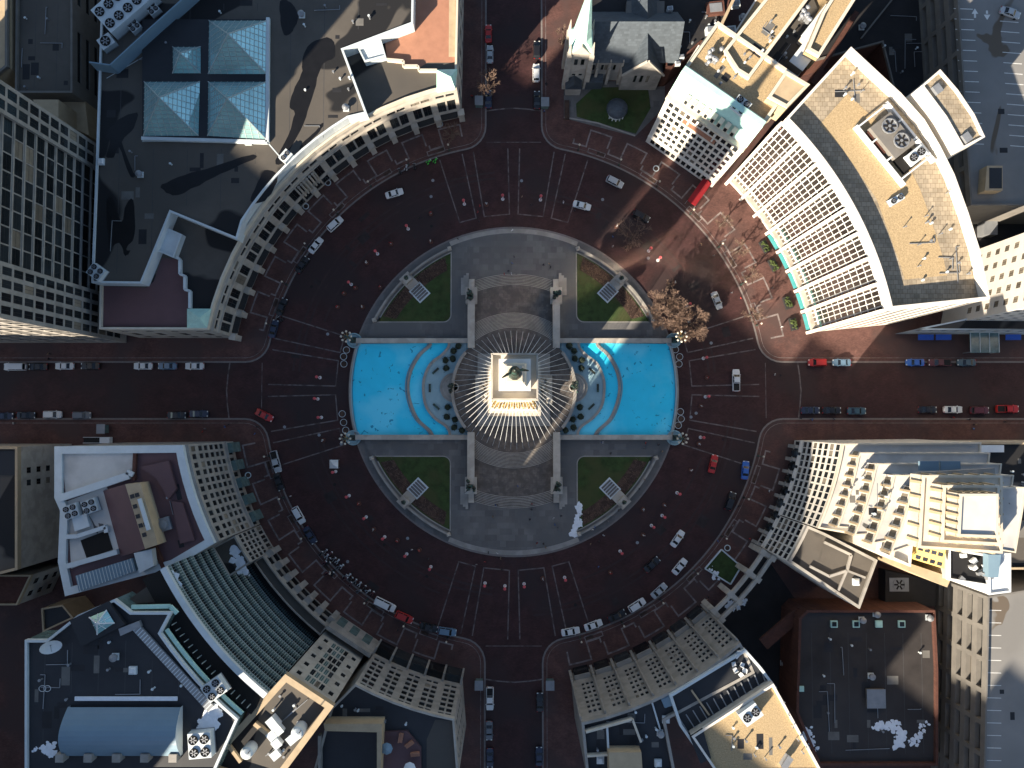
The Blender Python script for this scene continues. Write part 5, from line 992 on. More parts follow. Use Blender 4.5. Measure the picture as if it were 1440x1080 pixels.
for k in range(4):
    ins = [(75.9 + 2.3 * (k + 1))]; z0 = 30 + 4.0 * k; a_ = arc(ins[0], 349.9, 336.2 - .2 * k, 8)
    off = 2.2 * (k + 1)
    q = [(x, min(y, W(1378, 622, 30).y - off)) for x, y in a_] + [W2(1244 + k * 8, 746, 34), W2(1378, 764, 34), (W2(1378, 700, 30)[0], W(1378, 622, 30).y - off)]
    block(ctw, q, z0, z0 + 4.0, M['wstone'], M['wroof'], .3, .3, M['cream'], {i: (lambda L: [(L / 2 - .75, L / 2 + .75)], [(z0 + .5, z0 + 3.2)], 'l2', .3) for i in range(8)} | {11: (ev(2.6, 1.5), [(z0 + .5, z0 + 3.0)], 'd', .3)}, wname='setback_wall', rname='setback_roof')
    for j in range(9):
        a2 = 349.9 - j * (13.7 + .2 * k) / 8; p = PC(ins[0] - .2, a2); 
        if p.y < W(1378, 622, 30).y - off: MB().box((p.x, p.y, z0), (.4, .45, 4.1), radians(a2)).obj('buttress', M['tan'], ctw)
zt = 46
for k, (pts, z) in enumerate(((((1296, 668), (1408, 668), (1408, 778), (1290, 770)), 50), (((1325, 682), (1404, 682), (1404, 766), (1322, 762)), 54), (((1348, 694), (1402, 694), (1402, 756), (1345, 754)), 58))):
    q = PX(z, *pts); slab(ctw, 'crown_step', q, 45.5 + 4 * k, z, M['cream']); parapet(ctw, q, z, .5, .5, M['cream'])
    for s_ in range(4):
        A_, B_ = Vector(ccw(q)[s_]), Vector(ccw(q)[(s_ + 1) % 4])
        for j in range(5): p = A_.lerp(B_, (j + .5) / 5); MB().box((p.x, p.y, z - 3.9), (.6, .6, 4.3), 0, top=.8).obj('crown_buttress', M['tan'], ctw)
sheet(ctw, 'crown_roof', PX(58.02, (1350, 697), (1400, 697), (1400, 753), (1348, 751)), 58.03, M['wroof'])
line(ctw, 'terrace_duct', [W(1290, 668, 46.2), W(1395, 662, 46.2)], 1.2, 1.0, M['lime2'])
for u, v in ((1305, 655), (1335, 655)): p = W(u, v, 42.1); MB().box((p.x, p.y, 42.1), (4.2, 2.0, .5)).obj('skylight_curb', M['cobalt'], ctw)
# annexes south of the tower
an = arc(75.9, 334.6, 327.5, 3) + PX(24, (1207, 855), (1232, 787), (1160, 750)); ab_ = root_at('grey_annex', 'grey flat-roofed annex with ridged kerbs south of the stepped tower', 'building', an); block(ab_, an, 0, 24, M['wstone'], M['groof'], .7, .6, M['lime2'], {i: (lambda L: even(L, 2 if L < 4 else 3, 1.3, .1), [(1.0, 4.4)] + floors(6.2, 5, 3.35, .7, 2.1), 'd', .3) for i in range(3)})
line(ab_, 'roof_kerb', [W(u, v, 24.1) for u, v in ((1158, 762), (1196, 780), (1190, 802), (1165, 810), (1138, 796))], .6, .6, M['lime2']); line(ab_, 'roof_kerb', [W(u, v, 24.1) for u, v in ((1190, 802), (1216, 812))], .5, .5, M['lime2']); line(ab_, 'roof_kerb', [W(u, v, 24.1) for u, v in ((1190, 802), (1178, 830))], .5, .5, M['lime2']); vent(1203, 818, 24.1, 'pale green hatch on the grey annex roof', 1)
wr = PX(36, (1240, 740), (1282, 748), (1278, 796), (1232, 776)); wb_ = root_at('white_roof_block', 'bright white roof block between the stepped tower and the ochre house', 'building', wr); block(wb_, wr, 0, 36, M['cream'], M['wroof'], .8, .5, M['wstone'])
line(wb_, 'roof_wall', [W(1256, 745, 36.1), W(1250, 786, 36.1)], .5, 1.6, M['cream'])
oc = PX(38, (1291, 758), (1331, 768), (1330, 800), (1281, 785)); oh = root_at('ochre_house', 'ochre yellow house wall with eight dark windows below the stepped tower', 'building', oc)
Ap, Bp = W(1281, 800, 32), W(1330, 818, 32)
block(oh, oc, 0, 30, M['ochre'], M['ochre'], .3, .3, M['ochre']); slab(oh, 'upper_wall', oc, 30, 34, M['ochre'])
A_, B_, C_, D_ = W(1293, 758, 37), W(1330, 768, 37), W(1328, 800, 34), W(1283, 786, 34); MB().face([A_, D_, C_, B_]).obj('sloped_front', M['ochre'], oh)
for i in range(4):
    for j in range(2):
        P_ = D_.lerp(A_, .22 + .42 * j).lerp(C_.lerp(B_, .22 + .42 * j), (i + .6) / 4.3); MB().box((P_.x, P_.y, P_.z + .02), (1.1, 1.4, .1), -.25).obj('window', M['glassb'], oh)
MB().prism(PX(31, (1278, 792), (1338, 812), (1332, 826), (1278, 803)), 0, 31).obj('lower_wall', M['tan'], oh)
gt = PX(33, (1332, 770), (1400, 782), (1395, 825), (1332, 815)); gb_ = root_at('plant_roof_block', 'roof crowded with pipes and fire stairs south of the stepped tower', 'building', gt); block(gb_, gt, 0, 33, M['cream'], M['groof'], .6, .5, M['white'])
for k in range(14): u, v = random.uniform(1338, 1392), random.uniform(776, 815); p = W(u, v, 33); MB().box((p.x, p.y, 33), (random.uniform(.5, 1.6), random.uniform(.5, 1.6), random.uniform(.5, 1.8)), random.random()).obj('duct', M['steel'] if k % 2 else M['white'], gb_)
bl_ = PX(34, (1388, 778), (1420, 778), (1420, 832), (1390, 836)); bb_ = root_at('blue_white_house', 'small white roof house with blue shaded wall at the east end of the stepped tower', 'building', bl_); block(bb_, bl_, 0, 34, M['white'], M['white'], .4, .4, M['white']); slab(bb_, 'raised_part', PX(36, (1390, 780), (1408, 780), (1404, 812), (1390, 812)), 34, 36, M['cobalt'])
er = PX(22, (1360, 622), (1560, 622), (1560, 800), (1360, 800)); eb2 = root_at('east_flat_block', 'wide blue-grey flat roof block at the east edge south of the street', 'building', er); block(eb2, er, 0, 22, M['lime'], M['groof'], .6, .5, M['tan'])
slab(eb2, 'roof_monitor', PX(23, (1376, 626), (1412, 626), (1412, 636), (1376, 636)), 22, 23, M['white']); slab(eb2, 'roof_step', PX(23.5, (1412, 733), (1520, 733), (1520, 756), (1412, 756)), 22, 23.4, M['conc'])
# -- south-east garage
ga2 = PX(22, (1386, 838), (1600, 800), (1600, 1200), (1378, 1200)); g2 = garage('parking_structure', 'parking garage with tall slotted side and blue shaded deck, bottom right', ga2, 22, 3, 8, 5, None)
for k in range(15): v = 858 + k * 17.6; strip([W2(1388, v, 22), W2(1408, v + .5, 22)], .15, 22.01).obj('bay_line', M['paint'], g2)
# -- brick hall with snow on the roof
bp = PX(12, (1122, 868), (1133, 857), (1312, 857), (1316, 940), (1316, 1074), (1150, 1074), (1118, 1000)); bh = root_at('brick_hall', 'square dark flat-roofed brick hall, lower right', 'building', bp); block(bh, bp, 0, 12, M['brickr'], M['hallroof'], 1.0, .6, M['brickr'])
for i, (u, v) in enumerate(((1172, 877), (1203, 877), (1235, 877), (1267, 877))): p = W(u, v, 12.05); t = thing('square_skylight', 'small pale green skylight in the row on the brick hall roof', 'skylight', p, 0, 'row of square skylights'); MB().box(p, (1.7, 1.7, .5)).obj('curb', M['copper'], t); MB().box((p.x, p.y, p.z + .5), (1.1, 1.1, .12)).obj('pane', M['glass'] if i != 2 else M['copper'], t)
p = W(1126, 968, 12.05); t = thing('square_skylight', 'single small green hatch at the west edge of the dark brick hall roof', 'skylight', p); MB().box(p, (1.3, 1.3, .5)).obj('curb', M['copper'], t)
p = W(1230, 981, 12.05); t = thing('roof_plinth', 'large square grey plinth on the dark brick hall roof', 'plinth', p); MB().box(p, (4.4, 4.4, .8)).obj('base', M['conc'], t); MB().box((p.x, p.y, p.z + .8), (4.6, 4.6, .12)).obj('lid', M['steel'], t)
for u, v, n_ in ((1211, 871, 'second skylight'), (1231, 863, 'third skylight'), (1305, 868, 'north-east corner'), (1224, 950, 'middle'), (1101, 932, 'west alley')): vent(u, v, 12.05 if u > 1120 else 1, f'small round vent near the {n_} of the brick hall roof')
line(bh, 'red_ramp', [W(u, v, 8) for u, v in ((1072, 905), (1122, 862), (1150, 858))], 3.0, 1.0, M['brickr'])
yd = PX(2, (1240, 800), (1310, 815), (1310, 850), (1240, 846)); yb_ = root_at('yard_shed', 'small dark yard shed with one large fan between annex and garage', 'shed', yd); MB().prism(yd, 0, 4).obj('body', M['asphalt'], yb_); p = W(1264, 822, 4); m_ = MB(); fan(m_, (p.x, p.y, 4), 1.6); m_.obj('fan', [M['steel'], M['dark']], yb_); MB().box((p.x, p.y, 3.9), (5, 3.5, .3)).obj('fan_base', M['steel'], yb_)
# -- south block with small square windows
zs_ = 33; so_ = arc(75.8, 281.3, 311.2, 7); sp2 = so_ + PX(zs_, (1048, 918), (1060, 945), (935, 1012), (950, 1090), (825, 1090))
s2b = root_at('grid_block', 'stone block with small square window grids in seven bays, bottom centre right', 'building', sp2)
Ls = hypot(so_[1][0] - so_[0][0], so_[1][1] - so_[0][1])
block(s2b, sp2, 0, 32.4, M['lime2'], M['navy'], 1.2, .6, M['lime2'], {**{i: (fixed([(.6, 1.3), (1.75, 2.45), (2.9, 3.6)]), floors(9, 7, 3.0, .6, 1.5), 'd', .35) for i in range(7)}, 11: (ev(3.2, 1.2), floors(6, 7, 3.4, .8, 1.7), 'd', .3)})
for i in range(8): a = 281.3 + i * (29.9 / 7); p = PC(75.45, a); MB().box((p.x, p.y, .1), (1.1, .7, 7.4), radians(a)).box((p.x, p.y, 7.4), (.8, .4, 24.6), radians(a)).obj('pier', M['lime2'], s2b)
for i in range(7): a = 281.3 + (i + .5) * (29.9 / 7); p = PC(75.2, a); MB().box((p.x, p.y, .1), (1.4, 3.9, 5.8), radians(a)).obj('shop_window', M['glass'], s2b); MB().box((p.x, p.y, 6), (1.2, 4.2, .4), radians(a)).obj('shop_fascia', M['lime2'], s2b)
s3p = PX(30, (936, 968), (1040, 905), (1062, 930), (1083, 958), (968, 1036), (950, 1010)); s3 = root_at('blue_terrace_roof', 'dark blue ribbed terrace roof behind the square window block', 'roof block', s3p); block(s3, s3p, 0, 33.5, M['lime2'], M['navy'], .9, .6, M['pale'])
for k in range(13): a_, b_ = W(955 + k * 9.6, 1010 - k * 5.6, 33.6), W(968 + k * 9.0, 1030 - k * 6.0, 33.6); MB().seg(a_, b_, .25, .2).obj('roof_rib', M['steel'], s3)
line(s3, 'rusty_pipe', [W(972, 970, 33.6), W(997, 1005, 33.6)], .4, .4, M['tan'])
for i, (u, v) in enumerate(((1038, 917), (1035, 922), (1031, 933), (1043, 934), (1033, 941), (1046, 942), (1041, 948))): p = W(u, v, 33.55); t = thing('terrace_chair', 'pale outdoor chair on the blue terrace roof', 'chair', p, 0, 'pale chairs on the blue terrace'); r_ = i * .9; MB().box((p.x, p.y, p.z + .4), (.9, .9, .12), r_).obj('seat', M['white'], t); q = p + Vector((-sin(r_), cos(r_), 0)) * .4; MB().box((q.x, q.y, p.z + .4), (.9, .12, .7), r_).obj('backrest', M['white'], t); MB().box((p.x, p.y, p.z), (.15, .15, .4), r_).obj('leg', M['steel'], t)
p = W(938, 985, 32.5); tag(MB().prism(PX(33.4, (928, 980), (942, 974), (949, 992), (935, 996)), 32.5, 33.2).box((p.x, p.y, 33.2), (2, 2, .1), .5).obj('skylight', M['cobalt']), 'pale blue tilted square skylight on the dark roof behind the square windows', 'skylight')
vent(936, 1011, 32.5, 'white box vent below the pale blue skylight', 1); vent(844, 1068, 32.5, 'pale blue hatch on the roof by the south street', 1); vent(925, 1072, 32.5, 'pale box vent at the bottom edge of the dark roof', 1); vent(928, 1030, 32.5, 'small round vent on the dark roof behind the square windows')
line(s2b, 'roof_wall', [W(823, 1026, 32.5), W(888, 1008, 32.5), (W(900, 1040, 32.5))], .5, 1.6, M['cream']); line(s2b, 'roof_wall', [W(853, 1020, 32.5), W(855, 1057, 32.5)], .4, 1.4, M['pale']); line(s2b, 'roof_wall', [W(825, 1060, 32.5), W(856, 1058, 32.5)], .4, 1.4, M['cream']); slab(s2b, 'roof_house', PX(36, (856, 1058), (902, 1058), (904, 1090), (857, 1090)), 32.4, 36, M['tan'])
line(s2b, 'roof_pipe', [W(916, 985, 32.5), W(928, 1025, 32.5)], .35, .4, M['pale']); line(s2b, 'roof_pipe', [W(950, 966, 32.5), W(966, 998, 32.5)], .35, .4, M['cream'])
tg = PX(36, (972, 1034), (1086, 960), (1158, 1090), (1010, 1090)); tr = root_at('tan_roof_block', 'tan gravel roof block with white coping at the bottom edge', 'building', tg); block(tr, tg, 0, 36, M['lime'], M['gravel'], .7, .5, M['wstone'])
chiller(W(1052, 1000, 36.05), (4.4, 3.2, 2.2), radians(35), 2, 1, 'white cooling unit with black fans on the tan gravel roof at the bottom')
slab(tr, 'dark_pit', PX(36.4, (970, 1036), (988, 1024), (1000, 1066), (985, 1074)), 36, 36.5, M['navy'])
for i, (u, v) in enumerate(((1100, 985), (1107, 1003), (1113, 1020), (1120, 1038), (1127, 1056), (1060, 1060), (1075, 1065))): p = W(u, v, 36.05); t = thing('roof_pipe_stub', 'thin pipe stub on the bottom tan roof', 'vent pipe', p, 0, 'pipe stubs of the bottom tan roof'); MB().tube([p, p + Vector((0, 0, 1.2))], .1, 6).obj('stem', M['white'], t); MB().lathe((p.x, p.y, p.z + 1.2), [(.2, 0), (.2, .12)], 8).obj('cap', M['steel'], t)
p = W(1103, 1068, 36.05); t = thing('roof_duct', 'white and dark roof duct box on the bottom tan roof', 'duct', p); MB().box(p, (1.2, 2.6, 1.6), -.6).obj('body', M['white'], t); MB().box((p.x, p.y, p.z + 1.6), (1.4, 2.8, .2), -.6).obj('lid', M['steel'], t)
# -- stone screen bridge between the south block and the stepped tower
sp3 = [PC(75.4, 311.6 + 15.6 * k / 6).xy for k in range(7)] + [PC(78.2, 327.2 - 15.6 * k / 6).xy for k in range(7)]
scn = root_at('stone_screen', 'narrow pale stone screen with open slots linking two buildings, lower right', 'screen', sp3)
for r_, nm in ((75.5, 'front_beam'), (78.0, 'rear_beam')): line(scn, nm, [PC(r_, 311.6 + 15.6 * k / 8, 8.2) for k in range(9)], .9, 1.2, M['lime'])
for a in (312, 316.6, 322, 326.8): q, r_ = PC(75.3, a, KH), PC(78.2, a, KH); MB().box((*q.xy, KH), (1.6, 1.4, 9.4), radians(a)).obj('pier', M['lime'], scn); MB().box((*r_.xy, KH), (1.4, 1.4, 9.6), radians(a)).obj('pier', M['lime'], scn); MB().seg((*q.xy, 8.3), (*r_.xy, 8.3), 1.2, 1.0).obj('cross_beam', M['lime'], scn)
gpz = PX(1, (1015, 773), (1043, 797), (1028, 822), (992, 800)); gq = root_at('garden_plot', 'dark square garden plot with pale kerb in front of the stone screen', 'garden', gpz); MB().prism(gpz, 0, .5).obj('soil', M['grass'], gq); line(gq, 'kerb', [(*p, .45) for p in gpz] + [(*gpz[0], .45)], .35, .3, M['pale'])
yd2 = [PC(78.6, 311.6).xy, PC(78.6, 327).xy, W2(1130, 860, 0), W2(1110, 1000, 0), W2(1060, 930, 0)]; sheet(walks[3], 'yard_surface', yd2, KH + .01, M['asphalt'])
# ================================================================ unseen towers added south-west of the view, heights shaped to shade the circle
SS = Vector((sin(SUN_AZ), cos(SUN_AZ))); SP = Vector((-SS.y, SS.x))
for i, (u0, u1, v, dn) in enumerate(((-140, -93.8, 72, 'far'), (-93.8, -72.6, 108.5, 'narrow'), (-72.6, -53.6, 116.5, 'plain'), (-53.6, -17.2, 138, 'tallest'), (-17.2, -12, 124, 'slender'), (-12, 9.8, 80, 'low'), (9.8, 48.2, 109, 'broad'), (48.2, 72.2, 114, 'square'), (72.2, 111.2, 106, 'wide'), (111.2, 126.8, 98, 'squat'), (126.8, 190, 117, 'massive'))):
    D0 = 176; h = v + (D0 - 170) * tan(SUN_EL); c = SS * (D0 + 17) + SP * (u0 + u1) / 2; w = u1 - u0
    t = thing('shade_tower', f'{dn} grey office tower beyond the south-west blocks', 'building', (c.x, c.y, 0))
    pts = [SS * D0 + SP * u0, SS * D0 + SP * u1, SS * (D0 + 34) + SP * u1, SS * (D0 + 34) + SP * u0]
    MB().prism([tuple(q) for q in pts], 0, h).obj('wall', M['lime2'], t); sheet(t, 'roof', inset([tuple(q) for q in pts], .5), h + .01, M['groof'])
    for k in range(1, int(h / 4)): z = k * 4; a, b = ccw([tuple(q) for q in pts])[0], None; P0, P1 = pts[0] - SS * .05, pts[1] - SS * .05; MB().face([(*P0, z), (*P1, z), (*P1, z + 2), (*P0, z + 2)]).obj('window_band', M['glass'], t)
# ================================================================ cars
PAINT = {'white': (.62, .63, .62), 'silver': (.38, .40, .41), 'grey': (.13, .14, .15), 'black': (.012, .012, .014), 'navy': (.02, .03, .06), 'blue': (.03, .12, .42), 'red': (.42, .02, .015), 'maroon': (.10, .02, .025), 'teal': (.05, .10, .13), 'steelblue': (.12, .2, .28)}
def pm(c): return mat('car_paint_' + c, PAINT[c], .3, .03, 1.0, spec=.6)
M['tyre'] = mat('tyre', (.015, .015, .015), .9); M['lamp'] = mat('head_lamp_glass', (.7, .7, .65), .2); M['tail'] = mat('tail_lamp_glass', (.35, .01, .01), .3); M['cglass'] = mat('car_glass', (.012, .015, .018), .08, spec=.6)
CARDIM = {'sedan': (4.9, 1.86, .62, .95, 1.45, -1.55, 1.15, -.75, .45), 'suv': (4.9, 1.95, .66, 1.05, 1.78, -2.2, 1.25, -1.85, .6), 'van': (5.9, 2.05, .7, 1.1, 2.1, -2.75, 1.75, -2.6, 1.15), 'pickup': (5.9, 2.0, .7, 1.1, 1.85, -.75, 1.55, -.55, .8)}
CARMESH = {}
def car_meshes(kind):
    if kind in CARMESH: return CARMESH[kind]
    L, Wd, zl, zd, zt, c0, c1, t0, t1 = CARDIM[kind]; h = Wd / 2; out = {}
    st = [(-L / 2, .80, .78), (-L / 2 + .12, .93, .90), (-L / 2 + .5, 1, .97), (c0, 1, 1.0), (0, 1, 1.0), (c1, 1, 1.0), (L / 2 - .7, .98, .93), (L / 2 - .2, .90, .84), (L / 2, .74, .72)]
    if kind == 'pickup': st[1] = (-L / 2 + .1, .97, 1.0)
    b = MB(); rings = []
    for x, w, d in st:
        hw = h * w; z = zd * d; i = len(b.v); rings.append(i)
        b.v += [(x, -hw * .92, .28), (x, -hw, .5), (x, -hw, z * .82), (x, -hw * .9, z), (x, 0, z + .03), (x, hw * .9, z), (x, hw, z * .82), (x, hw, .5), (x, hw * .92, .28)]
    for a, c in zip(rings, rings[1:]):
        for j in range(8): b.f.append([a + j, c + j, c + j + 1, a + j + 1][::-1]); b.m.append(0)
        b.f.append([a, a + 8, c + 8, c]); b.m.append(0)
    b.f.append([rings[0] + j for j in range(9)]); b.m.append(0); b.f.append([rings[-1] + j for j in reversed(range(9))]); b.m.append(0)
    for s in (-1, 1): b.box((c1 - .1, s * (h + .08), zd * .85), (.18, .2, .14))      # door mirrors
    out['body'] = b
    g = MB(); hb, ht = h * .88, h * .74; z0 = zd - .02
    B_ = [(c0, -hb, z0), (c1, -hb, z0), (c1, hb, z0), (c0, hb, z0)]; T_ = [(t0, -ht, zt - .06), (t1, -ht, zt - .06), (t1, ht, zt - .06), (t0, ht, zt - .06)]
    for i in range(4): g.face([B_[i], B_[(i + 1) % 4], T_[(i + 1) % 4], T_[i]])
    out['cabin_glass'] = g
    r = MB(); hr = ht + .03; r.prism([(t0 - .05, -hr), (t1 + .05, -hr), (t1 + .05, hr), (t0 - .05, hr)], zt - .08, zt - .02); r.prism([(t0 + .1, -hr + .15), (t1 - .1, -hr + .15), (t1 - .1, hr - .15), (t0 + .1, hr - .15)], zt - .02, zt + .02)
    for s in (-1, 1):
        for bx, tx in ((c0, t0), (c1, t1), ((c0 + c1) / 2, (t0 + t1) / 2)): r.seg((bx, s * hb, z0), (tx, s * ht, zt - .05), .1, .06)
    out['roof_panel'] = r
    if kind == 'pickup': bed = MB(); bed.face([(-L / 2 + .2, -h * .78, zd + .04), (c0 - .1, -h * .78, zd + .04), (c0 - .1, h * .78, zd + .04), (-L / 2 + .2, h * .78, zd + .04)]); out['load_bed'] = bed
    wh = MB(); rr = .34
    for k in range(14):
        a, c = 2 * pi * k / 14, 2 * pi * (k + 1) / 14; wh.face([(rr * cos(a), -.11, rr * sin(a)), (rr * cos(a), .11, rr * sin(a)), (rr * cos(c), .11, rr * sin(c)), (rr * cos(c), -.11, rr * sin(c))])
    for s in (-.11, .11): wh.face([(rr * cos(2 * pi * k / 14), s, rr * sin(2 * pi * k / 14)) for k in range(14)])
    out['wheel'] = wh
    out['headlight'] = MB().box((0, 0, 0), (.2, .38, .16)); out['tail_light'] = MB().box((0, 0, 0), (.12, .3, .2))
    CARMESH[kind] = out; return out
CARCACHE = {}
def car(u, v, deg, kind, col, label, group=None, z=0.0):
    p = W(u, v, z); key = (kind, col)
    if key not in CARCACHE:
        ms = car_meshes(kind); mm = {'body': pm(col), 'cabin_glass': M['cglass'], 'roof_panel': pm(col), 'load_bed': M['black'], 'wheel': M['tyre'], 'headlight': M['lamp'], 'tail_light': M['tail']}
        CARCACHE[key] = {k: m_.mesh(k, mm[k]) for k, m_ in ms.items()}
        for k in ('body', 'wheel'): me = CARCACHE[key][k]; me.polygons.foreach_set('use_smooth', [True] * len(me.polygons)) if k == 'body' and False else None
    t = thing('car' if kind in ('sedan', 'suv') else {'van': 'van', 'pickup': 'pickup_truck'}[kind], label, {'sedan': 'car', 'suv': 'car', 'van': 'van', 'pickup': 'pickup'}[kind], p, radians(deg), group)
    L, Wd, zl, zd = CARDIM[kind][:4]; cs = CARCACHE[key]
    def put(n, loc=(0, 0, 0)): o = bpy.data.objects.new(n, cs[n]); COL.objects.link(o); o.parent = t; o.location = loc
    put('body'); put('cabin_glass'); put('roof_panel')
    if kind == 'pickup': put('load_bed')
    for sx in (-.31, .31):
        for sy in (-1, 1): put('wheel', (sx * L, sy * (Wd / 2 - .1), .34))
    for sy in (-1, 1): put('headlight', (L / 2 - .14, sy * Wd * .32, zd * .72)); put('tail_light', (-L / 2 + .03, sy * Wd * .36, zd * .75))
    return t
G = {'w': 'cars along the west street', 'e': 'cars along the east street', 'n': 'cars along the north street', 's': 'cars along the south street', 'r': 'cars on the circle'}
CARS = [
 (24, 516, 180, 'van', 'white', 'white van parked at the far west end of the north kerb', 'w'), (56, 516, 180, 'sedan', 'black', 'black car parked just behind the white van on the west street', 'w'), (93, 515, 180, 'sedan', 'white', 'white sedan parked second white vehicle from the west end, north kerb', 'w'), (129, 515, 180, 'sedan', 'black', 'dark car parked in front of the alley mouth, north kerb of the west street', 'w'), (203, 515, 180, 'sedan', 'white', 'white sedan parked behind the blue car on the west street', 'w'), (237, 515, 180, 'sedan', 'steelblue', 'blue-grey sedan between two white sedans on the west street', 'w'), (275, 515, 180, 'sedan', 'white', 'white sedan nearest the circle on the north kerb of the west street', 'w'),
 (8, 585, 0, 'sedan', 'navy', 'navy car cut by the west edge on the south kerb', 'w'), (39, 584, 0, 'sedan', 'black', 'black car behind the white SUV on the south kerb of the west street', 'w'), (76, 583, 0, 'suv', 'white', 'white SUV parked on the south kerb of the west street', 'w'), (117, 584, 0, 'suv', 'grey', 'dark grey SUV parked ahead of the white SUV, west street', 'w'), (250, 584, 0, 'sedan', 'black', 'first of two black cars nearest the circle, south kerb of west street', 'w'), (281, 582, 0, 'sedan', 'navy', 'dark navy car nearest the circle on the south kerb of the west street', 'w'),
 (373, 584, -27, 'sedan', 'red', 'red car turning into the circle from the west street', 'r'),
 (555, 273, 17, 'sedan', 'white', 'white sedan driving on the north-west of the circle', 'r'), (472, 316, 43, 'suv', 'white', 'white SUV at the north-west kerb of the circle', 'r'), (445, 346, 52, 'sedan', 'white', 'white sedan behind the white SUV at the north-west kerb', 'r'), (426, 373, 56, 'sedan', 'black', 'black car parked behind the white sedan, north-west kerb', 'r'), (397, 432, 68, 'sedan', 'black', 'black car in the shade of the west kerb, upper one', 'r'), (386, 463, 76, 'sedan', 'navy', 'dark car in the shade of the west kerb, lower one', 'r'),
 (864, 257, -27, 'suv', 'silver', 'silver SUV driving past the church on the circle', 'r'), (818, 290, -15, 'sedan', 'white', 'white sedan on the north of the circle nearest the island', 'r'), (901, 305, -27, 'suv', 'black', 'black SUV on the north-east of the circle', 'r'), (1007, 423, -70, 'sedan', 'silver', 'silver sedan in front of the bare trees, east of the circle', 'r'), (1034, 535, 90, 'pickup', 'white', 'white pickup crossing the mouth of the east street', 'r'), (1002, 652, 76, 'sedan', 'red', 'bright red car on the east side of the circle', 'r'), (1047, 661, 84, 'sedan', 'blue', 'bright blue car at the east kerb', 'r'), (1026, 704, 70, 'suv', 'black', 'black SUV at the east kerb below the blue car', 'r'),
 (952, 757, 55, 'sedan', 'white', 'white sedan driving on the south-east of the circle, northern one', 'r'), (916, 793, 42, 'sedan', 'black', 'black car between two white sedans on the south-east roadway', 'r'), (955, 796, 50, 'sedan', 'white', 'white sedan on the south-east of the circle nearest the garden plot', 'r'), (926, 830, 42, 'sedan', 'silver', 'silver car at the south-east kerb', 'r'), (895, 850, 32, 'suv', 'white', 'white SUV parked at the south-east kerb', 'r'), (867, 865, 27, 'sedan', 'black', 'black car parked behind the white SUV, south-east kerb', 'r'), (834, 878, 20, 'sedan', 'white', 'white car with dark windows second from the south street', 'r'), (802, 887, 10, 'sedan', 'white', 'white car nearest the south street on the south-east kerb', 'r'),
 (389, 649, -74, 'pickup', 'silver', 'silver pickup at the west kerb below the red car', 'r'), (393, 677, -70, 'sedan', 'black', 'black car behind the silver pickup at the west kerb', 'r'), (421, 724, -60, 'suv', 'white', 'white SUV at the south-west kerb', 'r'), (437, 752, -58, 'sedan', 'navy', 'navy car between the white SUV and the motorcycles', 'r'), (542, 849, -26, 'van', 'white', 'white minivan at the south-west kerb past the motorcycles', 'r'), (569, 867, -24, 'suv', 'red', 'red SUV parked behind the white minivan', 'r'), (629, 887, -8, 'suv', 'steelblue', 'blue-grey SUV parked near the south street mouth', 'r'), (603, 881, -14, 'sedan', 'black', 'black car between the red and blue-grey SUVs', 'r'),
 (687, 49, 90, 'sedan', 'red', 'red car parked on the north street beside the west kerb', 'n'), (689, 78, 90, 'sedan', 'silver', 'silver sedan parked behind the red car on the north street', 'n'), (687, 141, 90, 'sedan', 'navy', 'dark blue car parked by the bare tree on the north street', 'n'), (755, 72, 90, 'suv', 'black', 'black SUV parked at the east kerb of the north street', 'n'), (754, 104, 90, 'suv', 'white', 'white SUV parked at the east kerb of the north street', 'n'), (755, 142, 90, 'sedan', 'black', 'black car parked nearest the church path on the north street', 'n'),
 (689, 981, -90, 'pickup', 'white', 'white pickup parked on the south street', 's'), (688, 1026, -90, 'sedan', 'grey', 'dark grey car behind the white pickup on the south street', 's'), (689, 1064, -90, 'sedan', 'navy', 'navy car at the bottom edge, west kerb of the south street', 's'), (759, 986, 90, 'sedan', 'black', 'black car at the east kerb of the south street', 's'), (758, 1062, 90, 'sedan', 'navy', 'dark car at the bottom edge, east kerb of the south street', 's'),
 (1148, 510, 180, 'suv', 'red', 'red SUV parked nearest the circle on the east street', 'e'), (1182, 510, 180, 'sedan', 'steelblue', 'blue-grey sedan behind the red SUV on the east street', 'e'), (1285, 510, 180, 'sedan', 'blue', 'blue car parked in front of the blue awnings', 'e'), (1319, 510, 180, 'pickup', 'maroon', 'maroon pickup behind the blue car on the east street', 'e'), (1357, 510, 180, 'sedan', 'teal', 'dark teal car parked below the glass canopy', 'e'),
 (1138, 577, 0, 'sedan', 'navy', 'navy car nearest the circle on the south kerb of the east street', 'e'), (1168, 577, 0, 'sedan', 'black', 'black car second from the circle on the south kerb of the east street', 'e'), (1203, 578, 0, 'sedan', 'teal', 'dark teal car third from the circle on the south kerb of the east street', 'e'), (1302, 576, 0, 'sedan', 'black', 'black car parked ahead of the white sedan, east street', 'e'), (1338, 576, 0, 'sedan', 'white', 'white sedan parked on the south kerb of the east street', 'e'), (1375, 577, 0, 'suv', 'maroon', 'maroon SUV behind the white sedan on the east street', 'e'), (1414, 575, 0, 'pickup', 'red', 'red pickup at the east edge of the east street', 'e')]
for u, v, a, k, c, l, g_ in CARS: car(u, v, a, k, c, l, G[g_])
car(1418, 20, -20, 'sedan', 'silver', 'pale car parked alone on the roof deck of the top right garage', None, 25.02)
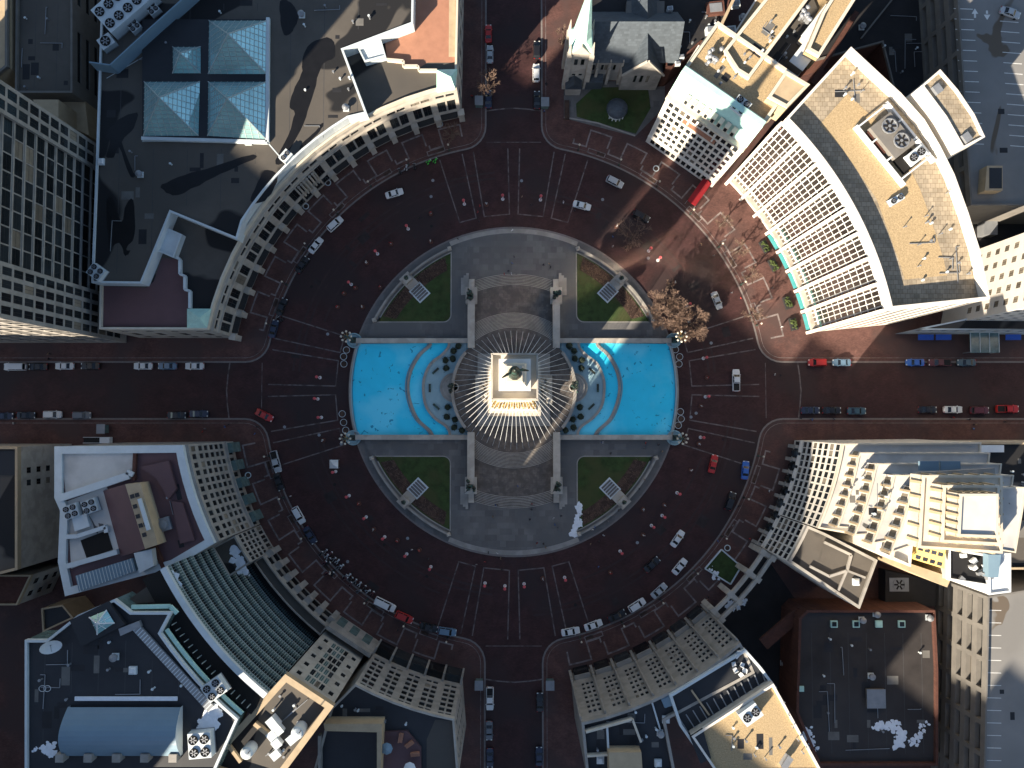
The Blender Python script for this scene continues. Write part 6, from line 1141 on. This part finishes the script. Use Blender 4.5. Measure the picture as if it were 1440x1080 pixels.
# ================================================================ motorcycles
def moto_parts(col):
    w = MB()
    def wheel(x):
        m_ = MB()
        for k in range(12):
            a, c = 2 * pi * k / 12, 2 * pi * (k + 1) / 12; m_.face([(x + .32 * cos(a), -.08, .32 + .32 * sin(a)), (x + .32 * cos(a), .08, .32 + .32 * sin(a)), (x + .32 * cos(c), .08, .32 + .32 * sin(c)), (x + .32 * cos(c), -.08, .32 + .32 * sin(c))])
        for s in (-.08, .08): m_.face([(x + .32 * cos(2 * pi * k / 12), s, .32 + .32 * sin(2 * pi * k / 12)) for k in range(12)])
        return m_
    b = MB().tube([(-.5, 0, .75), (0, 0, .85), (.45, 0, .8), (.7, 0, .5)], [.14, .24, .2, .08], 8)
    se = MB().tube([(-.85, 0, .82), (-.5, 0, .8), (-.1, 0, .86)], [.1, .17, .14], 8)
    hb = MB().tube([(.45, -.42, 1.05), (.55, 0, .98), (.45, .42, 1.05)], .03, 5); fk = MB().tube([(.8, .0, .32), (.55, 0, 1.0)], .05, 5); sc_ = MB().face([(.62, -.2, .95), (.62, .2, .95), (.5, .16, 1.3), (.5, -.16, 1.3)])
    bags = MB().box((-.65, .3, .45), (.5, .2, .35)).box((-.65, -.3, .45), (.5, .2, .35))
    return {'fuel_tank': (b, pm(col)), 'seat': (se, M['black']), 'handlebar': (hb, M['white']), 'fork': (fk, M['steel']), 'windscreen': (sc_, M['white']), 'pannier': (bags, pm(col)), 'front_wheel': (wheel(.75), M['tyre']), 'rear_wheel': (wheel(-.75), M['tyre'])}
PAINT['lime'] = (.05, .5, .04); MOTO = {}
def moto(p, rz, col, label, group):
    if col not in MOTO: MOTO[col] = {k: m_.mesh(k, mt) for k, (m_, mt) in moto_parts(col).items()}
    t = thing('motorcycle', label, 'motorcycle', p, rz, group)
    for k, me in MOTO[col].items(): o = bpy.data.objects.new(k, me); COL.objects.link(o); o.parent = t
for i, (u, v) in enumerate(((453, 777), (459, 774), (461, 781), (466, 777), (464, 786), (471, 785), (476, 788), (458, 790), (463, 791), (478, 796), (482, 795), (463, 805), (469, 806), (487, 809), (492, 808), (487, 812), (495, 813), (501, 816), (507, 820), (494, 820), (514, 825), (506, 830), (519, 830), (525, 833))):
    moto(W(u, v, 0), radians(random.uniform(20, 60)), ('black', 'grey', 'silver', 'maroon')[i % 4], f"{('black', 'dark grey', 'silver', 'maroon')[i % 4]} motorcycle in the row at the south-west kerb", f"{('black', 'dark grey', 'silver', 'maroon')[i % 4]} motorcycles of the row")
for i, (u, v, c, l) in enumerate(((604, 228, 'lime', 'bright lime green motorcycle at the north kerb, western one'), (613, 226, 'lime', 'bright lime green motorcycle at the north kerb, eastern one'), (572, 236, 'silver', 'silver motorcycle parked beside the lime green pair'), (583, 234, 'black', 'black motorcycle parked beside the lime green pair'), (562, 241, 'black', 'black motorcycle farthest from the lime green pair'), (395, 448, 'black', 'black motorcycle between dark cars at the west kerb'))):
    moto(W(u, v, 0), radians(40 + 17 * i), c, l, 'motorcycles along the kerbs')
# ================================================================ people
def make_person(pose, tall_hat=False):
    me = bpy.data.meshes.new('person'); st = .16 if pose else .05
    V = [(0, 0, .95), (0, 0, 1.2), (0, 0, 1.42), (0, 0, 1.52), (0, 0, 1.66), (0, 0, 1.78),
         (.1, 0, .9), (.11, -st, .5), (.11, -st * 1.2, .08), (.11, -st - .14 * -1, .04), (-.1, 0, .9), (-.11, st, .5), (-.11, st * 1.6, .08), (-.11, st * 1.6 + .14, .04),
         (.2, 0, 1.4), (.26, .05 + st, 1.13), (.25, .12 + st, .9), (-.2, 0, 1.4), (-.26, .05 - st, 1.13), (-.25, .12 - st, .9)]
    Rr = [.15, .16, .17, .07, .1, .06, .1, .075, .05, .045, .1, .075, .05, .045, .075, .06, .045, .075, .06, .045]
    E = [(0, 1), (1, 2), (2, 3), (3, 4), (4, 5), (0, 6), (6, 7), (7, 8), (8, 9), (0, 10), (10, 11), (11, 12), (12, 13), (2, 14), (14, 15), (15, 16), (2, 17), (17, 18), (18, 19)]
    if tall_hat: V.append((0, 0, 2.15)); Rr.append(.1); Rr[5] = .11; E.append((5, 20))
    me.from_pydata(V, E, []); o = bpy.data.objects.new('person_skin', me); COL.objects.link(o); md = o.modifiers.new('s', 'SKIN'); md.use_smooth_shade = True
    for i, r in enumerate(Rr): me.skin_vertices[0].data[i].radius = (r, r); me.skin_vertices[0].data[i].use_root = i == 0
    s2 = o.modifiers.new('d', 'SUBSURF'); s2.levels = 1; s2.render_levels = 1
    dg = bpy.context.evaluated_depsgraph_get(); dg.update(); out = bpy.data.meshes.new_from_object(o.evaluated_get(dg)); bpy.data.objects.remove(o); return out
COAT = {'dark': (.02, .02, .025), 'white': (.6, .6, .6), 'red': (.35, .03, .03), 'blue': (.05, .12, .3), 'tan': (.3, .2, .12), 'grey': (.16, .16, .17)}
BASE = [make_person(0), make_person(1)]; SOLD = make_person(0, True); PM = {}
M['jeans'] = mat('trousers', (.03, .035, .05), .9)
def person_mesh(col, pose, hat=False):
    k = (col, pose, hat)
    if k in PM: return PM[k]
    me = (SOLD if hat else BASE[pose]).copy(); me.materials.clear()
    for m_ in (M['jeans'] if not hat else mat('white_trousers', (.5, .5, .5), .8), mat('coat_' + col, COAT[col], .85), M['skin'], M['hair']): me.materials.append(m_)
    for p in me.polygons: z = p.center.z; p.material_index = 0 if z < .92 else 1 if z < 1.53 else 2 if z < 1.68 and p.center.y < .0 else 3
    PM[k] = me; return me
def person(u, v, col, place, group, z=0.0, pose=None):
    o = bpy.data.objects.new('person', person_mesh(col, random.randint(0, 1) if pose is None else pose)); COL.objects.link(o); o.location = W(u, v, z); o.rotation_euler = (0, 0, random.uniform(0, 6.28)); s = random.uniform(.94, 1.05); o.scale = (s, s, s)
    tag(o, f'person in a {col} coat {place}', 'person', group)
PEOPLE = (('on the north forecourt', .47, ((715, 382), (719, 386), (723, 362), (720, 371), (726, 386), (709, 386), (764, 373), (772, 372), (774, 377), (720, 325), (644, 337))), ('on the south forecourt of the island', .47, ((697, 710), (700, 710), (748, 708), (747, 716), (693, 726), (745, 730), (778, 728), (789, 725), (780, 737), (784, 743), (755, 763), (764, 764), (767, 769), (687, 776), (699, 777), (739, 784), (728, 683), (735, 684))), ('on the roadway north of the island', 0, ((672, 300), (674, 312), (734, 278), (747, 289), (792, 286), (808, 297), (861, 334), (861, 347), (675, 291), (590, 308))), ('on the roadway south of the island', 0, ((830, 764), (842, 760), (848, 752), (780, 784), (841, 796), (670, 793), (682, 789), (705, 800), (704, 784), (603, 785), (580, 772))), ('on the shaded south-west pavement', KH, ((363, 600), (360, 610), (520, 897), (523, 903), (517, 900), (524, 898), (560, 885), (410, 697), (399, 688))), ('on the pavement by the west street', KH, ((318, 600), (290, 603), (287, 607), (323, 597), (71, 498), (72, 505), (22, 595))), ('on the pavement south-east of the circle', KH, ((1038, 711), (1008, 760), (1029, 738), (1053, 757), (1090, 765), (992, 842), (995, 838), (1080, 690), (1016, 618))), ('on the lawn-side path of the island', .47, ((846, 622), (905, 630), (907, 623), (925, 625), (930, 635), (858, 637), (847, 622))), ('on the pavement of the east street', KH, ((1124, 588), (1140, 590), (1172, 589), (1338, 587), (1360, 590), (1369, 597), (1411, 593), (1088, 527), (1097, 528), (1366, 603))), ('in front of the curved office building', KH, ((1028, 412), (1040, 420), (1003, 360), (985, 345), (1085, 405), (1098, 460))), ('by the kerb of the north street', KH, ((768, 148), (765, 158), (671, 137), (664, 137), (768, 120))), ('along the south-east balustrade', .47, ((905, 674), (898, 687), (833, 744), (869, 717), (836, 741), (855, 733))))
CL = ('dark', 'white', 'dark', 'blue', 'grey', 'red', 'dark', 'tan')
i = 0
for place, z, pts in PEOPLE:
    for u, v in pts: col = CL[i % 8]; person(u, v, col, place, f'people {place}, {col} coat', z); i += 1
# ================================================================ holiday posts and soldier figures round the island
M['stripe'] = mat('pink_paint', (.52, .09, .10), .6)
POLE = MB()
for k in range(10):
    z0, z1 = k * .32, (k + 1) * .32
    for j in range(12):
        a, b = 2 * pi * j / 12 + k * .35, 2 * pi * (j + 1) / 12 + k * .35; c, d = a + .35, b + .35
        POLE.face([(.2 * cos(a), .2 * sin(a), .25 + z0), (.2 * cos(b), .2 * sin(b), .25 + z0), (.2 * cos(d), .2 * sin(d), .25 + z1), (.2 * cos(c), .2 * sin(c), .25 + z1)], (j // 3) % 2)
pole_me = POLE.mesh('striped_shaft', [M['stripe'], M['white']]); cap_me = MB().lathe((0, 0, 3.45), [(.2, 0), (.38, .14), (.4, .36), (.2, .58)], 12).mesh('ball_top', M['stripe']); foot_me = MB().lathe((0, 0, 0), [(.45, 0), (.4, .25)], 12).mesh('foot', M['white'])
POLES = ((574, 322), (531, 357), (494, 400), (653, 287), (707, 280), (447, 561), (452, 587), (472, 663), (491, 697), (515, 727), (541, 755), (572, 779), (606, 797), (682, 820), (710, 824), (737, 821), (794, 812), (872, 775), (916, 739), (952, 693), (985, 615), (992, 558), (989, 504), (966, 430), (925, 366), (912, 353), (760, 281), (931, 725), (450, 531))
def side(u, v): a = ang(u, v); return ('east', 'north-east', 'north', 'north-west', 'west', 'south-west', 'south', 'south-east')[int(((a + 22.5) % 360) // 45)]
for u, v in POLES:
    s = side(u, v); t = thing('striped_post', f'pink and white striped post on the roadway {s} of the island', 'ornamental post', W(u, v), random.random(), f'striped posts {s}')
    for n, me in (('striped_shaft', pole_me), ('ball_top', cap_me), ('foot', foot_me)): o = bpy.data.objects.new(n, me); COL.objects.link(o); o.parent = t
ped_me = MB().lathe((0, 0, 0), [(.6, 0), (.6, .4), (.5, .45)], 12).mesh('base', M['brickr'])
for u, v in ((606, 301), (516, 370), (484, 413), (475, 432), (455, 619), (526, 744), (559, 760), (505, 708), (904, 752), (904, 716), (934, 710), (971, 661), (982, 624), (985, 571), (994, 531), (948, 398), (867, 319), (684, 288), (550, 343), (606, 340), (535, 404), (500, 405), (510, 432), (763, 813), (858, 805), (590, 773)):
    s = side(u, v); t = thing('soldier_figure', f'pale standing figure ornament on the roadway {s} of the island', 'figure', W(u, v), random.uniform(0, 6), f'soldier figures {s}')
    o = bpy.data.objects.new('figure', person_mesh('red' if (u + v) % 2 else 'white', 0, True)); COL.objects.link(o); o.parent = t; o.location = (0, 0, .42); o.scale = (1.1, 1.1, 1.15)
    o = bpy.data.objects.new('base', ped_me); COL.objects.link(o); o.parent = t
# a white tent-like stall with red pedal cart on the west of the circle
p = W(472, 652); t = thing('white_stall', 'small white peaked stall on the roadway west of the circle', 'stall', p); s_ = MB()
for k in range(4): a, b = pi / 4 + k * pi / 2, pi / 4 + (k + 1) * pi / 2; s_.face([(p.x + 1.6 * cos(a), p.y + 1.6 * sin(a), 2.1), (p.x + 1.6 * cos(b), p.y + 1.6 * sin(b), 2.1), (p.x, p.y, 3.1)])
s_.obj('canopy', M['white'], t)
for k in range(4): a = pi / 4 + k * pi / 2; MB().tube([(p.x + 1.5 * cos(a), p.y + 1.5 * sin(a), 0), (p.x + 1.5 * cos(a), p.y + 1.5 * sin(a), 2.1)], .05, 5).obj('pole', M['steel'], t)
# ================================================================ bare trees
def bare_tree(u, v, zc, h, spread, label, n1=9, depth=4, name='bare_tree', lean=(0, 0)):
    p = W(u, v, KH); t = thing(name, label, 'tree', p); tr = MB(); tw = MB(); H0 = h * .28
    tr.tube([p, p + Vector((.05, .05, H0 * .6)), p + Vector((.1, .0, H0)), p + Vector((.12, .05, h * .6)), p + Vector((.1, .1, h * .92))], [.28, .22, .18, .1, .03], 7)
    def br(a, d, L, r, k):
        b = a + d * L; mb = tr if k <= 1 else tw; mid = a.lerp(b, .5) + Vector((random.uniform(-.06, .06), random.uniform(-.06, .06), random.uniform(-.02, .05))) * L
        mb.tube([a, mid, b], [max(r, .026), max(r * .8, .024), max(r * .55, .02)], 4 if k < 3 else 3, caps=False)
        if k >= depth: return
        for j in range(4 if k < depth - 1 else 7):
            q = a.lerp(b, random.uniform(.35, 1.0)); nd = (d + Vector((random.uniform(-.8, .8), random.uniform(-.8, .8), random.uniform(-.45, .6)))).normalized(); br(q, nd, L * random.uniform(.45, .7), r * .5, k + 1)
    for k in range(n1):
        a = 2 * pi * k / n1 + random.uniform(-.3, .3); z = H0 + (h * .55) * (k % 4) / 4; br(p + Vector((.1, .03, z)), Vector((cos(a), sin(a), random.uniform(.35, .9))).normalized(), spread * random.uniform(.5, .72), .1, 1)
    tr.obj('trunk', M['bark'], t); tw.obj('crown', M['twig'], t); return t
bare_tree(930, 443, 0, 10.5, 5.6, 'large bare tree with dense tan twigs by the east pool, western of the pair', 20, 5)
bare_tree(965, 459, 0, 9.5, 5.0, 'bare tree with dense tan twigs by the east pool, eastern of the pair', 18, 5)
bare_tree(938, 404, 0, 6.5, 2.2, 'small thin bare tree just north of the large tan pair', 6, 4)
bare_tree(686, 128, 0, 9, 3.6, 'bare tan tree at the west kerb of the north street', 9, 4)
bare_tree(636, 194, 0, 7, 3.2, 'small bare tree before the north end of the curved stone front', 8, 4)
bare_tree(790, 62, 0, 8, 3.0, 'bare tree beside the parked black SUV near the church tower', 7, 4)
for i, (u, v, h) in enumerate(((1012, 318, 8), (1034, 356, 8), (1049, 392, 8.5), (1052, 445, 8))): bare_tree(u, v, 0, h, 2.6, f"thin leafless kerbside tree before the curved office, {['northernmost', 'second from north', 'third from north', 'southernmost'][i]}", 8, 4)
bare_tree(884, 338, 0, 9, 4.6, 'leafless shaded tree on the roadway edge north-east of the island', 9, 4)
# ================================================================ planters, kiosks, street furniture
for i, (u, v) in enumerate(((1075, 347), (1087, 373), (1107, 426), (1115, 456))):
    p = W(u, v, KH); r = radians(ang(u, v)); t = thing('shrub_planter', f"dark oval planter with green shrubs before the curved office, {['northernmost', 'second', 'third', 'southernmost'][i]} of four", 'planter', p)
    MB().box(p, (1.9, 3.4, .7), r).obj('box', M['dframe'], t); b = MB()
    for k in range(26): a, c = random.uniform(-.7, .7), random.uniform(-1.4, 1.4); b.blob((p.x + a * cos(r) - c * sin(r), p.y + a * sin(r) + c * cos(r), KH + .8 + random.uniform(0, .3)), random.uniform(.2, .35), 5, 3, .35)
    b.obj('shrubs', mat('green_shrub', (.05, .07, .02), .9, .4, 2), t)
for i, (u, v) in enumerate(((343, 442), (462, 258), (431, 291), (619, 176), (922, 238), (1022, 770), (350, 668))):
    p = W(u, v, KH); t = thing('round_planter', f"round white-rimmed planter on the pavement, {['at the west street corner', 'before the curved portico, north one', 'before the curved portico, south one', 'at the north end of the stone front', 'outside the white club', 'by the stone screen', 'by the plum-roofed corner block'][i]}", 'planter', p); MB().lathe(p, [(.6, 0), (.85, .6), (.85, .75), (.65, .75), (.6, .5)], 16).obj('bowl', M['pale'], t); MB().lathe(p, [(.5, .3), (.63, .6)], 12).obj('soil', M['soil'], t)
def lamp(u, v, z, label, group): 
    p = W(u, v, z); t = thing('street_lamp', label, 'street lamp', p, 0, group); MB().lathe(p, [(.3, 0), (.22, .4), (.09, .6), (.07, 4.0), (.12, 4.1)], 8).obj('post', M['bronze'], t); MB().lathe((p.x, p.y, p.z + 4.1), [(.12, 0), (.28, .2), (.28, .5), (.1, .75)], 10).obj('globe', M['cream'], t)
for q in range(4):
    for k in range(7): a = 90 * q + 15 + k * 10; r = 67.3; pp = PC(r, a, KH); t = thing('street_lamp', f"globe street lamp on the kerb {('north-east', 'north-west', 'south-west', 'south-east')[q]} of the circle", 'street lamp', pp, 0, f"kerb lamps {('north-east', 'north-west', 'south-west', 'south-east')[q]}"); MB().lathe(pp, [(.3, 0), (.22, .4), (.09, .6), (.07, 4.0), (.12, 4.1)], 8).obj('post', M['bronze'], t); MB().lathe((pp.x, pp.y, pp.z + 4.1), [(.12, 0), (.26, .2), (.26, .5), (.1, .7)], 10).obj('globe', M['cream'], t)
for i, (u, v, l) in enumerate(((674, 146, 'grey glazed kiosk box beside the bare tree on the north street'), (766, 148, 'grey glazed kiosk box at the church corner of the north street'), (674, 960, 'grey glazed kiosk box on the south street, west side'), (773, 960, 'grey glazed kiosk box on the south street, east side'), (148, 603, 'small pale utility box on the west street pavement'))):
    p = W(u, v, KH); t = thing('kiosk_box', l, 'kiosk', p); MB().box(p, (1.9, 2.2, 2.2)).obj('cabin', M['glassg'], t); MB().box((p.x, p.y, KH + 2.2), (2.2, 2.5, .2)).obj('roof', M['steel'], t)
p = W(137, 619, 1.5); t = thing('white_trailer', 'narrow white trailer frame parked against the plum-roofed block', 'trailer', (p.x, p.y, KH)); MB().box((p.x + 2.2, p.y, KH + .4), (2.6, 1.6, 1.6)).obj('cab', M['white'], t); MB().box((p.x - 1.6, p.y, KH + .5), (4.8, 1.6, .2)).obj('bed', M['black'], t)
for s in (-.75, .75): MB().seg((p.x - 4, p.y + s, KH + .7), (p.x + .9, p.y + s, KH + .7), .12, .4).obj('side_rail', M['white'], t)
for s in (-3, 2.4): MB().tube([(p.x + s, p.y - .8, KH + .35), (p.x + s, p.y + .8, KH + .35)], .34, 10).obj('axle_wheels', M['tyre'], t)
# ================================================================ old snow
def snow(name, pts, z, n, label, rr=(.5, 1.1)):
    sp_ = .28 if name == 'a' else .55
    b = MB(); P_ = [W(u, v, z) for u, v in pts]
    for k in range(int(n * 1.8)):
        i = random.randrange(len(P_) - 1); q = P_[i].lerp(P_[i + 1], random.random()); b.blob((q.x + random.gauss(0, sp_), q.y + random.gauss(0, sp_), z), random.uniform(rr[0] * .35, rr[1] * .85), 9, 4, .45, .14)
    tag(b.obj('snow_pile', M['snow']), label, 'snow', kind=None)
snow('a', ((815, 708), (813, 725), (810, 740), (806, 753)), .5, 34, 'long heap of old white snow beside the south-east lawn', (.5, 1.0))
snow('b', ((308, 998), (296, 1012), (286, 1022), (300, 1010)), 47.05, 40, 'patchy snow heap at the corner of the navy roof', (.5, 1.3))
snow('c', ((52, 1053), (66, 1053), (80, 1057)), 47.05, 16, 'thin strip of snow at the south-west corner of the navy roof', (.3, .8))
snow('d', ((228, 816), (240, 814), (247, 822)), 43.45, 24, 'bluish snow patch on the small terrace by the glass building', (.5, 1.2))
snow('e', ((326, 776), (336, 790), (344, 806)), 19.1, 22, 'bluish snow patch on the dark roof behind the small window grid', (.5, 1.1))
snow('f', ((1232, 1022), (1255, 1018), (1270, 1035), (1260, 1045)), 12.05, 60, 'broken snow patches in the middle of the brick hall roof', (.25, .8))
snow('g', ((1282, 1048), (1292, 1035), (1303, 1018)), 12.05, 26, 'slanting snow strip near the east edge of the brick hall roof', (.25, .6))
snow('h', ((1132, 1022), (1140, 1040), (1148, 1055)), 12.05, 26, 'snow strip near the west edge of the brick hall roof', (.25, .6))
snow('i', ((1022, 852), (1036, 848), (1046, 846), (1030, 856)), .2, 22, 'snow heaps behind the stone screen', (.4, .8))
snow('j', ((1002, 800), (1006, 808), (1008, 812)), .55, 12, 'small snow heap on the dark garden plot', (.3, .6))
# ================================================================ roof wear: repair patches, seams, conduits and little vents, each a part of its roof
M['patchd'] = mat('dark_roof_patch', (0.018, 0.018, 0.02), 0.6, 0.2, 0.4); M['patchl'] = mat('grey_roof_patch', (0.13, 0.125, 0.115), 0.8, 0.2, 0.4); M['seam'] = mat('roof_seam', (0.05, 0.05, 0.052), 0.6, 0.2, 0.5)
def inside(p, poly):
    c = False; n = len(poly)
    for i in range(n):
        a, b = poly[i], poly[i - 1]
        if (a[1] > p[1]) != (b[1] > p[1]) and p[0] < (b[0] - a[0]) * (p[1] - a[1]) / (b[1] - a[1]) + a[0]: c = not c
    return c
def clutter(root, px, z, npatch, ncond, nvent, dark=True, seams=0, rot=0.0):
    poly = PX(z, *px); x0, x1 = min(p[0] for p in poly), max(p[0] for p in poly); y0, y1 = min(p[1] for p in poly), max(p[1] for p in poly)
    def pt():
        for _ in range(200):
            p = (random.uniform(x0, x1), random.uniform(y0, y1))
            if inside(p, poly): return Vector(p)
        return Vector(poly[0])
    for k in range(npatch):
        c = pt(); w, h = random.uniform(.8, 4), random.uniform(.6, 2.2); a = rot + random.choice((0, pi / 2)); e, f = Vector((cos(a), sin(a))), Vector((-sin(a), cos(a)))
        q = [c - e * w / 2 - f * h / 2, c + e * w / 2 - f * h / 2, c + e * w / 2 + f * h / 2, c - e * w / 2 + f * h / 2]
        if all(inside(v, poly) for v in q): sheet(root, 'roof_patch', [tuple(v) for v in q], z + .012 + .0015 * (k % 9), M['patchd'] if (k % 3 or not dark) else M['patchl'])
    for k in range(ncond):
        c = pt(); a = rot + random.choice((0, pi / 2)) + random.uniform(-.05, .05); L = random.uniform(3, 11); d = c + Vector((cos(a), sin(a))) * L
        if inside(d, poly): 
            g_ = d + Vector((-sin(a), cos(a))) * random.uniform(-3, 3); pts = [(*c, z + .1), (*d, z + .1)] + ([(*g_, z + .1)] if inside(g_, poly) else []); line(root, 'conduit', pts, .13, .13, M['steel'])
    for k in range(nvent):
        c = pt(); h = random.uniform(.4, 1.1); MB().lathe((c.x, c.y, z), [(.22, 0), (.16, .15), (.16, h), (.3, h + .05), (.28, h + .2)], 8).obj('small_vent', M['steel'] if k % 2 else M['pale'], root)
    ext = max(x1 - x0, y1 - y0)
    for k in range(seams):
        a = rot + pi / 2; cx = (x0 + x1) / 2, (y0 + y1) / 2; e = Vector((cos(rot), sin(rot))); f = Vector((-sin(rot), cos(rot))); o = Vector(cx) + e * ext * ((k + .5) / seams - .5); run = []
        for t in range(-40, 41):
            p = o + f * ext * t / 80
            if inside(p, poly): run.append(p)
            elif len(run) > 2: strip([run[0], run[-1]], .12, z + .008).obj('roof_seam', M['seam'], root); run = []
            else: run = []
        if len(run) > 2: strip([run[0], run[-1]], .12, z + .008).obj('roof_seam', M['seam'], root)
clutter(nwb, ((150, 0), (575, 0), (480, 60), (510, 155), (420, 220), (375, 205), (380, 20), (290, 20), (195, 110), (200, 205), (370, 210), (330, 300), (245, 290), (200, 390), (140, 390)), 23.3, 30, 5, 14, True, 9)
clutter(gl, ((45, 910), (110, 900), (180, 900), (270, 970), (260, 980), (100, 975), (85, 1040), (45, 1045)), 47.0, 14, 8, 8, True, 6)
clutter(sw1, ((200, 640), (250, 638), (280, 760), (250, 780), (235, 700)), 31.2, 6, 4, 4, False, 0, .25)
clutter(sb, ((480, 975), (600, 1012), (590, 1020), (470, 1015)), 28.6, 7, 4, 5)
clutter(s2b, ((832, 1015), (920, 990), (935, 1075), (905, 1080), (900, 1050), (860, 1055), (850, 1085), (830, 1080)), 32.4, 12, 7, 7)
clutter(bh, ((1130, 890), (1308, 890), (1308, 1060), (1155, 1060), (1130, 1000)), 12.0, 22, 7, 7, True, 7)
clutter(eb2, ((1382, 640), (1440, 630), (1440, 725), (1412, 725), (1412, 655)), 22.0, 7, 5, 4)
clutter(tr, ((1010, 1020), (1082, 975), (1140, 1075), (1020, 1078)), 36.0, 6, 4, 6)
clutter(ob, ((1190, 95), (1225, 130), (1205, 150), (1160, 140)), zb, 3, 3, 5)
clutter(ob, ((1270, 300), (1340, 290), (1370, 400), (1290, 405)), zb + .03, 0, 5, 9)
clutter(cb, ((1055, 120), (1100, 60), (1130, 20), (1140, 30), (1100, 95)), 32.0, 8, 6, 8, True, 0, .9)
clutter(cb, ((985, 85), (1005, 75), (1040, 110), (1020, 130)), 36.55, 4, 4, 8, True, 0, .9)
clutter(cb, ((1040, 85), (1090, 10), (1120, 10), (1060, 100)), 36.95, 6, 5, 8, True, 0, .9)
clutter(lowb, ((940, 30), (1030, 5), (1000, 50), (960, 75), (940, 80)), 11.0, 12, 10, 12)
clutter(r9, ((1215, 60), (1270, 0), (1330, 0), (1345, 200), (1300, 150)), 9.0, 10, 5, 5)
clutter(st, ((375, 985), (410, 965), (455, 1000), (400, 1070), (330, 1060)), 42.0, 8, 6, 8, False, 0, .7)
clutter(gb, ((30, 5), (100, 5), (100, 125), (30, 125)), 17.0, 8, 4, 4, False, 4)
clutter(g1, ((1360, 10), (1430, 10), (1438, 220), (1372, 220)), 25.0, 2, 0, 0, False)
clutter(g2, ((1400, 860), (1438, 860), (1438, 1070), (1400, 1070)), 22.0, 2, 0, 0, False)
clutter(ctw, ((1205, 650), (1222, 655), (1200, 730), (1180, 722)), 34.0, 4, 3, 6)
clutter(ctw, ((1235, 665), (1262, 668), (1240, 740), (1215, 732)), 42.0, 3, 3, 6)
clutter(ctw, ((1290, 700), (1320, 700), (1315, 750), (1285, 745)), 46.0, 2, 3, 4)
flush_windows()
# ---------------------------------------------------------------- look-alikes: say which one, counted along the row or round the circle
ORD = ['first', 'second', 'third', 'fourth', 'fifth', 'sixth', 'seventh', 'eighth', 'ninth', 'tenth', 'eleventh', 'twelfth', 'thirteenth', 'fourteenth', 'fifteenth']
same = {}
for o in sc.objects:
    if o.parent is None and 'label' in o: same.setdefault(o['label'], []).append(o)
for lab, os_ in same.items():
    if len(os_) < 2: continue
    xs = [o.location.x for o in os_]; ys = [o.location.y for o in os_]
    if max(xs) - min(xs) >= max(ys) - min(ys): os_.sort(key=lambda o: o.location.x); w = 'from the west'
    else: os_.sort(key=lambda o: -o.location.y); w = 'from the north'
    for k, o in enumerate(os_):
        if k < len(ORD): o['label'] = f'{lab}, {ORD[k]} {w}'
